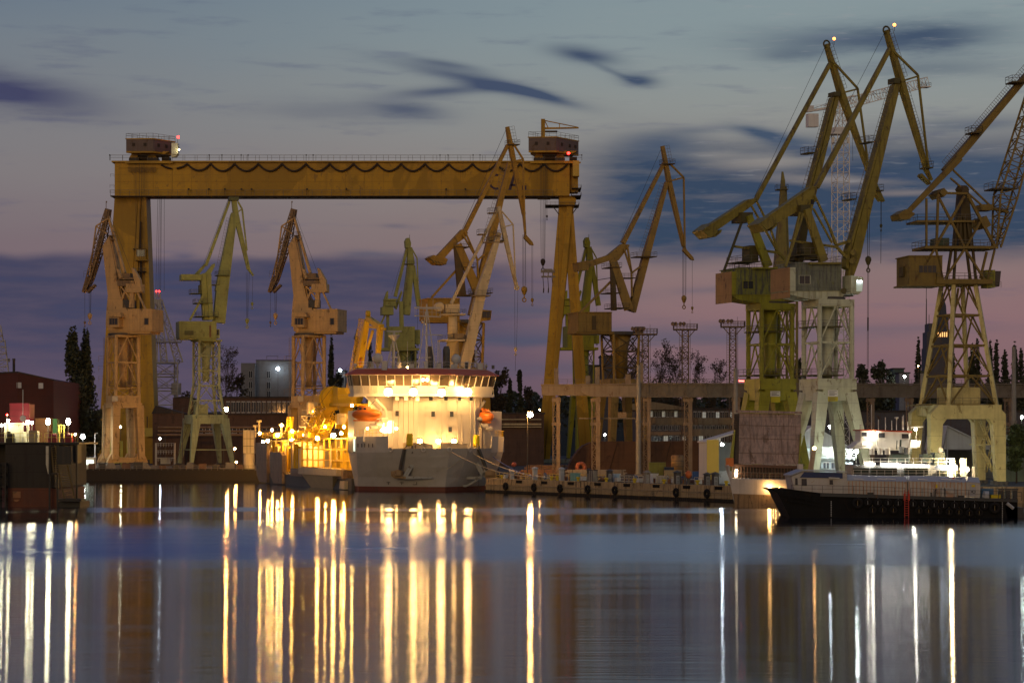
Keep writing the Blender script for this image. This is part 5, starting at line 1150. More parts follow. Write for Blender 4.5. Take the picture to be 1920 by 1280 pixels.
    for s0, s1, z1 in ((24,46,4.4),(47,58,4.6),(59,72,4.2)): g('side_tank#%d' % s0, paint('stern_warm_lit', (.30,.195,.11))).prism([W(s0,-16.8,2.4), W(s1,-16.8,2.4), W(s1,-16.8,z1), W(s0,-16.8,z1)], SPT*3)  # warm lamplight on the stern plating is put into this brown
    m = g('sponson', CRM); m.add([W(30,-17.6,3.0), W(58,-17.6,3.0), W(54,-16,-.5), W(36,-16,-.5), W(30,-14,3.0), W(58,-14,3.0), W(54,-14,-.5), W(36,-14,-.5)], [(0,1,2,3),(4,7,6,5),(0,4,5,1),(0,3,7,4),(1,5,6,2),(3,2,6,7)])
    m.prism([W(26,-17.9,3.05), W(60,-17.9,3.05), W(60,-17.9,4.6), W(26,-17.9,4.6)], SPT*3.5)
    for s in (22.5, 24.5): g('sponson', CRM).prism([W(s,-17,2.0), W(s+1.6,-17,2.0), W(s+2.4,-17,.2), W(s,-17,.2)], SPT*3)
    m = g('stern_plate', paint('stern_warm_lit', (.30,.195,.11), .5, .5, (.2,.1,.04), .6)); 
    for s0, s1, z1 in ((96,108,10.4),(80,93,8.0)):
        m = g('stern_plate#%d' % s0, paint('stern_warm_lit', (.30,.195,.11)))
        m.prism([W(s0,-16.9,.3), W(s1-4,-16.9,.3), W(s1-1,-16.9,2.0), W(s1,-16.9,5), W(s1,-16.9,z1), W(s0+2,-16.9,z1), W(s0,-16.9,z1-.8)], SPT*1.0)
    g('stern_house', CRM).plan(plan([(74,-8),(74,12),(104,12),(104,-8)]), 2.6, 11.1); 
    for s in (78,84,90,96,102): g('stern_frame', CRM).beam(W(s,-14.5,2.6), W(s,-14.5,11.1), .5, .7); g('stern_frame', CRM).beam(W(s,-14.5,10.8), W(s,-8,10.8), .3, .4)
    g('stern_deck', DKG).plan(plan([(70,-16),(70,14),(106,14),(106,-16)]), 11.2, 11.5)
    g('stern_railing', YE).rail([W(70,-16,11.5), W(106,-16,11.5), W(106,14,11.5)], 1.5, 1.6, .06)
    for i in range(16): s = 72+i*2.1; g('deck_gear#%d' % i, YE if i % 3 else CRM).box(W(s,-13+(i*37%7),12.1), .9+(i%3)*.5, .9, 1.2+(i*29%9)*.18, SA)
    for i in range(14): s = 72+i*2.4; g('deck_locker#%d' % i, YE if i % 3 else CRM).box(W(s,-14.2,6.4), 1.1, .8, 5.2+(i%4)*1.1, SA)
    for (px, y0, y1) in ((486,788,818),(479,797,820),(528,797,818)): p = Q(px, y1, t=-12); g('stern_post#%d' % px, CRM).tube(p, p+Vector((0,0,(y1-y0)*.135)), .25); g('stern_post#%d' % px, CRM).box(p+Vector((0,0,(y1-y0)*.135)), 1.2, .6, .5)
    for (a, c) in ((537,541),(546,547)): g('stern_gantry', YE).beam(Q(a,812,t=-10), Q(c,784,t=-10), .7, .7)
    g('stern_gantry', YE).beam(Q(540,784,t=-10), Q(548,784,t=-10), .8, .8); g('stern_gantry', YE).beam(Q(541,797,t=-10), Q(547,797,t=-10), .5, .5)
    # ---- yellow cargo basket on the starboard deck
    m = g('cargo_basket', YE); s0, s1 = 20.5, 66
    for i in range(10):
        s = s0+(s1-s0)*i/9; m.beam(W(s,-15.4,2.6), W(s,-15.4,11.5), .38, .5); m.beam(W(s,-15.4,11.3), W(s,-7,11.3), .3, .3)
    for z in (4.6,6.4,8.9,11.4): m.beam(W(s0,-15.5,z), W(s1,-15.5,z), .28, .3)
    m.beam(W(s0,-15.2,4.6), W(s1,-15.2,4.6), .2, .2)
    wl_ = g('basket_wall', YE); wl_.plan(plan([(21,-7.2),(21,-6.8),(66,-6.8),(66,-7.2)]), 2.6, 11.6)
    for i in range(24): s = 22+i*1.85; g('basket_post', YE).beam(W(s,-8.2,2.6), W(s,-8.2,6.5+(i*31%7)*.7), .5, .5)
    g('tall_pole', CRM).tube(Q(620,893,t=-17.2), Q(620,836,t=-17.2), .22)
    # ---- reel drum on its platform
    dr = Q(622,747,t=-6); ax = (SPT*0.55-SAF*0.85).normalized(); ax = Vector((0.45,-0.9,0)).normalized()
    g('reel_drum', YE).lathe(dr-ax*1.0, [(3.0,0),(3.0,.35),(2.5,.4),(2.5,2.0),(3.0,2.05),(3.0,2.4)], 28, ax); g('reel_drum', YE).lathe(dr-ax*(-1.6), [(1.1,0),(1.1,.5),(.5,.6)], 16, ax)
    c = Q(648,744,t=-4); g('winch_house', YE).box(c, 5.2, 4.5, 4.4, SA); g('winch_house', YE).ball(c+Vector((2.4,-.4,0)), 2.0, 2.0, 14, 8)
    p0 = Q(592,755,t=-7); p1 = Q(668,756,t=-7); m = g('reel_platform', YE); m.prism([p0, p1, p1+SPT*5, p0+SPT*5], Vector((0,0,-.7))); m.rail([p0, p1], 2.0, 1.0, .06)
    for px in (600, 616, 632, 640): m.beam(Q(px,757,t=-6), Q(px+4,766,t=-6), .5, .5)
    g('pedestal', YE).lathe(Q(650,832,t=-5), [(1.6,0),(1.6,7),(2.1,9.2)], 16); g('pedestal', YE).box(Q(640,790,t=-6), 2.6, 2, 3.5, SA)
    m = g('laying_ramp', YE); m.lattice(Q(578,832,t=-10), Q(606,768,t=-8), 2.6, 2.2, 3.2, 2.6, 9, .16, .11); m.lattice(Q(594,832,t=-9), Q(618,776,t=-8), 2.6, 2.0, 3.0, 2.4, 8, .16, .11)
    for i in range(9): p = Q(590+i*3.6, 790-i*3.0, t=-8); m.box(p, 2.6, 1.4, .5, SA)
    m = g('work_tower', CRM)
    for a in ((568,830,578,758),(590,830,590,758)): m.beam(Q(a[0],a[1],t=-9), Q(a[2],a[3],t=-9), .35, .35)
    m.box(Q(585,765,t=-9), 2.2, 2, 3.0, SA); 
    for y in (780, 800): m.rail([Q(566,y,t=-9.5), Q(592,y,t=-9.5)], 1.6, .9, .06); m.beam(Q(566,y,t=-9.5), Q(592,y,t=-9.5), 1.6, .2)
    m.beam(Q(566,782,t=-9), Q(584,800,t=-9), .25, .25); m2 = g('control_cabin', CRM); m2.box(Q(640,785,t=-8), 1.6, 2, 2.6, SA); m2.rail([Q(632,790,t=-9), Q(652,790,t=-9)], 1.8, .8, .06)
    # ---- knuckle boom deck crane
    m = g('deck_crane', YE); k = lambda x, y: Q(x, y, t=-9)
    m.beam(k(660,735), k(673,684), 1.4, 2.2); m.beam(k(673,684), k(688,600), 1.6, 2.3, 1.1, 1.0); m.beam(k(689,596), k(715,614), 1.0, 1.0, 1.2, 1.4); m.beam(k(713,610), k(709,664), 1.2, 1.5, 1.0, .9); m.beam(k(699,620), k(688,656), .5, .5); m.beam(k(694,613), k(704,614), .5, .5); m.beam(k(714,616), k(723,617), .5, .9, .3, .5)
    m.tube(k(690,588)-SPT*.4, k(690,588)+SPT*.4, .75, n=12); m.beam(k(690,590), k(689,600), .6, .6)
    g('boom_sign', paint('sign_red_orange',(.5,.14,.03),.2)).beam(k(674.6,684)-Vector((0,1.0,0)), k(677,672)-Vector((0,1.0,0)), .2, .8)
    m = g('crane_walkway', YE); m.lattice(k(652,736), k(677,599), .9, .9, .7, .9, 34, .05, .04); m.beam(k(674,598), k(688,600), .5, .15)
    m = g('crane_rope', ROPE); m.tube(k(696,594), k(714,612), .05, n=4); m.tube(k(598,760), k(686,640), .04, n=4)
    # ---- wide deckhouse under the bridge and the faceted accommodation block
    for sg in (-1, 1):
        g('deckhouse#%d' % sg, HG if sg < 0 else WH).plan(plan([(14.6,17*sg),(14.6,8.2*sg),(19.4,8.2*sg),(19.4,17*sg)]), 8.4, 17.4)
    fr = [(34,-8.2),(14.4,-8.2),(10.6,-3.6),(9.6,0.2),(9.6,5.0),(11,9.4),(14.0,12.2),(34,12.2)]
    g('accommodation', WH).plan(plan(fr), 8.4, 21.0)
    rb = g('plating_rib', WH)
    for (a, c) in list(zip(fr, fr[1:]))[1:6]:
        L = math.hypot(c[0]-a[0], c[1]-a[1]); n = max(1, int(L/1.15))
        for i in range(n+1):
            s = a[0]+(c[0]-a[0])*i/n; t = a[1]+(c[1]-a[1])*i/n
            d = (W(c[0],c[1])-W(a[0],a[1])).normalized(); o = Vector((d.y,-d.x,0))*.14
            if (i*7+int(s*3)) % 5 < 3: rb.beam(W(s,t,8.4)+o, W(s,t,20.4)+o, .16, .2, side=d)
    for z in (12.4, 16.6):
        for (a, c) in list(zip(fr, fr[1:]))[1:6]: 
            d = (W(c[0],c[1])-W(a[0],a[1])).normalized(); o = Vector((d.y,-d.x,0))*.05; rb.beam(W(a[0],a[1],z)+o, W(c[0],c[1],z)+o, .08, .12)
    def onface(px, y):
        best = None
        for (a, c) in list(zip(fr, fr[1:]))[1:6]:
            for i in range(41):
                s = a[0]+(c[0]-a[0])*i/40; t = a[1]+(c[1]-a[1])*i/40; w = W(s,t); e = abs(CX+w.x/w.y*F-px)
                if best is None or e < best[0]:
                    d = (W(c[0],c[1])-W(a[0],a[1])).normalized(); best = (e, W(s,t,zat(y, w.y)), d, Vector((d.y,-d.x,0)))
        return best[1:]
    n_ = 0
    for px, y, lit in ((746,745,1),(762,745,1),(784,746,1),(808,746,0),(835,746,0),(860,746,0),(882,746,0),(746,775,0),(812,776,0),(846,776,0),(843,805,0)):
        p, d, o = onface(px, y); n_ += 1; q = 'accommodation>window'
        g('window#%d' % n_, WH).box(p+o*.16, 1.15, .25, 1.5, u=d); g('window#%d>pane' % n_, E_WIN if lit else GLASS).box(p+o*.28, .8, .12, 1.15, u=d)
    p, d, o = onface(812, 805); g('round_port', GALV).lathe(p+o*.1, [(.55,0),(.55,.15)], 14, o)
    # lit recesses in the deckhouse
    for px, y, w, h in ((726,800,2.0,2.6),(744,800,1.6,2.6)):
        p = Q(px, y, s=14.4); g('lit_doorway#%d' % px, emit('doorway_light',(1.0,.66,.3), 7)).box(p, w, .1, h, -SA*0+SA)
    # ---- bridge
    bo = [(14,-17.2),(8.3,-2),(8.0,2.0),(12.6,14.0),(16.8,14.0),(16.8,-17.2)]; bt = [(13.2,-18.0),(6.9,-2.3),(6.6,2.4),(11.8,14.8),(17,14.8),(17,-18.0)]
    lp = lambda f: [(a[0]+(c[0]-a[0])*f, a[1]+(c[1]-a[1])*f) for a, c in zip(bo, bt)]
    g('bridge_wing_deck', WH).plan(plan([(s-.9,t*1.02) for s, t in bo[:4]]+[(17,14.3),(17,-17.6)]), 20.5, 21.1, None)
    g('bridge', WH).plan(plan(lp(0)), 21.1, 22.7, plan(lp(.35))); g('bridge_glazing', glass('bridge_glass',(.10,.075,.05),.12)).plan(plan([(s+.12,t*.995) for s, t in lp(.35)]), 22.7, 25.2, plan([(s+.12,t*.995) for s, t in lp(1)]))
    mu = g('mullion', WH)
    for (a0,c0,a1,c1) in [(lp(.35)[i], lp(.35)[i+1], lp(1)[i], lp(1)[i+1]) for i in (0,1,2,3)]+[(lp(.35)[5], lp(.35)[0], lp(1)[5], lp(1)[0])]:
        n = max(1, round(math.hypot(c0[0]-a0[0], c0[1]-a0[1])/1.75))
        for i in range(n+1):
            f = i/n; mu.beam(W(a0[0]+(c0[0]-a0[0])*f, a0[1]+(c0[1]-a0[1])*f, 22.6), W(a1[0]+(c1[0]-a1[0])*f, a1[1]+(c1[1]-a1[1])*f, 25.2), .2, .2)
        mu.beam(W(*a0,22.72), W(*c0,22.72), .22, .16); mu.beam(W(*a1,25.12), W(*c1,25.12), .25, .2)
    lowp = lp(0)
    for px in range(664, 712, 9): mu.beam(Q(px,738,s=14.2-(px-664)*.1), Q(px-2,725,s=13.6-(px-664)*.1), .12, .12)
    g('bridge_roof', RD).plan(plan([(s-.7,t*1.04) for s, t in bt[:4]]+[(17.4,15.4),(17.4,-18.7)]), 25.2, 26.5, plan([(s+1.6,t*.9) for s, t in bt[:4]]+[(16.6,13.3),(16.6,-16.2)]))
    g('bridge_roof_deck', WH).plan(plan([(s+1.7,t*.89) for s, t in bt[:4]]+[(16.5,13.1),(16.5,-16.0)]), 26.5, 26.65)
    g('roof_railing', WH).rail([W(s+1.8,t*.88,26.65) for s, t in bt[:4]]+[W(16.4,13.0,26.65), W(16.4,-15.8,26.65), W(bt[0][0]+1.8,bt[0][1]*.88,26.65)], 1.4, 1.3, .05)
    g('wing_railing', WH).rail([W(12.8,-17.2,21.1), W(9.6,-8,21.1)], 1.1, 1.2, .05); g('wing_railing', WH).rail([W(12,14.2,21.1), W(16.5,14.2,21.1)], 1.1, 1.2, .05)
    g('wing_bracket', WH).prism([Q(684,742,s=14.3), Q(700,742,s=14.3), Q(716,768,s=14.3), Q(712,768,s=14.3)], SAF*.8); g('wing_bracket#b', WH).prism([Q(895,745,s=14.5), Q(910,743,s=14.5), Q(896,752,s=14.5)], SAF*.8)
    for i in range(16): 
        p = W(9.5+(i*13%8), -15+i*1.95, 26.65); g('roof_gear#%d' % i, WH if i % 3 else DKG).box(p+Vector((0,0,.5)), .5+(i%3)*.3, .5, .8+(i*7%5)*.3, SA)
    # ---- masts and domes on the bridge roof
    def tripod(px, ytop, s, part_, spread, yb=690):
        a = Q(px, ytop, s=s); b_ = Q(px, yb, s=s); m = g(part_, WH); m.tube(b_, a, .28, .16)
        for dx in (-spread, spread): m.tube(Q(px+dx,yb,s=s), Q(px+dx*.12,ytop+14,s=s), .12, n=5)
        m.tube(Q(px-spread*.55,yb-20,s=s), Q(px+spread*.55,yb-20,s=s), .09, n=5); return a
    a = tripod(739, 622, 15, 'radar_mast', 14); m = g('radar_mast', WH); m.lathe(Q(739,640,s=15), [(.3,0),(1.3,1.3),(1.3,1.4)], 10); m.rail([Q(731,633,s=15), Q(747,633,s=15)], 1.2, .6, .05); m.beam(Q(725,621,s=15), Q(753,621,s=15), .2, .25); m.ladder(Q(733,688,s=14.8), Q(735,645,s=14.8), .5)
    a = tripod(800, 570, 15, 'main_mast', 16); m = g('main_mast', GALV); m.beam(Q(778,577,s=15), Q(826,577,s=15), .25, .35); m.beam(Q(778,592,s=15), Q(826,594,s=15), .8, .2); m.rail([Q(778,591,s=15), Q(826,593,s=15)], 1.5, 1, .05); m.beam(Q(790,600,s=15), Q(800,610,s=15), .2, .2); m.beam(Q(792,627,s=15), Q(830,628,s=15), .2, .2); m.ladder(Q(818,690,s=15), Q(818,640,s=15), .5); m.tube(Q(764,690,s=15), Q(764,640,s=15), .05, n=4)
    for px in (790, 812): m.tube(Q(px,577,s=15), Q(px,560,s=15), .05, n=4)
    for px, y, r in ((708,672,1.15),(855,673,1.05),(875,681,.45),(911,686,.42),(666,684,.35)):
        p = Q(px, y, s=14); g('radome#%d' % px, WH).ball(p, r, r*1.05, 16, 10); g('radome#%d' % px, WH).lathe(Vector((p.x,p.y,26.6)), [(.12,0),(.2,.3),(r*.5,p.z-r*.8-26.6)], 10)
    for px, yt in ((688,655),(893,655),(823,640),(826,655)): g('aerial#%d' % px, WH).lattice(Q(px,690,s=15), Q(px,yt,s=15), .5, .5, .25, .25, 8, .05)
    for px in (806, 837): g('funnel#%d' % px, DKG).lathe(Q(px,700,s=17), [(.8,0),(.8,5.2),(.55,6.0)], 14)
    # ---- lifeboats in their davits
    def lifeboat(tag_, c, L, yaw):
        u = Vector((math.cos(yaw), math.sin(yaw), 0)); m = g('lifeboat#'+tag_, OR); m.ball(c, L/2, 1.35, 20, 10, 1.45, u); m.box(c+u*(-.6)+Vector((0,0,1.1)), 2.6, 1.6, 1.1, u=u); m.box(c+u*(-.9)+Vector((0,0,1.75)), 1.6, 1.2, .35, u=u)
        nn = Vector((-u.y,u.x,0)); w_ = g('lifeboat#%s>window' % tag_, GLASS)
        for t in (-1.3, -.2): w_.box(c+u*t-nn*.82+Vector((0,0,1.25)), .6, .06, .4, u=u)
        g('lifeboat#%s>keel' % tag_, OR).beam(c-u*L*.45+Vector((0,0,-1.25)), c+u*L*.4+Vector((0,0,-1.3)), .3, .3)
    cs = Q(688,777,s=11.5); lifeboat('a', cs, 6.8, SA-.55); cp = Q(908,781,s=13.2); lifeboat('b', cp, 5.6, SA-1.2)
    for (pts, s) in (([(704,748),(722,766),(724,772),(723,800)], 12.5), ([(909,751),(896,770),(893,800)], 13.4), ([(682,828),(684,806),(695,795)], 11)):
        m = g('davit#%d' % pts[0][0], WH)
        for a, c in zip(pts, pts[1:]): m.beam(Q(*a, s=s), Q(*c, s=s), .45, .5)
    g('davit_fall', ROPE).tube(Q(704,750,s=12.4), cs+Vector((0,-.3,1.2)), .05, n=4); g('davit_fall#b', ROPE).tube(Q(908,752,s=13.3), cp+Vector((0,0,1.2)), .05, n=4)
    # life-raft canisters in slanting racks
    i = 0
    for px, y in ((701,797),(711,791),(721,785),(897,783),(908,796),(916,801)):
        p = Q(px, y+2, s=11 if px < 800 else 12.5); g('liferaft#%d' % i, WH).tube(p-SPT*.75, p+SPT*.75, .52, n=12); i += 1
    g('raft_rack', WH).beam(Q(694,806,s=11.2), Q(726,788,s=11.2), .2, .2); g('raft_rack', WH).beam(Q(895,790,s=12.7), Q(920,812,s=12.7), .2, .2); g('raft_rack', WH).beam(Q(907,812,s=12.7), Q(908,834,s=12.7), .3, .3)
    g('shoulder_railing', YE).rail([W(5.2,-11.4,11.8), W(8.2,-13.9,11.8), W(13,-16.9,11.8)], 1.3, 1.0, .05); g('shoulder_railing#b', YE).rail([W(6.5,12.6,11.8), W(8.2,13.9,11.8), W(13,16.9,11.8), W(14.6,16.9,11.8)], 1.3, 1.0, .05)
    # foredeck gear: winches, fairleads, yellow buoys
    for px, y in ((767,829),(787,831),(833,832),(865,832),(800,834),(848,834)): p = Q(px, y, s=6); g('mooring_winch#%d' % px, CRM).box(Vector((p.x,p.y,8.4+.9)), 2.2, 1.8, 1.8+(px%5)*.2, SA)
    for px, y in ((768,823),(893,825)):
        p = Q(px, y, s=3.2 if px < 800 else 7); m = g('anchor_buoy#%d' % px, paint('buoy_yellow',(.7,.5,.01),.15)); m.lathe(p-Vector((0,0,1.5)), [(.45,0),(.75,.4),(.68,2.3),(.5,2.7)], 14); g('buoy_frame', DKG).beam(p+Vector((.6,.3,-3)), p+Vector((.5,.4,1)), .25, .3)
    for px in (733, 795, 842, 881): p, d, o = hull_at(px, 8.95, .05); g('fairlead#%d' % px, WH).torus(p, .42, .14, o, 14, 6)
    p, d, o = hull_at(664, 9.7, .1); g('side_light_slot', emit('slot_light',(.7,.9,.75), 1.2)).box(Q(664,834,t=-17.12), .9, .12, 2.6, u=SAF)
    # ---- anchors housed in outrigged racks
    AN = paint('anchor_brown',(.32,.20,.09),.5); ANG = paint('anchor_rack_grey',(.36,.35,.31),.4)
    for tag_, x0, x1, up_, bar, y0 in (('a', 733, 757, (757,893,779,856), (757,893.5,811,895.5), 881), ('b', 905, 930, (905,893,889,864), (903,894,854,896), 881)):
        c, d, o = hull_at((x0+x1)/2 if tag_ == 'a' else 893, 4.6, 1.5)
        PQ = lambda x, y: P(x, y, c.y)
        m = g('anchor#'+tag_, AN); m.prism([PQ(x0,y0+2), PQ(x0+14,y0-1), PQ(x1-2,y0+2), PQ(x1,y0+12), PQ(x0+8,y0+16), PQ(x0,y0+11)], Vector((0,1.5,0))); m.box(PQ((x0+x1)/2,y0+6), 1.8, 2.4, .9); m.beam(PQ(x0+4,y0+12), PQ(x1+4,y0+14), .5, .5); m.torus(PQ(x0+9,y0+8), .7, .16, (0,1,0), 10, 6)
        m = g('anchor_rack#'+tag_, ANG)
        for q in (0, 5): m.beam(PQ(up_[0]+q,up_[1]), PQ(up_[2]+q,up_[3]), .3, .45)
        for f in (.3, .55, .8): m.beam(PQ(up_[0]+(up_[2]-up_[0])*f,up_[1]+(up_[3]-up_[1])*f), PQ(up_[0]+5+(up_[2]-up_[0])*f,up_[1]+(up_[3]-up_[1])*f), .2, .2)
        m.beam(PQ(bar[0],bar[1]), PQ(bar[2],bar[3]), .35, .4); m.beam(PQ(bar[0],bar[1]+3), PQ(bar[2],bar[3]), .3, .3)
        if tag_ == 'b': m.beam(PQ(854,896), PQ(856,908), .3, .3); m.beam(PQ(856,908), PQ(874,911), .3, .4); m.beam(PQ(874,911), PQ(903,894), .3, .35); m.beam(PQ(905,893), PQ(912,878), .3, .4)
        e0 = (750,880) if tag_ == 'a' else (912,880); e1 = (759,843) if tag_ == 'a' else (902,843)
        top, _, _ = hull_at(e1[0] if tag_ == 'a' else 896, 9.2, .2)
        g('anchor_chain#'+tag_, DKG).beam(PQ(*e0), top, .55, .55); g('anchor_chain#'+tag_, DKG).tube(top, Q(768 if tag_ == 'a' else 893, 830, s=3.4 if tag_ == 'a' else 7), .12, n=5)
    # painted hull marks
    mk = g('hull_mark', DKG)
    for px in (728, 753):
        p, d, o = hull_at(px, 1.9, .04); mk.box(p, .9, .06, .16, u=d); mk.box(p, .16, .06, .9, u=d); mk.box(p+Vector((0,0,.35)), .5, .06, .12, u=d)
    p, d, o = hull_at(779, 1.9, .04); mk.box(p+Vector((0,0,-.4)), .9, .06, .14, u=d); mk.box(p+d*.4, .14, .06, .6, u=d); mk.box(p-d*.2+Vector((0,0,.3)), .14, .06, .7, u=d)
    for i in range(8): p, d, o = hull_at(897, 1.1+i*.42, .04); mk.box(p, .3, .06, .2, u=d)
    for i in range(5): p, d, o = hull_at(671+i*7, 9.9, .06); mk.box(p, .22, .06, .8, u=d)
    # ---- lamps
    def flood(tag_, p, r, m_, head=True):
        g('floodlight#'+tag_, m_).ball(p, r, r, 10, 7)
        if head: g('floodlight#%s>housing' % tag_, DKG).box(p+Vector((0,.4*r,r*1.3)), r*2, r*1.6, r*.4); g('floodlight#%s>housing' % tag_, DKG).beam(p+Vector((0,.3*r,r*1.3)), p+Vector((0,r*5,r*1.6)), .14, .14)
    for i, (px, y, s, r) in enumerate(((728,735,7.4,.85),(775,735,5.4,.8),(828,736,4.6,.8),(877,735,7.0,.85))): flood('f%d' % i, Q(px, y, s=s), r, E_WARM)
    flood('top0', Q(793,712,s=6.2), .3, E_WARM2); flood('top1', Q(801,712,s=6.2), .3, E_WARM2); flood('top2', Q(764,689,s=12), .2, E_WARM2, False); flood('c0', Q(672,700,t=-15), .24, emit('lamp_aft_flood_fill',(1.0,.50,.10),850), False)  # c0 is an added lamp that brightens the yellow deck crane
    for i, px in enumerate((787, 822, 851)): flood('d%d' % i, Q(px, 827, s=6.5), .5, E_WARM2)
    flood('p0', Q(689,803,s=9), .22, E_WARM2, False); flood('p1', Q(743,803,s=10), .3, E_WARM2, False); flood('p2', Q(716,806,s=10), .3, E_WARM2, False)
    for i, (px, y, t, r) in enumerate(((595,821,-18.6,.42),(625,816,-18.6,.50),(528,797,-13,.32),(502,826,-13.6,.42),(508,838,-13.6,.40),(547,824,-13,.40),(562,824,-12,.34),(520,815,-13,.42),(487,812,-15,.34),(510,806,-14,.36),(548,808,-13,.34),(645,800,-11,.3),(610,800,-9,.25),(588,771,-9.5,.2),(660,760,-10,.25),(640,812,-12,.3),(542,846,-13,.3),(516,845,-13,.34),(493,828,-14.5,.3),(532,832,-14,.3),(555,838,-14,.3),(570,815,-13,.28))):  # aft lamps, with further bulbs added to brighten the stern
        flood('a%d' % i, Q(px, y, t=t), r, emit('lamp_aft_flood_fill',(1.0,.50,.10),850) if i > 1 else emit('lamp_deck_bulb',(1.0,.52,.12),800), i > 1)
    obs = {}
    for key in sorted(ps, key=lambda x: x.count('>')):
        mb, mt = ps[key]
        if not mb.v: continue
        nm = key.split('>')[-1].split('#')[0]; par = obs[key.rsplit('>',1)[0]] if '>' in key else R
        obs[key] = part(mb, nm, mt, par, smooth=nm in ('radome','lifeboat','pedestal'))
    return R
ship()
# ------------------------------------------------------------------ other craft: raised-hatch hull, tyre-hung barge, workboat, floating dock
def grp(R):
    ps = {}
    def g(name, m):
        if name not in ps: ps[name] = (MB(), m)
        return ps[name][0]
    def fin(smooth=()):
        obs = {}
        for key in sorted(ps, key=lambda x: x.count('>')):
            mb, mt = ps[key]
            if not mb.v: continue
            nm = key.split('>')[-1].split('#')[0]; par = obs[key.rsplit('>',1)[0]] if '>' in key else R
            obs[key] = part(mb, nm, mt, par, smooth=nm in smooth)
        return R
    return g, fin
def brown_ship():
    Y0, Y1 = 351, 369
    HB = paint('pale_hull', (0.52,0.47,0.43), .39, .7, (.10,.06,.04), 1.2, streak=.8); PK = paint('hatch_pinkish', (0.40,0.29,0.25), .8, .75, (.13,.08,.055), 1.4, streak=.7, chips=.35); YG = paint('hatch_edge_yellow', (.30,.30,.03), .5); DK = paint('hold_dark', (.05,.035,.028), .5); RU = paint('hold_rib_rust', (.13,.065,.04), .5); ORG_ = paint('rail_orange', (.6,.17,.04), .3); BOT = paint('brown_boot', (.26,.17,.09), .9, .8, (.06,.04,.03), 1.5, streak=.9)
    R = thing('cargo_ship', 'pale topped brown footed cargo ship with its big square hatch cover raised upright', 'ship', P(1430, 950, Y0+4))
    g, fin = grp(R)
    A = lambda x, y, Y=Y0: P(x, y, Y)
    # raked transom hull: front face and both sides
    f_top = [(1362,880),(1374,900),(1520,905)]
    m = g('hull', HB); fr = [A(1374,925), A(1530,930), A(1524,900), A(1370,897)]
    back = [p+Vector((2,Y1-Y0,0)) for p in fr]
    m.add(fr+back, [(0,1,2,3),(7,6,5,4),(0,4,5,1),(3,2,6,7),(0,3,7,4),(1,5,6,2)])
    m = g('boot_top', BOT); lo = [A(1379,956), A(1490,956), A(1530,930), A(1374,925)]; bk = [p+Vector((2,Y1-Y0,0)) for p in lo]; m.add(lo+bk, MB.BF)
    m = g('bulwark', HB); m.prism([A(1362,872), A(1367,872), A(1373,897), A(1369,897)], Vector((1.5,Y1-Y0,0))); m.prism([A(1362,873), A(1364,873), A(1379,948), A(1376,940)], Vector((.6,3,0)))
    m = g('hold_coaming', DK); m.bx(xat(1372,Y0+6), xat(1500,Y0+6), Y0+6, Y0+6.4, zat(900,Y0+6), zat(873,Y0+6)); r = g('hold_rib', RU)
    for i in range(22): x = 1378+i*5.8; r.beam(A(x,899,Y0+5.8), A(x,874,Y0+5.8), .12, .25)
    r.beam(A(1374,872,Y0+5.6), A(1503,876,Y0+5.6), .5, .45); r.beam(A(1374,887,Y0+5.6), A(1500,890,Y0+5.6), .15, .15)
    g('deck_railing', RAILM).rail([A(1374,897), A(1478,900)], 1.1, 1.0, .05)
    # the raised hatch cover, leaning a little back
    h = g('hatch_cover', PK); q = [A(1384,869,Y0+8), A(1500,871,Y0+8), A(1502,777,Y0+9.5), A(1386,774,Y0+9.5)]; h.prism(q, Vector((0,1.2,0)))
    tr = g('hatch_cover>seam', paint('hatch_seam',(.17,.12,.10),.5))
    for f in (.24,.5,.79): tr.beam(q[3].lerp(q[0],f)+Vector((0,-.04,0)), q[2].lerp(q[1],f)+Vector((0,-.04,0)), .05, .08)
    for f in (.2,.4,.6,.8): tr.beam(q[3].lerp(q[2],f)+Vector((0,-.03,0)), q[0].lerp(q[1],f)+Vector((0,-.03,0)), .04, .05)
    b = g('hatch_cover>rim', PK); b.beam(q[3]+Vector((-.6,-.2,.3)), q[2]+Vector((.1,-.2,.3)), .5, .4); b.beam(q[0]+Vector((.2,-.4,-.3)), q[1]+Vector((0,-.4,-.3)), .9, .5)
    e = g('hatch_cover>edge_beam', DK); e.beam(A(1380,869,Y0+8.2), A(1381.5,776,Y0+9.6), .9, .55)
    for i in range(18): y = 780+i*5; e.box(A(1379+.6*(i%2),y,Y0+8.6), .5, .5, .3)
    g('hatch_arm', YG).prism([A(1369,858,Y0+7), A(1375,860,Y0+7), A(1379,806,Y0+8), A(1376.5,806,Y0+8)], Vector((0,1,0))); g('hatch_arm', YG).prism([A(1497,872,Y0+7.6), A(1499.5,872,Y0+7.6), A(1503,812,Y0+8.2), A(1501,812,Y0+8.2)], Vector((0,1,0)))
    o = g('corner_house', ORG_); o.box(A(1368,866,Y0+5), 1.2, 1.4, 1.4); g('corner_post', HB).box(A(1500,878,Y0+5), .9, .9, 1.5)
    # lamps: a tube by the coaming and a glaring one at the rail
    g('tube_lamp', emit('tube_lamp_warm',(1,.8,.5),26)).beam(A(1380,893,Y0+5), A(1381,880,Y0+5), .4, .35); g('rail_lamp', E_WARM2).ball(A(1443,914,Y0-.4), .3, n=8, m=6)
    for x, y in ((1455,916),(1462,914),(1470,917),(1450,918)): g('rail_lamp', E_WARM2).ball(A(x,y,Y0-.2), .07, n=6, m=5)
    lit = g('hold_light', emit('hold_glow',(1.0,.6,.25),5))
    for x0, x1 in ((1396,1404),(1408,1419),(1431,1436),(1440,1447),(1449,1464)): lit.beam(A(x0,873,Y0+11), A(x1,873.5,Y0+11), .2, .35)
    return fin()
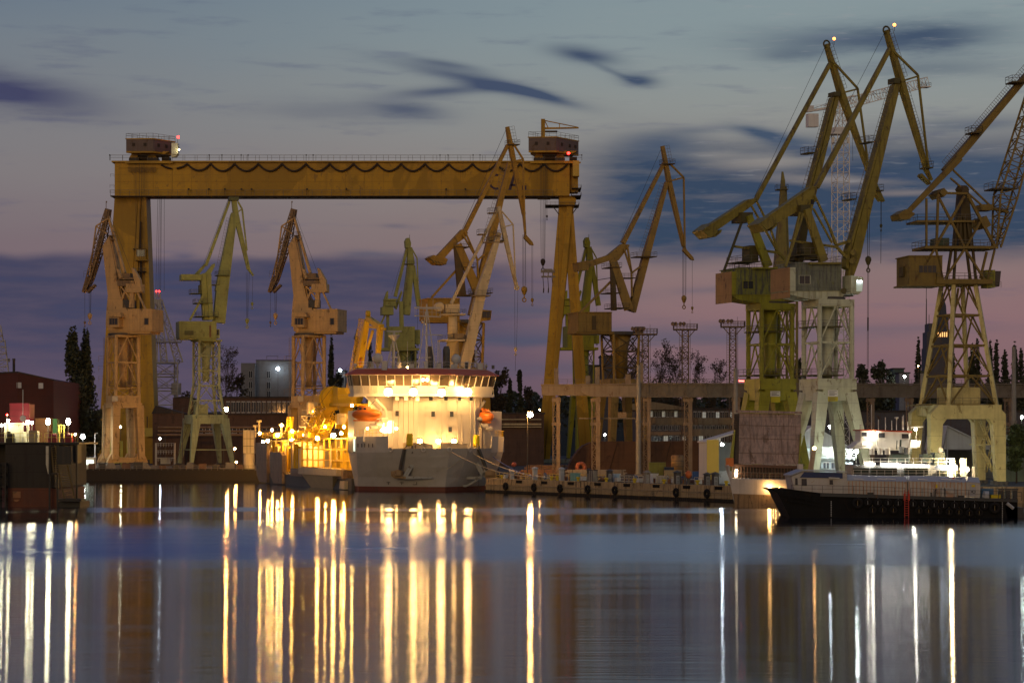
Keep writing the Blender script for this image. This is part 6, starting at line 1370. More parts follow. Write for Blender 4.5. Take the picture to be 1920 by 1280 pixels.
brown_ship()

def barge():
    Y0 = 303.0; D = 10.5
    BK = paint('barge_black', (.008,.008,.008), .5, .7, (.02,.014,.010), 1.0, spec=.08); DG = paint('barge_deck_grey', (.05,.052,.05), .4); WT = paint('barge_white', (.50,.47,.42), .4, .6, (.36,.20,.11), .8, streak=.3); ST = paint('barge_orange_seam', (.48,.26,.15), .3); BL = paint('barge_blue', (.03,.045,.12), .3); GY = paint('barge_lid_grey', (.40,.40,.42), .3); RE = paint('ladder_red', (.50,.05,.03), .3)
    R = thing('barge', 'long black barge hung with tyres, carrying white deck housings', 'barge', P(1690, 972, Y0+5))
    g, fin = grp(R); A = lambda x, y, Y=Y0: P(x, y, Y)
    m = g('hull', BK); q = [A(1482,971), A(1908,978), A(1908,937), A(1712,931), A(1540,925), A(1458,924)]; m.prism(q, Vector((0,D,0)))
    m.prism([A(1444,916), A(1480,916.5), A(1540,924), A(1459,924.5)], Vector((0,D,0))); g('bow_frame', BK).beam(A(1462,925,Y0-.15), A(1540,941,Y0-.15), .25, .3); g('bow_frame', BK).beam(A(1474,937,Y0-.15), A(1540,948,Y0-.15), .2, .25)
    for x in (1478,1492,1506,1522): g('bow_frame', BK).beam(A(x,928,Y0-.15), A(x+8,942,Y0-.15), .15, .2)
    m = g('deck_edge', DG); m.beam(A(1538,927,Y0-.1), A(1908,938,Y0-.1), .3, .45)
    # wheelhouse at the bow end
    w = g('wheelhouse', WT); w.prism([A(1490,922,Y0+1.5), A(1588,925,Y0+1.5), A(1588,887,Y0+1.5), A(1505,884,Y0+1.5), A(1484,893,Y0+1.5)], Vector((0,7.5,0)))
    g('wheelhouse>blue_band', BL).prism([A(1500,894.5,Y0+1.4), A(1580,896.5,Y0+1.4), A(1580,886,Y0+1.4), A(1508,884.5,Y0+1.4)], Vector((0,.12,0))); g('wheelhouse>roof', GY).prism([A(1482,892,Y0+1.3), A(1506,882.5,Y0+1.3), A(1589,885.5,Y0+1.3), A(1589,883.5,Y0+1.3), A(1506,880.5,Y0+1.3), A(1482,890,Y0+1.3)], Vector((0,7.9,0)))
    for i, (x0, x1, y0, y1) in enumerate(((1503,1513,897,910),(1555.5,1562,899,908),(1491,1496,896,909))): g('wheelhouse>window#%d' % i, GLASS).prism([A(x0,y1,Y0+1.4), A(x1,y1,Y0+1.4), A(x1-.5,y0,Y0+1.4), A(x0,y0,Y0+1.4)], Vector((0,.12,0)))
    g('wheelhouse>lamp_bar', WHITE).beam(A(1554,895,Y0+1.2), A(1574,896,Y0+1.2), .15, .12)
    # white corrugated housings with grey sloping lids
    for i, (x0, x1, yb0, yb1) in enumerate(((1583,1701,924.5,929),(1703,1812,929,931.5),(1812.5,1838,931.5,932.5))):
        h = g('deck_housing#%d' % i, WT); h.prism([A(x0,yb0,Y0+1.6), A(x1,yb1,Y0+1.6), A(x1,903+(i*1.2),Y0+1.6), A(x0,900+i*1.5,Y0+1.6)], Vector((0,6.4,0)))
        l = g('deck_housing#%d>lid' % i, GY); l.add([A(x0,900+i*1.4,Y0+1.5), A(x1,903+i*1.1,Y0+1.5), A(x1-3,893.5+i*.6,Y0+2.9), A(x0+4,890+i*1.8,Y0+2.9)]+[p+Vector((0,6.4,0)) for p in (A(x0,900+i*1.4,Y0+1.5), A(x1,903+i*1.1,Y0+1.5))]+[p+Vector((0,4.4,0)) for p in (A(x1-3,893.5+i*.6,Y0+2.9), A(x0+4,890+i*1.8,Y0+2.9))], MB.BF)
        if i < 2:
            n = 17 if i == 0 else 15
            for j in range(n+1):
                x = x0+2+(x1-x0-4)*j/n; g('deck_housing#%d>seam' % i, ST).beam(A(x,yb0+(yb1-yb0)*j/n,Y0+1.55), A(x,901.5+i*1.2,Y0+1.55), .09, .08)
            for x in (x0+18, x0+62, x0+78): g('deck_housing#%d>lid_handle' % i, WHITE).beam(A(x,897+i*.8,Y0+1.7), A(x+18,898.2+i*.8,Y0+1.7), .12, .1)
        else:
            g('deck_housing#2>door', GY).prism([A(1819,930,Y0+1.5), A(1829.5,930,Y0+1.5), A(1829.5,906.5,Y0+1.5), A(1819,906.5,Y0+1.5)], Vector((0,.1,0))); g('deck_housing#2>warning_sign', paint('warning_yellow',(.65,.5,.02),.1)).box(A(1825,910.5,Y0+1.44), .5, .06, .3)
            t = g('deck_housing#2>door_mark', DG); t.torus(A(1826,921.5,Y0+1.44), .2, .04, (0,1,0), 12, 5); t.beam(A(1820.5,919.5,Y0+1.44), A(1824,923.5,Y0+1.44), .05, .05); t.beam(A(1823,919.5,Y0+1.44), A(1820.5,923.5,Y0+1.44), .05, .05)
    lg = g('emblem', paint('emblem_red',(.45,.06,.03),.1)); lg.box(A(1787.5,896,Y0+2.0), .3, .08, .26); 
    for i in range(7): g('emblem_text', BL).box(A(1792.5+i*1.9,896.6,Y0+2.0), .1, .06, .12+(i%3)*.03)
    g('vent_sign', paint('warning_yellow',(.65,.5,.02),.1)).prism([A(1754.5,914,Y0+1.45), A(1758,914,Y0+1.45), A(1757.5,907.5,Y0+1.45), A(1755,907.5,Y0+1.45)], Vector((0,.05,0)))
    g('switch_box', WT).box(A(1779,922,Y0+.9), 1.4, .5, 1.2); g('switch_box', ST).box(A(1768,922.5,Y0+.9), .5, .5, 1.3); g('vent_pipe', DG).tube(A(1753,931,Y0+.6), A(1753.5,918,Y0+.6), .09); g('vent_pipe', DG).tube(A(1746,931,Y0+.6), A(1746,923,Y0+.6), .1); g('vent_pipe', DG).tube(A(1753.5,918,Y0+.6), A(1756,917.3,Y0+.6), .09)
    g('pallet', ST).box(A(1779,931,Y0+.7), 1.1, .8, .2); g('bollard', DG).box(A(1632,926,Y0+.6), .8, .5, .5); g('bollard', DG).box(A(1802,931.5,Y0+.6), .8, .5, .5)
    g('blue_box', paint('box_blue',(.03,.10,.20),.3)).box(A(1850,926,Y0+3), 1.7, 1.4, 1.6); g('reel', GALV).tube(A(1844,929,Y0+1.2), A(1853,930,Y0+1.2), .75, n=14); g('yellow_box', paint('warning_yellow',(.65,.5,.02),.1)).box(A(1866,930,Y0+2), 1.4, 1, .5)
    r = g('railing', DG); r.rail([A(1484,923.5,Y0+.2), A(1600,926,Y0+.2), A(1697,929.5,Y0+.2)], 1.15, 1.5, .035); r.rail([A(1707,930,Y0+.2), A(1838,934.5,Y0+.2), A(1872,936,Y0+.2)], 1.15, 1.6, .035)
    l = g('ladder', RE); l.ladder(A(1700,970,Y0-.3), A(1700,918,Y0-.3), .55, .32, .06); l.box(A(1696,931,Y0-.2), .25, .25, 1.0); l.box(A(1704,931,Y0-.2), .25, .25, 1.0)
    for x in (1876,1889,1902):
        g('stern_gear', DG).box(A(x,930,Y0+3), .7, .8, 1.7); g('stern_gear', DG).box(A(x,917,Y0+3), .9, .9, .2); g('stern_gear', DG).beam(A(x-5,938,Y0+2), A(x+5,934,Y0+2), .3, .4)
    g('stern_railing', DG).rail([A(1872,937,Y0+.4), A(1915,938,Y0+.4)], 1.2, .8, .05); g('stern_hose', GALV).tube(A(1888,943,Y0-.2), A(1900,953,Y0-.2), .25); g('stern_gear', DG).prism([A(1885,950), A(1920,951), A(1920,976), A(1890,974)], Vector((0,6,0)))
    for i in range(9): g('draught_mark', GALV).box(A(1558.5,940+i*3.3,Y0-.06), .12, .06, .14); g('draught_mark', GALV).box(A(1879.5,942+i*3.3,Y0-.06), .12, .06, .14)
    fin()
    # tyres
    up = [(1608,943,1.45),(1627,941.5,1),(1646,942,1),(1665,942,1),(1684,943,1),(1712,944.5,1),(1732,944.5,1),(1751.5,946,1),(1769,947,1),(1789.5,947.5,1),(1808.5,947.5,1),(1827.5,948,1),(1846,948,1),(1865,952,1.5)]
    dn = [(1636,956,1),(1655,955.5,1),(1675,956,1),(1723,957.5,1),(1741,958,1),(1760,958,1),(1779.5,959.5,1),(1798,959.5,1),(1817.5,962,1),(1836,960.5,1)]
    CH = paint('chain_ochre', (.30,.22,.10), .4); CHG = GALV
    for row, lst in (('upper', up), ('lower', dn)):
        for i, (x, y, f) in enumerate(lst):
            c = A(x, y, Y0-.34); t = thing('tyre_fender', '%s tyre from the bow in the %s row on the black barge' % (ORD[i], row), 'tyre fender', c-Vector((0,0,.5*f)), 'tyres hung on the barge side')
            b = MB(); b.torus(c, .40*f, .17*f, (0,1,0), 18, 8); part(b, 'tyre', RUBBER, t, True)
            b = MB(); b.tube(c+Vector((0,-.05,-.32*f)), c+Vector((0,-.05,.36*f)), .035, n=5); b.tube(c+Vector((0,-.05,.45*f)), A(x,y-10*f,Y0-.02), .02, n=4); part(b, 'chain', CH if row == 'lower' or i in (0, 13) else CHG, t)
barge()

def workboat():
    Y0 = 322.0; WT = paint('boat_white', (.74,.70,.62), .3); RE = paint('boat_red_trim', (.45,.07,.03), .3); DK = paint('boat_dark_green', (.03,.045,.035), .4); GR = paint('boat_grey', (.25,.26,.26), .4)
    R = thing('workboat', 'lit white wheelhouse workboat moored behind the black barge', 'boat', P(1700, 960, Y0+5))
    g, fin = grp(R); A = lambda x, y, Y=Y0: P(x, y, Y)
    g('hull', DK).prism([A(1590,965), A(1800,966), A(1806,893), A(1588,893)], Vector((0,11,0)))
    g('lower_house', GR).prism([A(1600,893,Y0+1), A(1796,893,Y0+1), A(1796,872,Y0+1), A(1600,872,Y0+1)], Vector((0,8,0)))
    for i, (x0, x1, y0, y1) in enumerate(((1600,1630,877,887),(1634,1682,877,889),(1696,1740,877,889),(1760,1796,882,894))): g('deck_crate#%d' % i, DK).prism([A(x0,y1,Y0+.2), A(x1,y1,Y0+.2), A(x1,y0,Y0+.2), A(x0,y0,Y0+.2)], Vector((0,.8,0)))
    g('wheelhouse', WT).prism([A(1645,844,Y0+2), A(1704,844,Y0+2), A(1707,809,Y0+2), A(1644,807,Y0+2)], Vector((0,5.5,0))); g('wheelhouse', WT).prism([A(1612,836,Y0+2.4), A(1645,840,Y0+2.4), A(1644,807,Y0+2.4), A(1614,806,Y0+2.4)], Vector((0,5,0)))
    g('wheelhouse>roof', RE).prism([A(1612,807,Y0+1.6), A(1710,810.5,Y0+1.6), A(1710,808,Y0+1.6), A(1612,804.5,Y0+1.6)], Vector((0,6.4,0)))
    for i, (x0, x1, y0, y1) in enumerate(((1647.5,1659,811,820),(1691,1704,813,821.5),(1616,1626,810,818))): g('wheelhouse>window#%d' % i, GLASS).prism([A(x0,y1,Y0+1.9), A(x1,y1,Y0+1.9), A(x1,y0,Y0+1.9), A(x0,y0,Y0+1.9)], Vector((0,.12,0)))
    g('wing', WT).prism([A(1596,840,Y0+1), A(1614,826,Y0+1), A(1640,830,Y0+1), A(1640,840,Y0+1)], Vector((0,6,0))); g('wing#b', WT).prism([A(1706,840,Y0+1), A(1725,838,Y0+1), A(1727,826,Y0+1), A(1708,824,Y0+1)], Vector((0,6,0)))
    for x, y0, y1 in ((1613,820,795),(1718,840,800),(1634,806,758),(1660,806,782),(1681,806,784),(1692,806,780),(1694,806,778),(1647,806,786),(1672,806,788),(1702,806,790)): g('mast', WT).tube(A(x,y0,Y0+3), A(x,y1,Y0+3), .07 if y0-y1 < 40 else .05, n=5)
    g('mast', WT).lathe(A(1681,785,Y0+3), [(.1,0),(.35,.1),(.3,.3)], 10); g('mast', WT).beam(A(1612,797,Y0+3), A(1618,797,Y0+3), .2, .2); g('lamp_hood', WT).beam(A(1706,801,Y0+2), A(1730,800,Y0+2), .9, .2); g('funnel', DK).tube(A(1688,842,Y0+1), A(1689,824,Y0+1), .16); g('funnel', DK).tube(A(1681,842,Y0+1), A(1682,825,Y0+1), .07)
    for i, (x, y) in enumerate(((1635,846),(1650,846),(1664,846),(1691,843),(1701,845))): g('drum#%d' % i, WT if i < 3 else GR).tube(A(x,y+6,Y0+1), A(x,y-6,Y0+1), .42, n=12)
    for x0, x1, y0, y1 in ((1668,1704,851,866),(1730,1748,851,866),(1752,1772,848,872)): g('deck_box#%d' % x0, DK).prism([A(x0,y1,Y0+1.5), A(x1,y1,Y0+1.5), A(x1,y0,Y0+1.5), A(x0,y0,Y0+1.5)], Vector((0,3,0)))
    g('dish', GR).lathe(A(1763,843,Y0+1.2), [(.05,0),(.3,.1),(.42,.28)], 14, (0,-1,0)); g('dish', GR).tube(A(1763,848,Y0+1.4), A(1763,843,Y0+1.4), .06)
    r = g('railing', WT); r.rail([A(1620,872,Y0+.9), A(1790,873,Y0+.9)], 1.1, 1.2, .04); r.rail([A(1596,840,Y0+.9), A(1640,842,Y0+.9)], 1.0, .8, .04); r.rail([A(1600,893,Y0+.1), A(1806,893,Y0+.1)], 1.0, 1.2, .04)
    g('lit_pole', WT).box(A(1806,877,Y0+1), .9, .6, 3.0); g('lit_pole', WT).box(A(1825,884,Y0+1), .4, .4, 1.6)
    for i, (x0, x1, y) in enumerate(((1622,1640,868.5),(1652,1690,870),(1692,1742,872),(1762,1780,874))): g('strip_light#%d' % i, emit('strip_light',(1,.93,.80),26) if i < 3 else emit('strip_light_blue',(.75,.88,1),24)).beam(A(x0,y,Y0+.7), A(x1,y+1.2,Y0+.7), .25, .3)
    g('lamp#0', emit('lamp_boat',(1,.93,.72),170)).ball(A(1637,812,Y0+1.5), .22, n=8, m=6); g('lamp#1', emit('lamp_boat',(1,.93,.72),170)).ball(A(1717,805,Y0+1.6), .2, n=8, m=6); g('lamp#2', emit('lamp_boat',(1,.93,.72),170)).ball(A(1628,830,Y0+.6), .16, n=8, m=6); g('lamp#3', emit('lamp_boat',(1,.93,.72),170)).ball(A(1716,828,Y0+.6), .16, n=8, m=6)
    g('stern_lamp', emit('lamp_boat_amber',(1,.74,.38),700)).ball(A(1784,866,Y0-.2), .30, n=8, m=6); g('stern_lamp', GR).tube(A(1784,893,Y0), A(1784,867,Y0), .06)
    fin()
    # a raked amber-lit mast ashore of the hatch ship
    t = thing('signal_mast', 'raked cream post with an amber lamp, beside the raised hatch ship', 'mast', P(1518, 893, 345)); b = MB(); b.beam(P(1517,900,345), P(1526,844,345), .9, .9, .6, .6); part(b, 'post', paint('post_cream',(.50,.36,.22),.4), t); b = MB(); b.ball(P(1527,840,345), .25, n=8, m=6); part(b, 'lamp', emit('lamp_amber_small',(1,.5,.15),90), t)
workboat()

def floating_dock():
    Y0 = 352.0; DK = paint('dock_dark', (.042,.034,.024), .7, .75, (.03,.022,.016), .8, streak=.8); RB = paint('dock_red', (.15,.05,.024), .7, .75, (.12,.06,.04), 1.0); SB = paint('stair_brown', (.16,.11,.04), .5); YL = paint('dock_yellow', (.55,.46,.10), .4); WT = paint('dock_white', (.62,.58,.45), .4); BK = paint('dock_black', (.02,.018,.016), .3); RED = paint('crate_crimson', (.15,.006,.02), .25); CR = paint('dock_container_brown', (.30,.13,.05), .5)
    R = thing('floating_dock', 'dark floating dock wall with red foot and stairs, lamps along its deck', 'floating dock', P(60, 950, Y0+8))
    g, fin = grp(R); A = lambda x, y, Y=Y0: P(x, y, Y)
    g('wall', DK).prism([A(10,914.5), A(103,914.5), A(103,831), A(10,831)], Vector((0,26,0))); g('wall_foot', RB).prism([A(11,966), A(92,966), A(92,914.5), A(11,914.5)], Vector((0,26.2,0))); g('wall_foot', RB).prism([A(92,966), A(109,966), A(109,917), A(92,914.5)], Vector((0,22,0)))
    g('deck', BK).prism([A(-40,832.5), A(148,832.5), A(148,829), A(-40,829)], Vector((-2,26.4,0))); g('inner_wall', DK).prism([A(-40,914,Y0+4), A(10,914,Y0+4), A(10,832,Y0+4), A(-40,832,Y0+4)], Vector((0,20,0)))
    g('side_fin', WT).prism([A(86,836,Y0-.4), A(93,836,Y0-.4), A(93,888,Y0-.4), A(90,888,Y0-.4), A(86,870,Y0-.4)], Vector((0,.4,0)))
    # stair tower
    for x in (93, 108, 144): g('stair_post#%d' % x, BK).beam(A(x,966 if x < 140 else 936,Y0-1), A(x,833,Y0-1), .28, .28)
    g('stair_tower', BK).prism([A(106,870,Y0-1.2), A(134,870,Y0-1.2), A(134,836,Y0-1.2), A(106,836,Y0-1.2)], Vector((0,3,0))); g('stair_tower', DK).prism([A(134,868,Y0+1), A(146,868,Y0+1), A(146,834,Y0+1), A(134,834,Y0+1)], Vector((0,3,0)))
    sd = Vector((1,0,0)); g('upper_stair', SB).stair(A(101,838,Y0-.6), A(106,888,Y0-1.2), .9, sd, 12); g('lower_stair', SB).stair(A(117,872,Y0-.8), A(131,936,Y0-2.4), 1.7, sd, 16)
    g('landing', BK).prism([A(95,890,Y0-2), A(108,890,Y0-2), A(108,886,Y0-2), A(95,886,Y0-2)], Vector((0,3,0))); g('lower_landing', BK).prism([A(107,939,Y0-3), A(152,939,Y0-3), A(152,935,Y0-3), A(107,935,Y0-3)], Vector((0,4,0))); g('lower_landing', RB).prism([A(109,966,Y0-1), A(150,966,Y0-1), A(150,940,Y0-1), A(109,940,Y0-1)], Vector((0,8,0)))
    g('name_board', CR).prism([A(24,933,Y0-.1), A(38.5,933,Y0-.1), A(38.5,921,Y0-.1), A(24,921,Y0-.1)], Vector((0,.1,0))); g('name_board', BK).prism([A(25,936,Y0-.15), A(37,936,Y0-.15), A(33,940,Y0-.15), A(28,940,Y0-.15)], Vector((0,.15,0)))
    lt = g('mooring_truss', BK); lt.lattice(A(5,968,Y0-1), A(5,868,Y0-1), 1.2, 1.2, 1.2, 1.2, 9, .12); lt.beam(A(-10,871,Y0-1), A(9,871,Y0-1), .3, .3); lt.beam(A(-10,910,Y0-1), A(12,912,Y0-1), .3, .3); lt.lattice(A(-6,968,Y0-1), A(-6,868,Y0-1), 1.2, 1.2, 1.2, 1.2, 9, .12)
    r = g('deck_railing', YL); r.rail([A(-30,829,Y0+.3), A(78,829,Y0+.3)], 1.5, 1.2, .05); r.rail([A(84,829,Y0+.3), A(146,829,Y0+.3)], 1.5, 1.1, .05); r.rail([A(110,812,Y0+6), A(121,812,Y0+6)], 1.4, .6, .05)
    for x in (112, 120): r.tube(A(x,829,Y0+6), A(x,796,Y0+6), .08, n=5)
    fin()
    def deckbox(nm, label, cat, x0, x1, y0, y1, d, off, m, ribs=0):
        Yb = Y0+off; zb = zat(829, Y0)
        t = thing(nm, label, cat, (xat((x0+x1)/2,Yb), Yb, zb)); b = MB(); b.prism([Vector((xat(x0,Yb),Yb,zb)), Vector((xat(x1,Yb),Yb,zb)), A(x1,y0,Yb), A(x0,y0,Yb)], Vector((0,d,0))); part(b, 'shell', m, t)
        if ribs:
            b = MB()
            for i in range(ribs): x = x0+(x1-x0)*(i+.5)/ribs; b.beam(Vector((xat(x,Yb),Yb-.05,zb)), A(x,y0,Yb)-Vector((0,.05,0)), .12, .1)
            part(b, 'corrugation', m, t)
        b = MB(); b.beam(A(x0,y0,Yb-.1), A(x1,y0,Yb-.1), .25, .25); part(b, 'top_rail', m, t); return t
    t = deckbox('shipping_container', 'crimson container raised on a cabin on the floating dock deck', 'container', 18, 55, 757, 793, 4, 9, RED, 0)
    b = MB()
    for y in (768, 780): b.beam(A(18,y,Y0+8.95), A(55,y,Y0+8.95), .1, .1)
    part(b, 'side_rib', paint('crate_crimson_dark',(.1,.006,.012),.3), t)
    deckbox('site_cabin', 'pale cabin under the crimson container on the floating dock', 'cabin', 8, 48, 794, 829, 3, 5.5, WT)
    deckbox('shipping_container', 'rusty brown ribbed container at the back of the floating dock deck', 'container', 66, 96, 785, 829, 4, 14, CR, 12)
    deckbox('site_cabin', 'green cabin between two lamps on the floating dock', 'cabin', 99, 107, 786, 829, 2, 14, paint('cabin_green',(.04,.16,.05),.3))
    deckbox('equipment_box', 'small grey cabinet by the yellow rail on the floating dock', 'cabinet', 54, 70, 808, 829, 1.6, 3.5, paint('cabinet_grey',(.32,.27,.18),.4))
    t = thing('site_sign', 'round white disc sign on a pole standing on the floating dock', 'sign', P(43,829,Y0+3)); b = MB(); b.tube(P(43,829,Y0+3), P(43,730,Y0+3), .06, n=5); part(b, 'pole', GALV, t); b = MB(); b.lathe(P(43,784,Y0+2.85), [(.5,0),(.5,.08)], 18, (0,-1,0)); part(b, 'disc', WHITE, t); b = MB(); b.box(P(47,803,Y0+2.8), .5, .1, 1.1); part(b, 'flag', RED, t)
    for i, (x, lab) in enumerate(((20,'machinery cluster left of the cabin door on the floating dock'),(99,'red machinery drum near the dock stairs'),(128,'red winch under the rightmost dock lamp'))):
        t = thing('deck_winch', lab, 'winch', P(x,829,Y0+4)); zb = zat(829,Y0); b = MB(); c = P(x,820,Y0+4); b.box(Vector((c.x,c.y,zb+.35)), 1.4, 1, .7); b.box(Vector((c.x-.3,c.y,zb+1.2)), .5, .5, 1.2); part(b, 'base', DK if i == 0 else RED, t); b = MB(); b.tube(Vector((c.x-.5,c.y,zb+1.0)), Vector((c.x+.6,c.y,zb+1.0)), .5, n=12); part(b, 'drum', DK if i == 0 else RED, t)
    # deck lamps on posts
    for x, y, r_, m_, lab in ((90,790,.36,E_GREENW,'oval deck lamp in the middle of the floating dock'),(128,790,.36,E_GREENW,'oval deck lamp above the dock stairs, rightmost'),(52,791,.30,E_GREENW,'paired glaring lamp beside the white disc sign'),(60,792,.24,E_GREENW,'smaller glaring lamp right of the disc sign'),(15,789,.24,E_GREENW,'bright lamp by the crimson container left corner'),(3,797,.22,E_GREENW,'warm lamp at the left edge of the floating dock'),(13,777,.16,E_RED,'red light on a post left of the crimson container'),(141,814,.16,E_SOD,'small orange lamp beside the dock winch')):
        Yl = Y0+4.5; t = thing('deck_lamp', lab, 'lamp', Vector((xat(x,Yl),Yl,zat(829,Y0))), 'lamps on the floating dock'); b = MB(); b.tube(Vector((xat(x,Yl),Yl+.2,zat(829,Y0))), P(x,y,Yl+.2), .05, n=5); part(b, 'post', STEEL, t)
        b = MB(); b.ball(P(x,y,Yl), r_, r_*(1.5 if r_ > .33 else 1), 10, 8); part(b, 'bulb', m_, t)
floating_dock()
# ------------------------------------------------------------------ trees
def leaf_mat(name, rgb):
    if name in MC: return MC[name]
    m, nt, b = nodes(name); N = nt.nodes; L = nt.links; t = N.new('ShaderNodeTexCoord'); n = N.new('ShaderNodeTexNoise'); n.inputs['Scale'].default_value = .9; n.inputs['Detail'].default_value = 3; L.new(t.outputs['Object'], n.inputs['Vector'])
    r = N.new('ShaderNodeValToRGB'); r.color_ramp.elements[0].position = .35; r.color_ramp.elements[1].position = .7; r.color_ramp.elements[0].color = (*[c*.45 for c in rgb], 1); r.color_ramp.elements[1].color = (*[c*1.5 for c in rgb], 1)
    L.new(n.outputs[0], r.inputs[0]); L.new(r.outputs[0], b.inputs['Base Color']); b.inputs['Roughness'].default_value = .8; MC[name] = m; return m
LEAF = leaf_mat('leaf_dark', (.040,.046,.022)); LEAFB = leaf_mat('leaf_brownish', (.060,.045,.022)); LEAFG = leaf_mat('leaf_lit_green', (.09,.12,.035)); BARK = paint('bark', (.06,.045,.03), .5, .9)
def leaf(mb, c, s, rng):
    a = Vector((rng.uniform(-1,1), rng.uniform(-1,1), rng.uniform(-1,1))).normalized(); b = a.orthogonal().normalized(); q = a.cross(b); ang = rng.uniform(0, 3.14); u = b*math.cos(ang)+q*math.sin(ang); v = a.cross(u)
    mb.add([c-u*s-v*s*.5, c+u*s*.2-v*s*.7, c+u*s+v*s*.3, c-u*s*.3+v*s*.8], [(0,1,2,3)])
def tree(px, ytop, w, Y, kind, label, n=1800, mat=None, group='trees beyond the yard', zb=G, cat='tree', leafs=None):
    rng = random.Random(int(px*7+ytop)); x = xat(px, Y); top = zat(ytop, Y); H = top-zb; R = w*Y/F/2
    t = thing('poplar_tree' if kind == 'poplar' else 'conifer_tree' if kind == 'conifer' else 'bare_tree' if kind == 'bare' else 'leafy_tree', label, cat, (x, Y, zb), group)
    tb = MB(); tb.tube((x,Y,zb), (x,Y,zb+H*.55), max(.2,H*.016), H*.006, 7); tb.tube((x,Y,zb+H*.55), (x,Y,top-.4), H*.006, .05, 5)
    cb = MB(); s = leafs or max(.28, min(.75, Y*.00075))
    if kind == 'bare':
        def br(p, d, L, r, lev):
            q = p+d*L; tb.tube(p, q, r, r*.55, 4, False)
            if lev == 0:
                for _ in range(3): leaf(cb, q+Vector((rng.gauss(0,.4), rng.gauss(0,.4), rng.gauss(0,.4))), s*.5, rng)
                return
            for i in range(rng.choice((3,4))):
                e = (d+Vector((rng.uniform(-.6,.6), rng.uniform(-.6,.6), rng.uniform(.0,.55)))).normalized(); br(p+d*L*rng.uniform(.5,1), e, L*rng.uniform(.5,.75), max(.04,r*.5), lev-1)
        for k in range(9):
            z = zb+H*(.25+.07*k); a = rng.uniform(0,6.28); br(Vector((x,Y,z)), Vector((math.cos(a)*R/H*1.7, math.sin(a)*R/H*1.7, 1)).normalized(), H*.20, .14, 3)
    else:
        lumps = []
        for i in range(18 if kind != 'poplar' else 46):
            f = rng.uniform(.12,1) if kind != 'round' else rng.uniform(.3,1)
            prof = {'poplar': min(1, .55+1.8*f)*(1.03-f)**.62, 'conifer': 1.05-f, 'round': math.sqrt(max(.05,1-((f-.62)/.45)**2)), 'loose': math.sqrt(max(.05,1-((f-.6)/.5)**2))}[kind]
            prof = max(.12, prof); a = rng.uniform(0,6.28); rr = R*prof*rng.uniform(.25,.75)
            lumps.append((Vector((x+math.cos(a)*rr, Y+math.sin(a)*rr, zb+H*f*.97)), R*prof*rng.uniform(.38,.62)+.3, H*(.09 if kind == 'poplar' else .07)+.3))
            tb.tube((x,Y,zb+H*f*.75), lumps[-1][0], .09, .03, 4, False)
        for i in range(int(n*1.5)):
            c, r, h = rng.choice(lumps); u = Vector((rng.gauss(0,1), rng.gauss(0,1), rng.gauss(0,1))).normalized()*(rng.random()**.4)
            leaf(cb, c+Vector((u.x*r, u.y*r, u.z*h*(1.5 if kind == 'poplar' else 1))), s*rng.uniform(.6,1.2), rng)
    part(tb, 'trunk', BARK, t); part(cb, 'crown', mat or (LEAFB if kind in ('bare','loose') else LEAF), t)
    return t
tree(136, 630, 84, 660, 'poplar', 'tall dark poplar between the red hall and the left salmon crane, its taller top', 5200)
tree(160, 634, 66, 664, 'poplar', 'second dark poplar growing against the tallest one on its right side', 4200)
tree(182, 762, 34, 655, 'round', 'low dark bush tree at the foot of the two left poplars', 900)
tree(424, 680, 40, 790, 'bare', 'bare tree right of the lime crane by the grey block'); tree(444, 690, 46, 800, 'loose', 'thin brown tree in front of the grey block left end', 900); tree(352, 735, 40, 780, 'loose', 'brownish tree behind the lime crane left leg', 800)
tree(621, 646, 22, 760, 'poplar', 'slender poplar just right of the salmon crane tower by the ship', 1300); tree(640, 690, 44, 770, 'round', 'dark round tree behind the yellow reel of the ship', 1200); tree(668, 640, 24, 800, 'poplar', 'slender poplar behind the ship yellow crane', 1200); tree(694, 652, 22, 810, 'poplar', 'slender poplar between ship crane and sage crane', 1000); tree(776, 640, 30, 900, 'poplar', 'dark poplar behind the ship radar masts', 1200)
tree(938, 692, 44, 800, 'loose', 'tall loose brown tree right of the ship bridge', 1000); tree(974, 698, 30, 790, 'conifer', 'pointed conifer right of the ship bridge', 1500); tree(956, 714, 28, 795, 'conifer', 'shorter conifer between loose tree and pointed conifer', 1200); tree(992, 728, 30, 800, 'loose', 'low loose tree beside the gantry right leg', 700); tree(920, 715, 34, 805, 'loose', 'thin tree close behind the ship bridge wing', 700)
tree(1193, 682, 26, 720, 'bare', 'bare tree beside the first floodlight pylon'); tree(1237, 680, 42, 720, 'bare', 'wide bare tree between first and second floodlight pylons'); tree(1268, 688, 22, 725, 'bare', 'small bare tree left of the second floodlight pylon'); tree(1303, 696, 30, 730, 'bare', 'low bare tree right of the second floodlight pylon'); tree(1340, 706, 30, 735, 'bare', 'lowest bare tree left of the third floodlight pylon')
tree(1494, 676, 26, 800, 'round', 'dark tree in the gap between the two big crane towers', 1000)
tree(1618, 688, 36, 800, 'round', 'dark round tree just right of the pale green crane tower', 1400); tree(1648, 681, 44, 800, 'round', 'widest dark round tree left of the white yard light', 1700); tree(1672, 700, 26, 805, 'round', 'low dark tree at the white yard light', 800)
tree(1722, 652, 30, 860, 'poplar', 'dark pointed tree left of the lit spire', 1500); tree(1737, 668, 40, 850, 'round', 'dark bushy tree in front of the lit spire', 1500); tree(1784, 640, 24, 900, 'poplar', 'dark pointed tree just right of the lit spire', 1200)
for i, (px, y, w) in enumerate(((1822,662,22),(1832,650,16),(1858,654,18),(1868,656,15),(1884,674,22),(1903,660,16),(1914,668,26))): tree(px, y, w*1.7, 900, 'poplar', '%s poplar from the left in the row behind the pale yellow arched portal' % ORD[i], 1600, group='poplars behind the right crane')
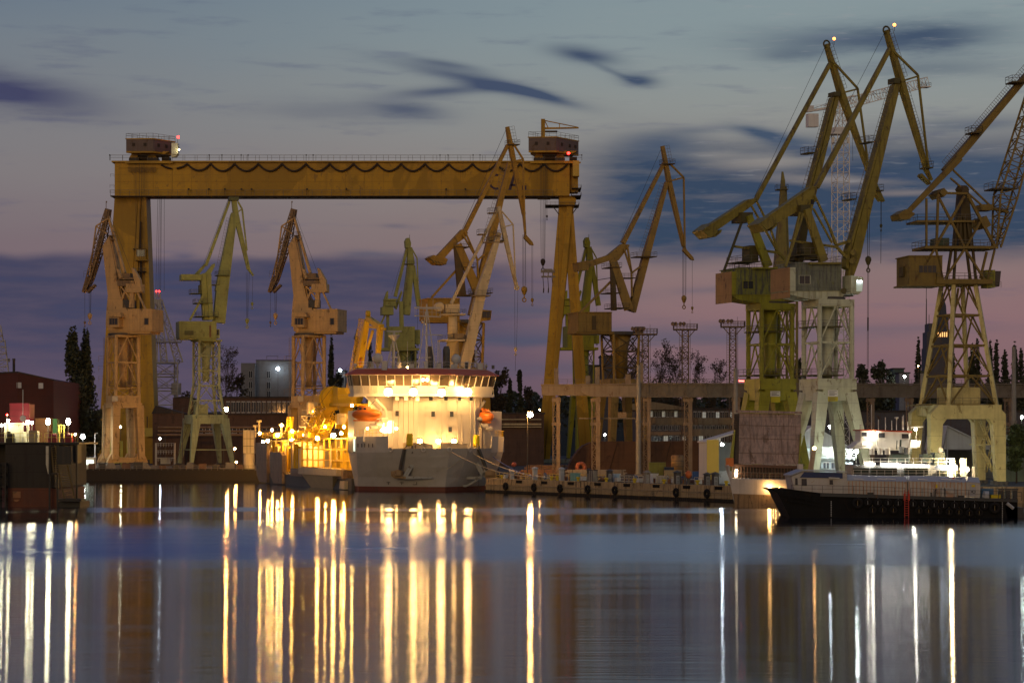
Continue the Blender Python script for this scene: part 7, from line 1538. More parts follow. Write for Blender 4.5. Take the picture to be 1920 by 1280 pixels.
tree(1906, 800, 44, 410, 'round', 'floodlit green tree at the right edge beside the crane portal', 2200, LEAFG, leafs=.28)
# distant wood reading as one mass
rng = random.Random(3); b = MB()
for i in range(9000):
    px = rng.uniform(560, 2050); Y = rng.uniform(1000, 1100); top = 752 if px < 900 else 742 if px < 1500 else 722+rng.uniform(0,8); top += 6*math.sin(px*.05)+5*math.sin(px*.13)
    y = top+abs(rng.gauss(0,1))*26; leaf(b, P(px, y, Y), 1.3, rng)
ob = b.build('woods', LEAF, None, (0,1050,0)); tag(ob, 'dark distant wood along the skyline behind the yard', 'woods', kind='stuff')

# ------------------------------------------------------------------ buildings
BRK = paint('brick_dark', (.10,.06,.045), .7, .9, (.05,.035,.03), 1.0); ROOF = paint('roof_dark', (.04,.036,.036), .5, .8); PLS = paint('plaster_grey', (.20,.20,.21), .5, .85, (.2,.19,.18), .8); PLD = paint('plaster_dark', (.10,.10,.11), .5, .85); REDH = paint('red_hall_cladding', (.085,.022,.016), .5, .7, (.07,.02,.015), 1.0)
def building(name, label, cat, px0, px1, ytop, Y, depth, m, roof=None, gable=None, zb=G):
    t = thing(name, label, cat, (xat((px0+px1)/2,Y), Y, zb)); b = MB(); top = zat(ytop, Y); x0, x1 = xat(px0,Y), xat(px1,Y); b.bx(x0,x1,Y,Y+depth,zb,top); part(b, 'wall', m, t)
    b = MB()
    if gable: b.prism([(x0-.3,Y-.3,top), (x1+.3,Y-.3,top), ((x0+x1)/2 if gable[0] is None else xat(gable[0],Y),Y-.3,zat(gable[1],Y))], (0,depth+.6,0))
    else: b.bx(x0-.4,x1+.4,Y-.4,Y+depth+.4,top+.01,top+.5)
    part(b, 'roof', roof or ROOF, t); return t
def winrow(t, Y, px0, px1, y0, y1, n, lit=None, frame=None, name='window'):
    for i in range(n):
        a = px0+(px1-px0)*i/n; c = px0+(px1-px0)*(i+1)/n-(px1-px0)/n*.22
        f = MB(); f.box(((xat(a,Y)+xat(c,Y))/2, Y-.06, (zat(y0,Y)+zat(y1,Y))/2), xat(c,Y)-xat(a,Y), .16, zat(y0,Y)-zat(y1,Y)); o = part(f, name, frame or GALV, t)
        g_ = MB(); k = 2
        for j in range(k):
            w = (xat(c,Y)-xat(a,Y))/k; g_.box((xat(a,Y)+w*(j+.5), Y-.15, (zat(y0,Y)+zat(y1,Y))/2), w*.8, .06, (zat(y0,Y)-zat(y1,Y))*.84)
        part(g_, 'pane', (lit if lit and (i*7+int(px0)) % 3 == 0 else GLASS), o)
# dark workshop halls behind the left yard
t = building('workshop_hall', 'long dark brick workshop hall behind the lime crane with a window band', 'hall', 292, 1010, 778, 700, 60, BRK); winrow(t, 700, 300, 640, 800, 812, 16)
t = building('roof_monitor', 'glazed roof monitor strip on the dark hall near the grey block', 'hall', 420, 560, 746, 722, 10, BRK, zb=zat(778,722)); winrow(t, 722, 424, 558, 752, 774, 14, None, GALV)
building('roof_hut', 'small dark hut on the hall roof left of the lime crane', 'hut', 324, 362, 746, 716, 8, BRK, zb=zat(778,716), gable=(344,742))
t = building('workshop_hall', 'gabled dark hall end beside the gantry left leg', 'hall', 286, 346, 775, 690, 8, BRK, gable=(292,760))
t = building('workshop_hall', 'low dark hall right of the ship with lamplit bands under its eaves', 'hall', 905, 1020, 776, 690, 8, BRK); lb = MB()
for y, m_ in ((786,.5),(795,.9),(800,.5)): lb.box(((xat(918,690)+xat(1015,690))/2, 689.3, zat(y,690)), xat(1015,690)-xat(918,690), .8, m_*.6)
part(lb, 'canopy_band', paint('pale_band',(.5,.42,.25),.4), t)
# red hall
t = thing('red_hall', 'dark red corrugated hall behind the floating dock', 'hall', (xat(30,620),620,G)); b = MB(); Y = 620; x0, xc, x1 = xat(-60,Y), xat(42,Y), xat(100,Y)
b.add([(x0,Y,G),(xc,Y-6,G),(x1,Y,G),(x1,Y+40,G),(x0,Y+40,G),(x0,Y,zat(702,Y)),(xc,Y-6,zat(698,Y-6)),(x1,Y,zat(713,Y)),(x1,Y+40,zat(713,Y)),(x0,Y+40,zat(702,Y))], [(0,1,6,5),(1,2,7,6),(2,3,8,7),(3,4,9,8),(4,0,5,9),(5,6,7,8,9),(4,3,2,1,0)]); part(b, 'wall', REDH, t); b = MB()
for i in range(34): f = i/33; b.beam(Vector((xc+(x1-xc)*f,Y-6+6*f-.08,G)), Vector((xc+(x1-xc)*f,Y-6+6*f-.08,zat(698,Y)+(zat(713,Y)-zat(698,Y))*f-.4)), .16, .12)
part(b, 'corrugation', REDH, t); b = MB(); b.beam((x0,Y-.1,zat(702,Y)+.1), (xc,Y-6.1,zat(698,Y-6)+.1), .3, .4); b.beam((xc,Y-6.1,zat(698,Y-6)+.1), (x1+.2,Y-.1,zat(713,Y)+.1), .3, .4); part(b, 'roof_edge', ROOF, t)
for px, y in ((36,722),(77,723)):
    f = MB(); yy = Y-6+(abs(px-42)/58*6 if px > 42 else (42-px)/102*6); f.box((xat(px,yy),yy-.2,zat(y,yy)), 1.3, .3, 1.6); part(f, 'window', GALV, t)
t = thing('chimney', 'dark chimney pipe rising behind the red hall roof', 'chimney', (xat(26,650),650,G)); b = MB(); b.tube((xat(26,650),650,G), P(26,674,650), .4, n=10); part(b, 'flue', ROOF, t); b = MB(); b.lathe(P(26,675,650), [(.48,0),(.48,.5)], 10); part(b, 'cap', STEEL, t)
# grey block lit by a white lamp
t = thing('apartment_block', 'grey flat roofed block lit by a white lamp left of the salmon crane', 'building', (xat(505,950),950,G)); Y = 950; b = MB(); b.bx(xat(480,Y),xat(548,Y),Y,Y+18,G,zat(676,Y)); b.bx(xat(454,Y),xat(480,Y)-.05,Y-4,Y+16,G,zat(681,Y)); part(b, 'wall', PLS, t); b = MB(); b.bx(xat(479.5,Y),xat(549,Y),Y-.3,Y+18.3,zat(676,Y)+.01,zat(674.5,Y)); part(b, 'roof', ROOF, t)
b = MB(); b.rail([P(500,674,Y+2), P(521,674,Y+2)], 1.6, 4, .1, False); b.rail([P(537,674,Y+2), P(548,674,Y+2)], 1.6, 4, .1, False); part(b, 'roof_railing', STEEL, t)
for px in (472, 504):
    for y0 in (696, 716, 733):
        f = MB(); f.box((xat(px,Y),Y-(4.1 if px < 480 else .1),zat(y0+6,Y)), 1.6, .3, 3.2); o = part(f, 'window', GALV, t); f = MB()
        for q in (-.4,.4): f.box((xat(px,Y)+q,Y-(4.3 if px < 480 else .3),zat(y0+6,Y)), .6, .1, 2.9)
        part(f, 'pane', GLASS, o)
building('lit_shed', 'small white lit wall below the second white lamp behind the ship', 'building', 631, 647, 696, 905, 10, PLS)
building('grey_block', 'pale grey block rising behind the brown ochre crane tower', 'building', 1127, 1152, 668, 900, 20, PLD); building('grey_block', 'lower dark grey block behind the gantry right leg', 'building', 1100, 1127, 686, 905, 20, PLD)
# storeyed workshop with lit window rows behind the crane runway
t = building('factory_building', 'storeyed dark factory with rows of windows behind the crane runway', 'building', 1196, 1500, 768, 640, 30, PLD)
winrow(t, 640, 1218, 1272, 770, 782, 7, E_WINC); winrow(t, 640, 1300, 1376, 771, 785, 9, E_WINC); winrow(t, 640, 1222, 1376, 797, 806, 14, None); winrow(t, 640, 1222, 1376, 816, 829, 14, E_WINC); winrow(t, 640, 1390, 1496, 771, 785, 9, E_WINC); winrow(t, 640, 1390, 1496, 816, 829, 9, E_WINC)
b = MB()
for y in (789, 809, 833): b.bx(xat(1196,640), xat(1500,640), 639.4, 639.98, zat(y+6,640), zat(y,640))
part(b, 'spandrel_band', paint('band_tan',(.32,.22,.13),.6), t)
b = MB(); b.prism([P(1180,768,638), P(1290,768,638), P(1290,764,638), P(1225,753,638), P(1180,757,638)], (0,1.6,0)); part(b, 'gable_board', paint('gable_tan',(.24,.19,.11),.5), t)
building('factory_building', 'dark low factory stretching behind the right-hand cranes', 'building', 1510, 1990, 772, 660, 30, PLD)
building('yard_block', 'teal flat roofed block beside the white yard light', 'building', 1675, 1695, 692, 830, 16, paint('teal_wall',(.05,.10,.10),.4)); t = building('yard_block', 'pale low building lit by the white yard light', 'building', 1686, 1705, 700, 820, 8, PLS)
# lit tower with spire far behind the arched crane
t = thing('spire_tower', 'dark stepped tower with spire and amber lit arcades behind the right crane', 'tower', (xat(1757,1500),1500,G)); Y = 1500; b = MB()
for x0, x1, y in ((1736,1786,652),(1738,1768,622),(1742,1752,606)): b.bx(xat(x0,Y),xat(x1,Y),Y+(1768-x1)*.05,Y+16,G,zat(y,Y))
part(b, 'wall', paint('tower_dark',(.07,.07,.085),.5), t)
b = MB(); b.lathe(P(1767,652,Y+5), [(6,0),(5.4,12),(4.6,13),(4.2,21),(3.0,24),(2.6,30),(1.6,33),(.3,40)], 10); part(b, 'spire', paint('spire_dark',(.05,.055,.07),.4), t); b = MB(); b.tube(P(1767,597,Y+5), P(1767,575,Y+5), .35); b.tube(P(1737,610,Y), P(1737,560,Y), .3); b.tube(P(1742,606,Y), P(1742,590,Y), .2); part(b, 'mast', STEEL, t)
b = MB()
for x in (1759,1763,1767,1771,1775): b.box(P(x,627,Y-.6), .7, .3, 3.2)
for x in range(1746, 1770, 4): b.box(P(x,686,Y-.4), .9, .3, 2.6)
for x in range(1776, 1786, 3): b.box(P(x,656,Y-.4), .8, .3, 1.6)
b.box(P(1764,655,Y-.4), 4, .3, .6); part(b, 'lit_arcade', emit('arcade_amber',(1,.45,.10),1.5), t)

# ------------------------------------------------------------------ crane runway on columns
RC = paint('runway_concrete', (.30,.22,.145), .7, .85, (.14,.09,.06), 1.0); RG = paint('runway_girder', (.20,.165,.12), .7, .7, (.10,.07,.05), .8); RP = paint('runway_pale', (.25,.20,.145), .5, .75)
def runway():
    Y = 500
    t = thing('crane_runway', 'raised concrete crane runway on lattice sided columns crossing behind the quay', 'crane runway', (xat(1200,Y),Y,G))
    A = lambda x, y, o=0: P(x, y, Y)+Vector((0,o,0))
    for x, w in ((1043,14),(1117,16),(1213,13),(1290,15),(1380,14),(1632,13),(1705,12),(1890,14)):
        b = MB(); zt = zat(744,Y); xs = xat(x,Y); ww = w*Y/F; b.bx(xs+ww*.02,xs+ww*.5,Y-.8,Y+.8,G,zt); b.bx(xs-ww*.5,xs-ww*.38,Y-.5,Y+.5,G,zt); n = 14
        for i in range(n):
            z0 = G+(zt-G)*i/n; z1 = G+(zt-G)*(i+1)/n; a = (xs-ww*.44, xs+ww*.05); b.beam((a[i%2],Y-.2,z0), (a[1-i%2],Y-.2,z1), .14, .14); b.beam((a[0],Y-.2,z1), (a[1],Y-.2,z1), .12, .12)
        b.bx(xs-ww*.62,xs+ww*.58,Y-.82,Y+.82,zat(797,Y),zat(792,Y)); b.bx(xs-ww*.6,xs+ww*.6,Y-.81,Y+.83,zt-1.1,zt-.3); part(b, 'column', RC, t)
    b = MB(); b.prism([A(1016,741), A(1200,742), A(1200,722), A(1015,722)], (0,1.0,0)); b.bx(xat(1014,Y),xat(1200,Y),Y-.3,Y+1.4,zat(722,Y),zat(720,Y)); b.prism([A(1089,735,-1.5), A(1108,744,-1.5), A(1198,744,-1.5), A(1198,722,-1.5), A(1087,721,-1.5)], (0,.9,0)); b.bx(xat(1086,Y),xat(1200,Y),Y-1.9,Y-.4,zat(721,Y),zat(719.3,Y)); part(b, 'girder', RP, t)
    b = MB(); b.prism([A(1166,742,-1.0), A(1960,744,-1.0), A(1960,722,-1.0), A(1160,720,-1.0)], (0,.8,0)); 
    for y in (719, 743.5): b.beam(A(1165,y,-1.2), A(1960,y+1,-1.2), .5, .3)
    x = 1180
    while x < 1960: b.beam(A(x,741,-1.15), A(x+18,722,-1.15), .12, .18); b.beam(A(x+18,722,-1.15), A(x+36,741,-1.15), .12, .18); b.beam(A(x,742,-1.12), A(x,721,-1.12), .12, .18); x += 36
    part(b, 'truss_girder', RG, t)
    b = MB(); b.bx(xat(1206,Y),xat(1500,Y),Y+3,Y+4.2,zat(796,Y+3),zat(783,Y+3)); b.bx(xat(1300,Y),xat(1500,Y),Y+3.2,Y+4,zat(817,Y+3),zat(804,Y+3)); b.beam(A(1085,784,1), A(1200,784,1), .3, .3); part(b, 'lower_girder', RG, t)
    b = MB()
    for x in range(1212, 1500, 9): b.bx(xat(x,Y),xat(x,Y)+.12,Y+2.88,Y+2.99,zat(795,Y+3),zat(784,Y+3))
    part(b, 'stiffener', RG, t)
    b = MB(); b.rail([A(1016,720,.4), A(1400,719,.4)], 1.1, 2, .05); b.rail([A(1600,720,.4), A(1960,721,.4)], 1.1, 2, .05); b.rail([A(1166,782,3.2), A(1400,782,3.2)], 1.2, 1.5, .05); part(b, 'railing', RAILM, t)
    b = MB()
    for x0, x1, y0 in ((1039,1047,690),(1116,1124,688),(1200,1206,680),(1098,1106,704)): b.bx(xat(x0,Y),xat(x1,Y),Y-.5,Y+.6,zat(720,Y),zat(y0,Y))
    part(b, 'end_stub', RP, t); b = MB(); b.bx(xat(1172,Y),xat(1182,Y),Y-1.6,Y-.4,zat(720,Y),zat(702,Y)); b.bx(xat(1160,Y),xat(1176,Y),Y+3,Y+4,zat(784,Y),zat(772,Y)); part(b, 'equipment_box', RC, t)
    b = MB(); b.beam(A(1384,714,-1.4), A(1394,714.5,-1.4), .25, .2); part(b, 'red_tube_light', emit('lamp_red_tube',(1,.06,.04),18), t)
runway()
# steel lamp pole in front of the runway, and others to the right
for px, y0, Y, lab in ((1197,684,490,'tall plain grey pole standing before the crane runway'),(1379,690,488,'tall grey pole left of the raised hatch cover'),(1901,650,470,'tall grey pole right of the arched crane portal'),(1729,700,480,'grey pole behind the arched portal left leg')):
    t = thing('steel_pole', lab, 'pole', (xat(px,Y),Y,G)); b = MB(); b.tube((xat(px,Y),Y,G), (xat(px,Y),Y,zat(790,Y)), .62, .58, 10); b.tube((xat(px,Y),Y,zat(790,Y)), P(px,y0,Y), .55, .42, 10); part(b, 'shaft', paint('pole_grey',(.30,.27,.22),.4), t); b = MB(); b.lathe((xat(px,Y),Y,zat(790,Y)-.3), [(.72,0),(.72,.5)], 12); b.bx(xat(px,Y)-.9,xat(px,Y)+.9,Y-.9,Y+.9,G,G+.5); part(b, 'collar', CONC, t)
# floodlight pylons
for i, (px, yt, Y) in enumerate(((1210,613,520),(1285,604,522),(1374,599,518))):
    t = thing('floodlight_pylon', ['first lattice floodlight pylon from the left, by the brown ochre crane','second lattice floodlight pylon, standing alone against the pink sky','third lattice floodlight pylon, next to the green yellow crane tower'][i], 'pylon', (xat(px,Y),Y,G), 'floodlight pylons over the runway'); S_ = paint('pylon_brown',(.15,.105,.07),.5); a = P(px,yt+15,Y); b = MB(); b.lattice((a.x,Y,G), a, 1.7, 1.7, 1.5, 1.5, 26, .14, .09, side=Vector((1,0,0))); b.tube((a.x+1.2,Y,G), a+Vector((1.2,0,0)), .07, n=4); b.ladder((a.x-1.2,Y-.4,G), a+Vector((-1.2,-.4,0)), .6, .6, .06); part(b, 'lattice_shaft', S_, t)
    b = MB(); w = 22*Y/F; b.bx(a.x-w,a.x+w,Y-1.6,Y+1.6,a.z,a.z+.3); b.beam(a-Vector((w*.8,0,0)), a-Vector((.4,0,2.2)), .2, .2); b.beam(a+Vector((w*.8,0,0)), a-Vector((-.4,0,2.2)), .2, .2); part(b, 'platform', S_, t); b = MB(); c = [a+Vector((x*w,y*1.6,.3)) for x, y in ((-1,-1),(1,-1),(1,1),(-1,1),(-1,-1))]; b.rail(c, 1.2, .8, .06); part(b, 'railing', S_, t)
    for q in (-.85,-.6,-.2,.1): b = MB(); b.lathe(a+Vector((w*q-.5,-1.6,1.4)), [(.2,0),(.5,.5),(.5,.62)], 10, (-.5,-.8,.1)); part(b, 'floodlight', S_, t)
    b = MB(); b.tube(a+Vector((w*.4,0,.3)), a+Vector((w*.4,0,2.6)), .05, n=4)
    if i == 0: b.bx(a.x-w*.9,a.x-w*.2,Y-1.3,Y+1.3,a.z+.3,a.z+2.0)
    part(b, 'antenna', S_, t)

# ------------------------------------------------------------------ tents and sheds by the right-hand ships
def tent(label, pl, pr, px_r, ye, yr, Y, depth, walls=True, m=None, col='tent_white'):
    M = m or paint(col, (.66,.65,.60), .25, .7); zb = G; t = thing('frame_tent', label, 'tent', (xat((pl+pr)/2,Y),Y,zb)); x0, x1, xr = xat(pl,Y), xat(pr,Y), xat(px_r,Y); ze, zr = zat(ye,Y), zat(yr,Y); b = MB()
    b.prism([(x0-.4,Y-.3,ze), (xr,Y-.3,zr), (x1+.4,Y-.3,ze), (x1+.4,Y-.3,ze-.25), (xr,Y-.3,zr-.25), (x0-.4,Y-.3,ze-.25)], (0,depth,0)); part(b, 'roof', M, t); b = MB()
    for x in (x0, x1): b.bx(x-.12,x+.12,Y,Y+depth-.4,zb,ze-.3)
    b.bx(x0+.2,x1-.2,Y+depth-.6,Y+depth-.45,zb,ze-.3); part(b, 'side_wall', M, t); b = MB()
    for x in (x0, x1, xr): b.tube((x,Y-.1,zb), (x,Y-.1,(zr if x == xr else ze)-.4), .12, n=6)
    part(b, 'frame', GALV, t); return t
YT = paint('tent_yellow', (.72,.52,.10), .2, .6)
t = tent('yellow and white frame tent glowing beside the raised hatch ship', 1327, 1448, 1392, 827, 806, 402, 18); Y = 402
b = MB(); b.bx(xat(1326,Y)-.1,xat(1347.5,Y),Y-.5,Y-.2,G,zat(824,Y)); part(b, 'yellow_panel', YT, t); b = MB(); b.box((xat(1360,Y)+.4,Y+4,G+1.2), 2.6, 2, 2.4); part(b, 'stored_stack', paint('stack_white',(.55,.56,.56),.4), t); b = MB(); b.ball((xat(1355,Y),Y+1.0,zat(833,Y)), .3, n=8, m=6); part(b, 'lamp', E_COOL, t)
t = tent('white gable tent behind the pale green crane legs', 1478, 1592, 1524, 838, 797, 440, 20, m=paint('tent_white',(.66,.65,.60))); b = MB(); b.prism([(xat(1478,440),440.2,zat(838,440)), (xat(1592,440),440.2,zat(838,440)), (xat(1524,440),440.2,zat(798,440))], (0,.2,0)); part(b, 'gable', paint('tent_white',(.66,.65,.60)), t)
t = tent('grey gable tent behind the arched crane portal', 1770, 1868, 1776, 842, 797, 455, 20, m=paint('tent_grey',(.42,.42,.41),.3)); b = MB(); b.prism([(xat(1770,455),455.2,zat(842,455)), (xat(1868,455),455.2,zat(842,455)), (xat(1776,455),455.2,zat(798,455))], (0,.2,0)); part(b, 'gable', paint('tent_grey',(.42,.42,.41)), t)
t = building('site_office', 'pale blue lit site office with windows below the white tent', 'cabin', 1508, 1600, 862, 425, 6, paint('office_blue',(.42,.48,.52),.3), GALV); winrow(t, 425, 1528, 1588, 866, 879, 4, None, WHITE)
t = thing('scaffold_frame', 'lit white scaffold rails above the site office', 'scaffold', (xat(1550,424),424,zat(861,424))); b = MB()
for y in (860, 853, 846): b.rail([P(1512,y,424), P(1606,y,424)], .7, 1.4, .06)
part(b, 'rail_grid', WHITE, t); b = MB()
for x, y in ((1530,842),(1568,842),(1596,848)): b.ball(P(x,y,423), .22, n=8, m=6)
part(b, 'lamp', emit('lamp_scaffold',(.85,1,.95),900), t)
t = building('lit_house', 'green lit wall and gable hut at the right edge of the picture', 'hut', 1884, 1935, 836, 425, 8, paint('hut_green',(.22,.27,.16),.5), ROOF, gable=(1896,826))
t = thing('foot_bridge', 'pale green railed footbridge at the right edge', 'footbridge', (xat(1905,430),430,G)); b = MB(); b.bx(xat(1884,430),xat(1945,430),429,431,zat(830,430),zat(815,430)); part(b, 'deck', paint('bridge_green',(.35,.44,.36),.3), t); b = MB(); b.rail([P(1884,815,429), P(1945,815,429)], 1.5, 1.2, .06); part(b, 'railing', paint('bridge_green',(.35,.44,.36)), t); b = MB(); b.box((xat(1890,430),430,(G+zat(830,430))/2), .5, .5, zat(830,430)-G); b.box((xat(1935,430),430,(G+zat(830,430))/2), .5, .5, zat(830,430)-G); part(b, 'leg', GALV, t)
# ------------------------------------------------------------------ quay and yard furniture
YB = paint('bollard_yellow', (.60,.45,.02), .4); FY = paint('fence_yellow', (.58,.42,.10), .4); FW = paint('fence_pale', (.55,.50,.38), .4)
def quay_at(px, back):                                                  # ground point seen in a column, some metres behind the quay edge
    q, d, n = qedge(px); k = (px-CX)/F
    # move along n by `back`, then slide along d to stay in the column
    p = q+n*back; s = (k*p.y-p.x)/(d.x-k*d.y); p = p+d*s; return p, d, n
for i, px in enumerate((941, 1034, 1084, 1137, 1190, 1245, 1308, 1362)):
    p, d, n = quay_at(px, 1.9); t = thing('mooring_bollard', 'yellow mooring bollard on the quay, %s from the grey ship' % ORD[i], 'bollard', p, 'yellow bollards along the quay'); b = MB(); b.lathe(p, [(.32,0),(.26,.15),(.24,.6),(.42,.72),(.42,.9),(.2,1.0)], 12); b.tube(p+d*(-.5)+Vector((0,0,.72)), p+d*.5+Vector((0,0,.72)), .16, n=8); part(b, 'post', YB, t); b = MB(); b.box(p+Vector((0,0,.06)), 1.2, .9, .12, u=d); part(b, 'base_plate', YB, t)
# guard railings in runs
for i, (a, c, m, lab) in enumerate(((930, 993, FY, 'yellow guard railing on the quay nearest the grey ship'),(1008, 1050, FY, 'second yellow guard railing run on the quay'),(1066, 1100, FY, 'yellow guard railing run beside the turquoise box'),(1116, 1136, FY, 'short yellow guard railing between grey kiosk and pillar'),(1162, 1206, FW, 'pale guard railing run left of the second plain pole'),(1232, 1262, FW, 'pale guard railing run in the middle of the right quay'),(1302, 1326, FW, 'pale guard railing run left of the two capped tanks'))):
    pa, d, n = quay_at(a, 6.5); pc, _, _ = quay_at(c, 6.5); t = thing('guard_railing', lab, 'railing', pa, 'guard railings on the quay'); b = MB(); L = (pc-pa).length; k = max(2, round(L/1.5))
    for j in range(k+1): q = pa.lerp(pc, j/k); b.beam(q, q+Vector((0,0,1.35)), .12, .12)
    part(b, 'post', m, t); b = MB()
    for z in (1.3,.75,.2): b.beam(pa+Vector((0,0,z)), pc+Vector((0,0,z)), .1, .12)
    part(b, 'bar', m, t)
# capped service pillars
for i, (px, h, w, m, lab) in enumerate(((960,1.7,.7,GALV,'pale supply pillar on the quay closest to the ship ropes'),(1003,2.4,.8,GALV,'white capped supply pillar left of the first runway column'),(1053,2.4,.8,GALV,'white capped supply pillar right of the first runway column'),(1104,2.3,.6,STEEL,'thin dark supply pillar beside the grey kiosk'),(1143,2.2,.9,STEEL,'dark supply pillar beside the blue lit railing'),(1213,2.1,.9,CONC,'concrete supply pillar at the foot of the third runway column'),(1270,2.2,1.0,STEEL,'dark supply pillar left of the orange tank'),(1326,2.0,.9,STEEL,'left one of two dark capped tanks by the tent'),(1341,2.1,1.0,STEEL,'right one of two dark capped tanks by the tent'))):
    p, d, n = quay_at(px, 3.6); t = thing('supply_pillar', lab, 'pillar', p, 'service pillars on the quay'); b = MB(); b.box(p+Vector((0,0,h/2)), w, w, h, u=d); part(b, 'body', m, t); b = MB(); b.lathe(p+Vector((0,0,h)), [(w*1.0,0),(w*.9,.1),(.1,.4)], 12); part(b, 'cap', m, t); b = MB(); b.rail([p+d*.6-n*.6, p+d*1.4-n*.6], 1.6, .5, .05); part(b, 'guard_hoop', GALV, t)
def crate(name, lab, cat, px, w, dep, h, back, m, ribs=4, m2=None, grp_=None, Y=None):
    if Y: p = Vector((xat(px,Y),Y,G)); d = Vector((1,0,0)); n = Vector((0,1,0))
    else: p, d, n = quay_at(px, back)
    t = thing(name, lab, cat, p, grp_); b = MB(); b.box(p+Vector((0,0,h/2)), w, dep, h, u=d); part(b, 'body', m, t); b = MB()
    for j in range(ribs+1): b.beam(p+d*(-w/2+w*j/ribs)-n*(dep/2+.03), p+d*(-w/2+w*j/ribs)-n*(dep/2+.03)+Vector((0,0,h)), .1, .08)
    b.box(p+Vector((0,0,h+.06)), w+.15, dep+.15, .12, u=d); part(b, 'frame', m2 or m, t); return t
crate('control_kiosk', 'grey two panelled kiosk on the quay edge', 'kiosk', 1112, 1.4, 1.2, 2.3, 2.6, CONC, 2, ROOF)
crate('cable_box', 'turquoise cable box behind the yellow railing', 'box', 1079, 1.9, 1.2, 1.5, 6.0, paint('box_turquoise',(.16,.34,.33),.3), 2)
crate('tool_container', 'small lime box beside the supply pillars of the left quay part', 'box', 1048, .8, .8, .9, 4.2, YB, 1)
crate('cable_box', 'pale blue lit box behind the pale railing', 'box', 1152, 2.2, 1.4, 1.5, 7.5, paint('box_pale_blue',(.36,.46,.52),.3), 3); crate('cable_box', 'white box in the lit middle of the right quay', 'box', 1222, 2.4, 1.4, 1.7, 7.5, WHITE, 3); crate('cable_box', 'cream low box by the pale railing right of the white box', 'box', 1240, 2.0, 1.4, 1.3, 8.5, FW, 3)
p, d, n = quay_at(1291, 3.4); t = thing('orange_tank', 'orange ball tank on a stand on the right quay', 'tank', p); b = MB(); b.ball(p+Vector((0,0,1.9)), .62, .75); part(b, 'tank', paint('tank_orange',(.55,.13,.03),.3), t, True); b = MB(); b.box(p+Vector((0,0,.6)), .6, .6, 1.2); b.box(p+Vector((-.7,0,1.0)), .25, .4, 2.0); part(b, 'stand', STEEL, t)
p, d, n = quay_at(964, 2.0); t = thing('warning_buoy', 'small red float hanging at the ship mooring ropes over the quay', 'buoy', p+Vector((0,0,2.4))); b = MB(); b.ball(p+Vector((0,0,3.2)), .55, .5); part(b, 'float', paint('buoy_red',(.5,.10,.05),.3), t, True); b = MB(); b.tube(p+Vector((0,0,2.7)), p+Vector((0,0,2.2)), .05); part(b, 'tether', ROPE, t)
# yard stores behind the quay
crate('yard_container', 'yellow green container behind the runway', 'container', 1232, 3.6, 2.4, 3.2, 0, paint('container_olive',(.20,.19,.03),.5), 6, Y=475); crate('yard_container', 'dark blue container right of the olive one', 'container', 1254, 2.0, 2.4, 2.2, 0, paint('container_navy',(.02,.03,.06),.4), 4, Y=473); crate('yard_container', 'blue tarp covered stack by the yellow tent', 'container', 1312, 3.0, 2, 1.7, 0, paint('tarp_blue',(.03,.08,.22),.3), 3, Y=440); crate('crate_stack', 'pale crate stack below the runway column', 'crate', 1262, 3.6, 2, 1.9, 0, paint('crate_tan',(.36,.26,.13),.5), 5, Y=445)
t = thing('storage_tank', 'rusty upright tank beside the fourth runway column', 'tank', (xat(1270,480),480,G)); b = MB(); b.lathe((xat(1270,480),480,G), [(1.45,0),(1.45,4.6),(1.2,4.9)], 18); part(b, 'shell', paint('tank_rust',(.26,.15,.06),.6), t, True); b = MB()
for z in (1.2,2.4,3.6): b.torus((xat(1270,480),480,G+z), 1.47, .05, (0,0,1), 20, 5)
part(b, 'hoop', STEEL, t)
for i, (x0, x1, y0, y1, Y, m, lab) in enumerate(((985,1062,871,880,505,paint('timber_brown',(.26,.14,.07),.6),'stack of brown steel plates behind the first runway column'),(975,1040,880,887,490,paint('timber_rust',(.22,.10,.05),.6),'lower rust red stack of plates on the left quay yard'),(1062,1172,880,889,488,CONC,'low perforated concrete wall behind the second runway column'),(1070,1102,873,882,492,paint('coil_red',(.32,.09,.04),.5),'coil of red cable on the plate stack'))):
    t = thing('plate_stack' if i < 2 else 'block_wall' if i == 2 else 'cable_coil', lab, 'stack' if i < 2 else 'wall' if i == 2 else 'coil', (xat((x0+x1)/2,Y),Y,G)); b = MB()
    if i == 3: 
        c = P(1089,876,Y); b.torus(c, .9, .5, (.2,-1,.1), 18, 8); part(b, 'coil', m, t, True); b = MB(); b.box((c.x,c.y,(G+c.z-1.0)/2), 2.4, 1.5, max(.1,c.z-1.0-G)); part(b, 'trestle', STEEL, t); continue
    h = max(.8, zat(y0,Y)-G); L_ = 5
    for j in range(L_): sh = ((j*37)%5-2)*.25; b.bx(xat(x0,Y)+sh,xat(x1,Y)+sh,Y,Y+3,G+h*j/L_+.02,G+h*(j+.85)/L_)
    part(b, 'slab', m, t); b = MB()
    for f in (.1,.4,.7,.95): b.box((xat(x0,Y)+(xat(x1,Y)-xat(x0,Y))*f,Y-.06,G+h/2), .15, .1, h)
    part(b, 'stake', STEEL, t)
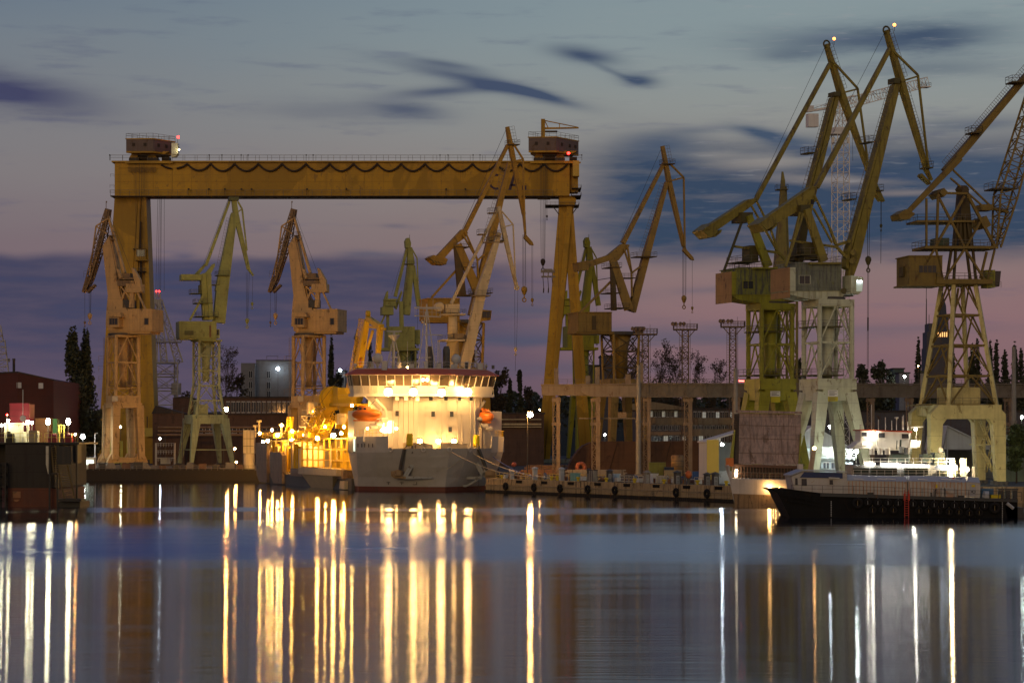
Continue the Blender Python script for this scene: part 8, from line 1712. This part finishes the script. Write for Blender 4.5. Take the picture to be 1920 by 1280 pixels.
# rusted hull section lying on the yard
t = thing('hull_section', 'huge rust brown rounded hull section lying in the yard behind the runway', 'hull section', (xat(1150,520),520,G)); RS = paint('hull_rust', (.125,.065,.038), .7, .85, (.06,.035,.025), .8); Y = 520; b = MB()
pr = [(1060,892),(1064,880),(1072,862),(1083,845),(1094,835),(1108,829),(1130,827),(1330,826),(1330,892)]; b.prism([Vector((p_.x,p_.y,max(G,p_.z))) for p_ in (P(x,y,Y) for x, y in pr)], (0,14,0)); part(b, 'shell', RS, t); b = MB()
for x in (1112,1150,1200,1250):
    b = MB(); b.beam(P(x-8,885,Y-.1), P(x+8,828,Y-.1), .2, .12); part(b, 'weld_seam', paint('seam_dark',(.03,.018,.012),.4), t)
# railings of the left pier, with lockers and pipes
t = thing('pier_railing', 'dark railing along the left pier edge', 'railing', (xat(300,576),576.5,G)); b = MB(); b.rail([(xat(128,576.5),576.5,G), (xat(478,576.5),576.5,G)], 1.4, 1.7, .06); part(b, 'rail', paint('pier_rail',(.22,.17,.12),.4), t); b = MB(); b.beam((xat(128,577),577,G+.25), (xat(478,577),577,G+.25), .2, .5); part(b, 'kickboard', pm, t)
rng = random.Random(11)
for i in range(14):
    px = 150+i*23+rng.uniform(-6,6); w = rng.uniform(1.0,2.4); h = rng.uniform(1.2,2.3); m = [paint('locker_grey',(.16,.15,.15),.4), paint('locker_rust',(.17,.08,.045),.5), paint('locker_dark',(.06,.055,.05),.4)][i%3]
    crate('pier_locker', '%s locker from the left on the pier edge behind the dark railing' % ORD[i].replace('st','st'), 'locker', px, w, 1.0, h, 0, m, 2, None, 'lockers along the left pier', Y=579)
for i, (y, Y) in enumerate(((801,690),(808,688),(815,686))):
    t = thing('yard_pipe', ['upper','middle','lower'][i]+' pipeline running along the dark hall front', 'pipeline', (xat(450,Y),Y,G)); b = MB(); b.tube(P(296,y,Y), P(650,y,Y), .35, n=8); part(b, 'pipe', paint('pipe_brown',(.22,.15,.09),.5), t); b = MB()
    for x in range(310, 650, 48): b.box((xat(x,Y),Y+.1,(G+zat(y,Y)-.3)/2), .2, .2, zat(y,Y)-.3-G)
    part(b, 'trestle', STEEL, t)
# lit kiosk, yellow stands and a white frame on the left pier
t = crate('lit_kiosk', 'glaring white lit kiosk beside the white pier lamp', 'kiosk', 163, 4.4, 3, 3.4, 0, WHITE, 3, None, None, 590); b = MB(); b.box((xat(163,588),588.3,G+2.2), 3.4, .1, 1.2); part(b, 'window', emit('kiosk_window',(.85,1,.8),2.2), t)
for i, (px, w, h, m, lab) in enumerate(((218,3.2,8,paint('stand_lime',(.5,.5,.08),.3),'lime yellow equipment stand between the salmon crane legs'),(250,3.4,8.6,paint('stand_lime',(.5,.5,.08)),'taller lime stand right between the salmon crane legs'),(310,5.6,7.4,paint('stand_white',(.55,.54,.48),.3),'white tubular frame right of the gantry left leg'))):
    Y = 640; x = xat(px,Y); t = thing('equipment_stand', lab, 'stand', (x,Y,G)); b = MB()
    for a in (-1,1):
        for c in (-1,1): b.beam((x+a*w/2,Y+c,G), (x+a*w/2,Y+c,G+h), .2, .2)
    for z in (h*.4,h*.7,h): b.rail([(x-w/2,Y-1,G+z-1.1), (x+w/2,Y-1,G+z-1.1)], 1.1, .8, .07)
    part(b, 'frame', m, t); b = MB(); b.box((x,Y,G+h*.4), w, 2, .2); b.box((x,Y+.4,G+h*.4-1.0), w*.5, 1.2, 1.6); part(b, 'deck', m, t)
t = thing('storage_silo', 'pale floodlit panelled silo at the stern of the grey ship', 'silo', (xat(465,580),580,G)); b = MB(); b.lathe((xat(467,580),580,G), [(1.5,0),(1.5,zat(850,580)-G)], 16); b.bx(xat(457,580),xat(477,580),579,582,zat(850,580)+.01,zat(806,580)); part(b, 'shell', paint('silo_cream',(.60,.48,.30),.3), t); b = MB()
for y in (822,836,850): b.box((xat(467,580),578.9,zat(y,580)), 2.9, .1, .12)
for x in (464,470): b.box((xat(x,580),578.9,zat(828,580)), .1, .1, 6)
part(b, 'seam', STEEL, t)
for i, (px, y0, y1, lab) in enumerate(((178,812,838,'white angle lamp post by the lit kiosk'),(342,765,800,'thin dark mast right of the gantry leg'))):
    t = thing('thin_mast', lab, 'mast', (xat(px,600),600,G)); b = MB(); b.tube((xat(px,600),600,G), P(px,y0,600), .12, n=6); part(b, 'pole', WHITE if i == 0 else STEEL, t); b = MB(); b.beam(P(px,y0,600), P(px+5,y0,600), .15, .15); part(b, 'arm', WHITE if i == 0 else STEEL, t)

# ------------------------------------------------------------------ mooring ropes
def rope_thing(a, b_, sag, m, lab, r=.07, floats=0):
    a = Vector(a); b_ = Vector(b_); t = thing('mooring_rope', lab, 'rope', b_); mb = MB(); pts = [a.lerp(b_, i/12)-Vector((0,0,sag*(1-(2*i/12-1)**2))) for i in range(13)]; mb.path(pts, r, 5); part(mb, 'line', m, t)
    if floats:
        mb = MB()
        for i in range(floats): q = pts[11-i]; mb.ball(q, .22, n=8, m=6)
        part(mb, 'float', WHITE, t)
    return t
YR = paint('rope_cream', (.55,.45,.28), .3); bp = [quay_at(px, 1.9)[0]+Vector((0,0,.7)) for px in (990, 1034, 1000)]
h1 = P(845,846,455.5)+Vector((0,-.6,0)); h2 = P(883,847,461); h3 = P(916,850,470)
rope_thing(h1, bp[0], 1.0, YR, 'cream mooring rope from the grey ship stem to the quay'); rope_thing(h2, bp[1], 1.2, YR, 'cream mooring rope with white floats reaching the second bollard', .07, 6); rope_thing(h3, bp[2], .6, paint('rope_blue',(.06,.10,.35),.2), 'blue mooring rope from the port shoulder of the grey ship'); rope_thing(h2+Vector((-.3,-.3,0)), P(838,879,453.5), .2, YR, 'thin rope slack down the grey ship bow')
for i, (z, s) in enumerate(((1.25,.12),(1.05,.2),(1.5,.1))):
    a0 = Vector((-5.2,451.5,z)); a1 = Vector((38.8,378.6,z-.1)); d = (a1-a0).normalized(); n = Vector((-d.y,d.x,0)); mb = MB(); k = 9; t = thing('quay_cable', ['upper','lower','topmost'][i]+' pale cable slung along the face of the lit quay wall', 'cable', a0)
    for j in range(k): 
        p = a0.lerp(a1, j/k)-n*.12; q = a0.lerp(a1, (j+1)/k)-n*.12; mb.path([p.lerp(q, f/6)-Vector((0,0,s*(1-(2*f/6-1)**2))) for f in range(7)], .035, 4)
    part(mb, 'cable', YR, t)

# ------------------------------------------------------------------ street and yard lamps
def lamp(px, y, Y, m, r, lab, arm=0, zb=G, post=True, m2=None):
    c = P(px, y, Y); t = thing('yard_lamp', lab, 'lamp', (c.x-arm, Y+.3, zb), 'lamps lit around the yard'); b = MB(); b.tube((c.x-arm,Y+.3,zb), (c.x-arm,Y+.3,c.z+.3), .12, .08, 6)
    if arm: b.tube((c.x-arm,Y+.3,c.z+.3), (c.x,Y+.3,c.z+.35), .06, n=5)
    part(b, 'post', m2 or STEEL, t); b = MB(); b.box(c+Vector((0,.25,r+.1)), r*2.2, r*2.2, .18); part(b, 'hood', STEEL, t); b = MB(); b.ball(c, r, n=10, m=7); part(b, 'bulb', m, t); return t
lamp(424, 767, 645, emit('lamp_sodium_big',(1,.44,.11),1000), .62, 'bright orange sodium lamp right of the lime crane', .8); lamp(440, 841, 640, E_SOD, .30, 'small orange lamp low beside the lime crane leg'); lamp(443, 866, 600, E_SOD, .26, 'small orange lamp at the pier edge near the silo')
lamp(155, 818, 592, emit('lamp_white_glare',(.92,.97,1.0),230), .62, 'dazzling white lamp on the pier above the lit kiosk'); lamp(521, 691, 946, emit('lamp_blue_white',(.75,.90,1.0),45), .75, 'blue white lamp in front of the grey block', 0); lamp(638, 694, 900, emit('lamp_blue_white',(.75,.90,1.0),45), .6, 'blue white lamp above the yellow reel of the ship')
lamp(994, 777, 478, emit('lamp_quay_sodium',(1,.48,.12),800), .6, 'orange sodium lamp right of the ship by the low hall', .6); lamp(1134, 815, 600, E_COOL, .26, 'small white lamp beside the second runway column'); lamp(1696, 706, 800, E_WHITE, .42, 'white yard light between round trees and teal block'); lamp(1766, 682, 900, E_SOD, .2, 'small orange lamp at the dark trees left of the spire') if False else None
lamp(1722, 686, 840, E_SOD, .22, 'tiny orange lamp at the pointed tree left of the spire'); lamp(1916, 782, 440, emit('lamp_greenish',(.8,1,.85),160), .30, 'greenish white lamp at the right edge by the footbridge'); lamp(1012, 768, 690, E_SOD, .2, 'tiny orange lamp at the low hall eaves behind the gantry leg')
lamp(1480, 840, 428, E_COOL, .3, 'white lamp under the tent behind the raised hatch'); lamp(1556, 800, 470, E_COOL, .3, 'cool white lamp shining between the pale green crane legs'); lamp(226, 800, 660, E_GREENW, .3, 'greenish lamp between the salmon crane legs'); lamp(300, 822, 650, E_COOL, .26, 'small white lamp at the white tubular frame')
lamp(1813, 880, 374, emit('lamp_quay_flood',(1,.93,.66),900), .32, 'warm white quay lamp at the foot of the arched crane portal'); lamp(1606, 846, 376, emit('lamp_quay_white',(.92,1,.86),900), .32, 'white quay lamp between the workboat wheelhouse and the pale green crane leg')

# drums, gas bottles and pallets scattered along the quay
rng = random.Random(21)
def scatter(name, lab, cat, grp_, pxs, fn, m, m2):
    first = None
    for px in pxs:
        p, d, n = quay_at(px, rng.uniform(4.5, 10))
        if first is None:
            t = thing(name, lab, cat, p, grp_); fn(t, p, d, m, m2); first = (t, p)
        else:
            copy_tree(first[0], None, p-first[1])
def drum(t, p, d, m, m2):
    b = MB(); b.lathe(p, [(.30,0),(.30,.9)], 12); part(b, 'barrel', m, t); b = MB()
    for z in (.05,.32,.6,.88): b.torus(p+Vector((0,0,z)), .30, .025, (0,0,1), 12, 4)
    part(b, 'hoop', m2, t)
def pallet(t, p, d, m, m2):
    b = MB()
    for i in range(5): b.box(p+d*(-.5+.25*i)+Vector((0,0,.15)), .18, 1.1, .03, u=d)
    for i in (-.4,0,.4): b.box(p+Vector((0,0,.07))+Vector((-d.y,d.x,0))*i, 1.2, .12, .12, u=d)
    part(b, 'deck_boards', m, t); b = MB(); b.box(p+Vector((0,0,.55)), .95, .9, .75, u=d); part(b, 'wrapped_load', m2, t)
def bottles(t, p, d, m, m2):
    b = MB()
    for i in range(4): b.lathe(p+d*(.26*i), [(.12,0),(.12,1.2),(.05,1.4),(.05,1.5)], 8)
    part(b, 'gas_bottle', m, t)['kind'] = 'stuff'; b = MB(); b.rail([p-d*.2-Vector((-d.y,d.x,0))*.2, p+d*1.0-Vector((-d.y,d.x,0))*.2], 1.1, .4, .03); b.box(p+d*.4+Vector((0,0,.04)), 1.3, .5, .08, u=d); part(b, 'cage', m2, t)
def pipes(t, p, d, m, m2):
    b = MB()
    for i in range(4): b.tube(p+d*(-1.6)+Vector((-d.y,d.x,0))*(.34*i)+Vector((0,0,.4)), p+d*1.6+Vector((-d.y,d.x,0))*(.34*i)+Vector((0,0,.4)), .16, n=8)
    for i in range(3): b.tube(p+d*(-1.5)+Vector((-d.y,d.x,0))*(.17+.34*i)+Vector((0,0,.7)), p+d*1.7+Vector((-d.y,d.x,0))*(.17+.34*i)+Vector((0,0,.7)), .16, n=8)
    part(b, 'pipe', m, t)['kind'] = 'stuff'; b = MB()
    for a in (-1,1): b.box(p+d*a+Vector((-d.y,d.x,0))*.5+Vector((0,0,.12)), .15, 1.7, .24, u=d)
    part(b, 'bearer', m2, t)
scatter('oil_drum', 'rust coloured oil drum standing among the gear on the lit quay', 'drum', 'oil drums on the quay', (972,980,1012,1061,1069,1125,1172,1180,1226,1255,1283,1318,1333), drum, paint('drum_rust',(.28,.11,.04),.6), STEEL)
scatter('loaded_pallet', 'pallet with a pale wrapped load on the lit quay', 'pallet', 'loaded pallets on the quay', (948,1026,1094,1158,1199,1214,1236,1264,1296,1310), pallet, paint('pallet_wood',(.35,.24,.12),.5), paint('wrap_white',(.55,.54,.50),.3))
scatter('gas_bottle_cage', 'blue gas bottle cage on the lit quay', 'gas bottles', 'gas bottle cages on the quay', (1020,1148,1190,1248,1278), bottles, paint('bottle_blue',(.05,.12,.28),.3), FY)
scatter('pipe_stack', 'low stack of rusty pipes on the lit quay', 'pipes', 'pipe stacks on the quay', (957,1044,1131,1205,1302), pipes, paint('pipe_rust',(.20,.10,.05),.6), CONC)
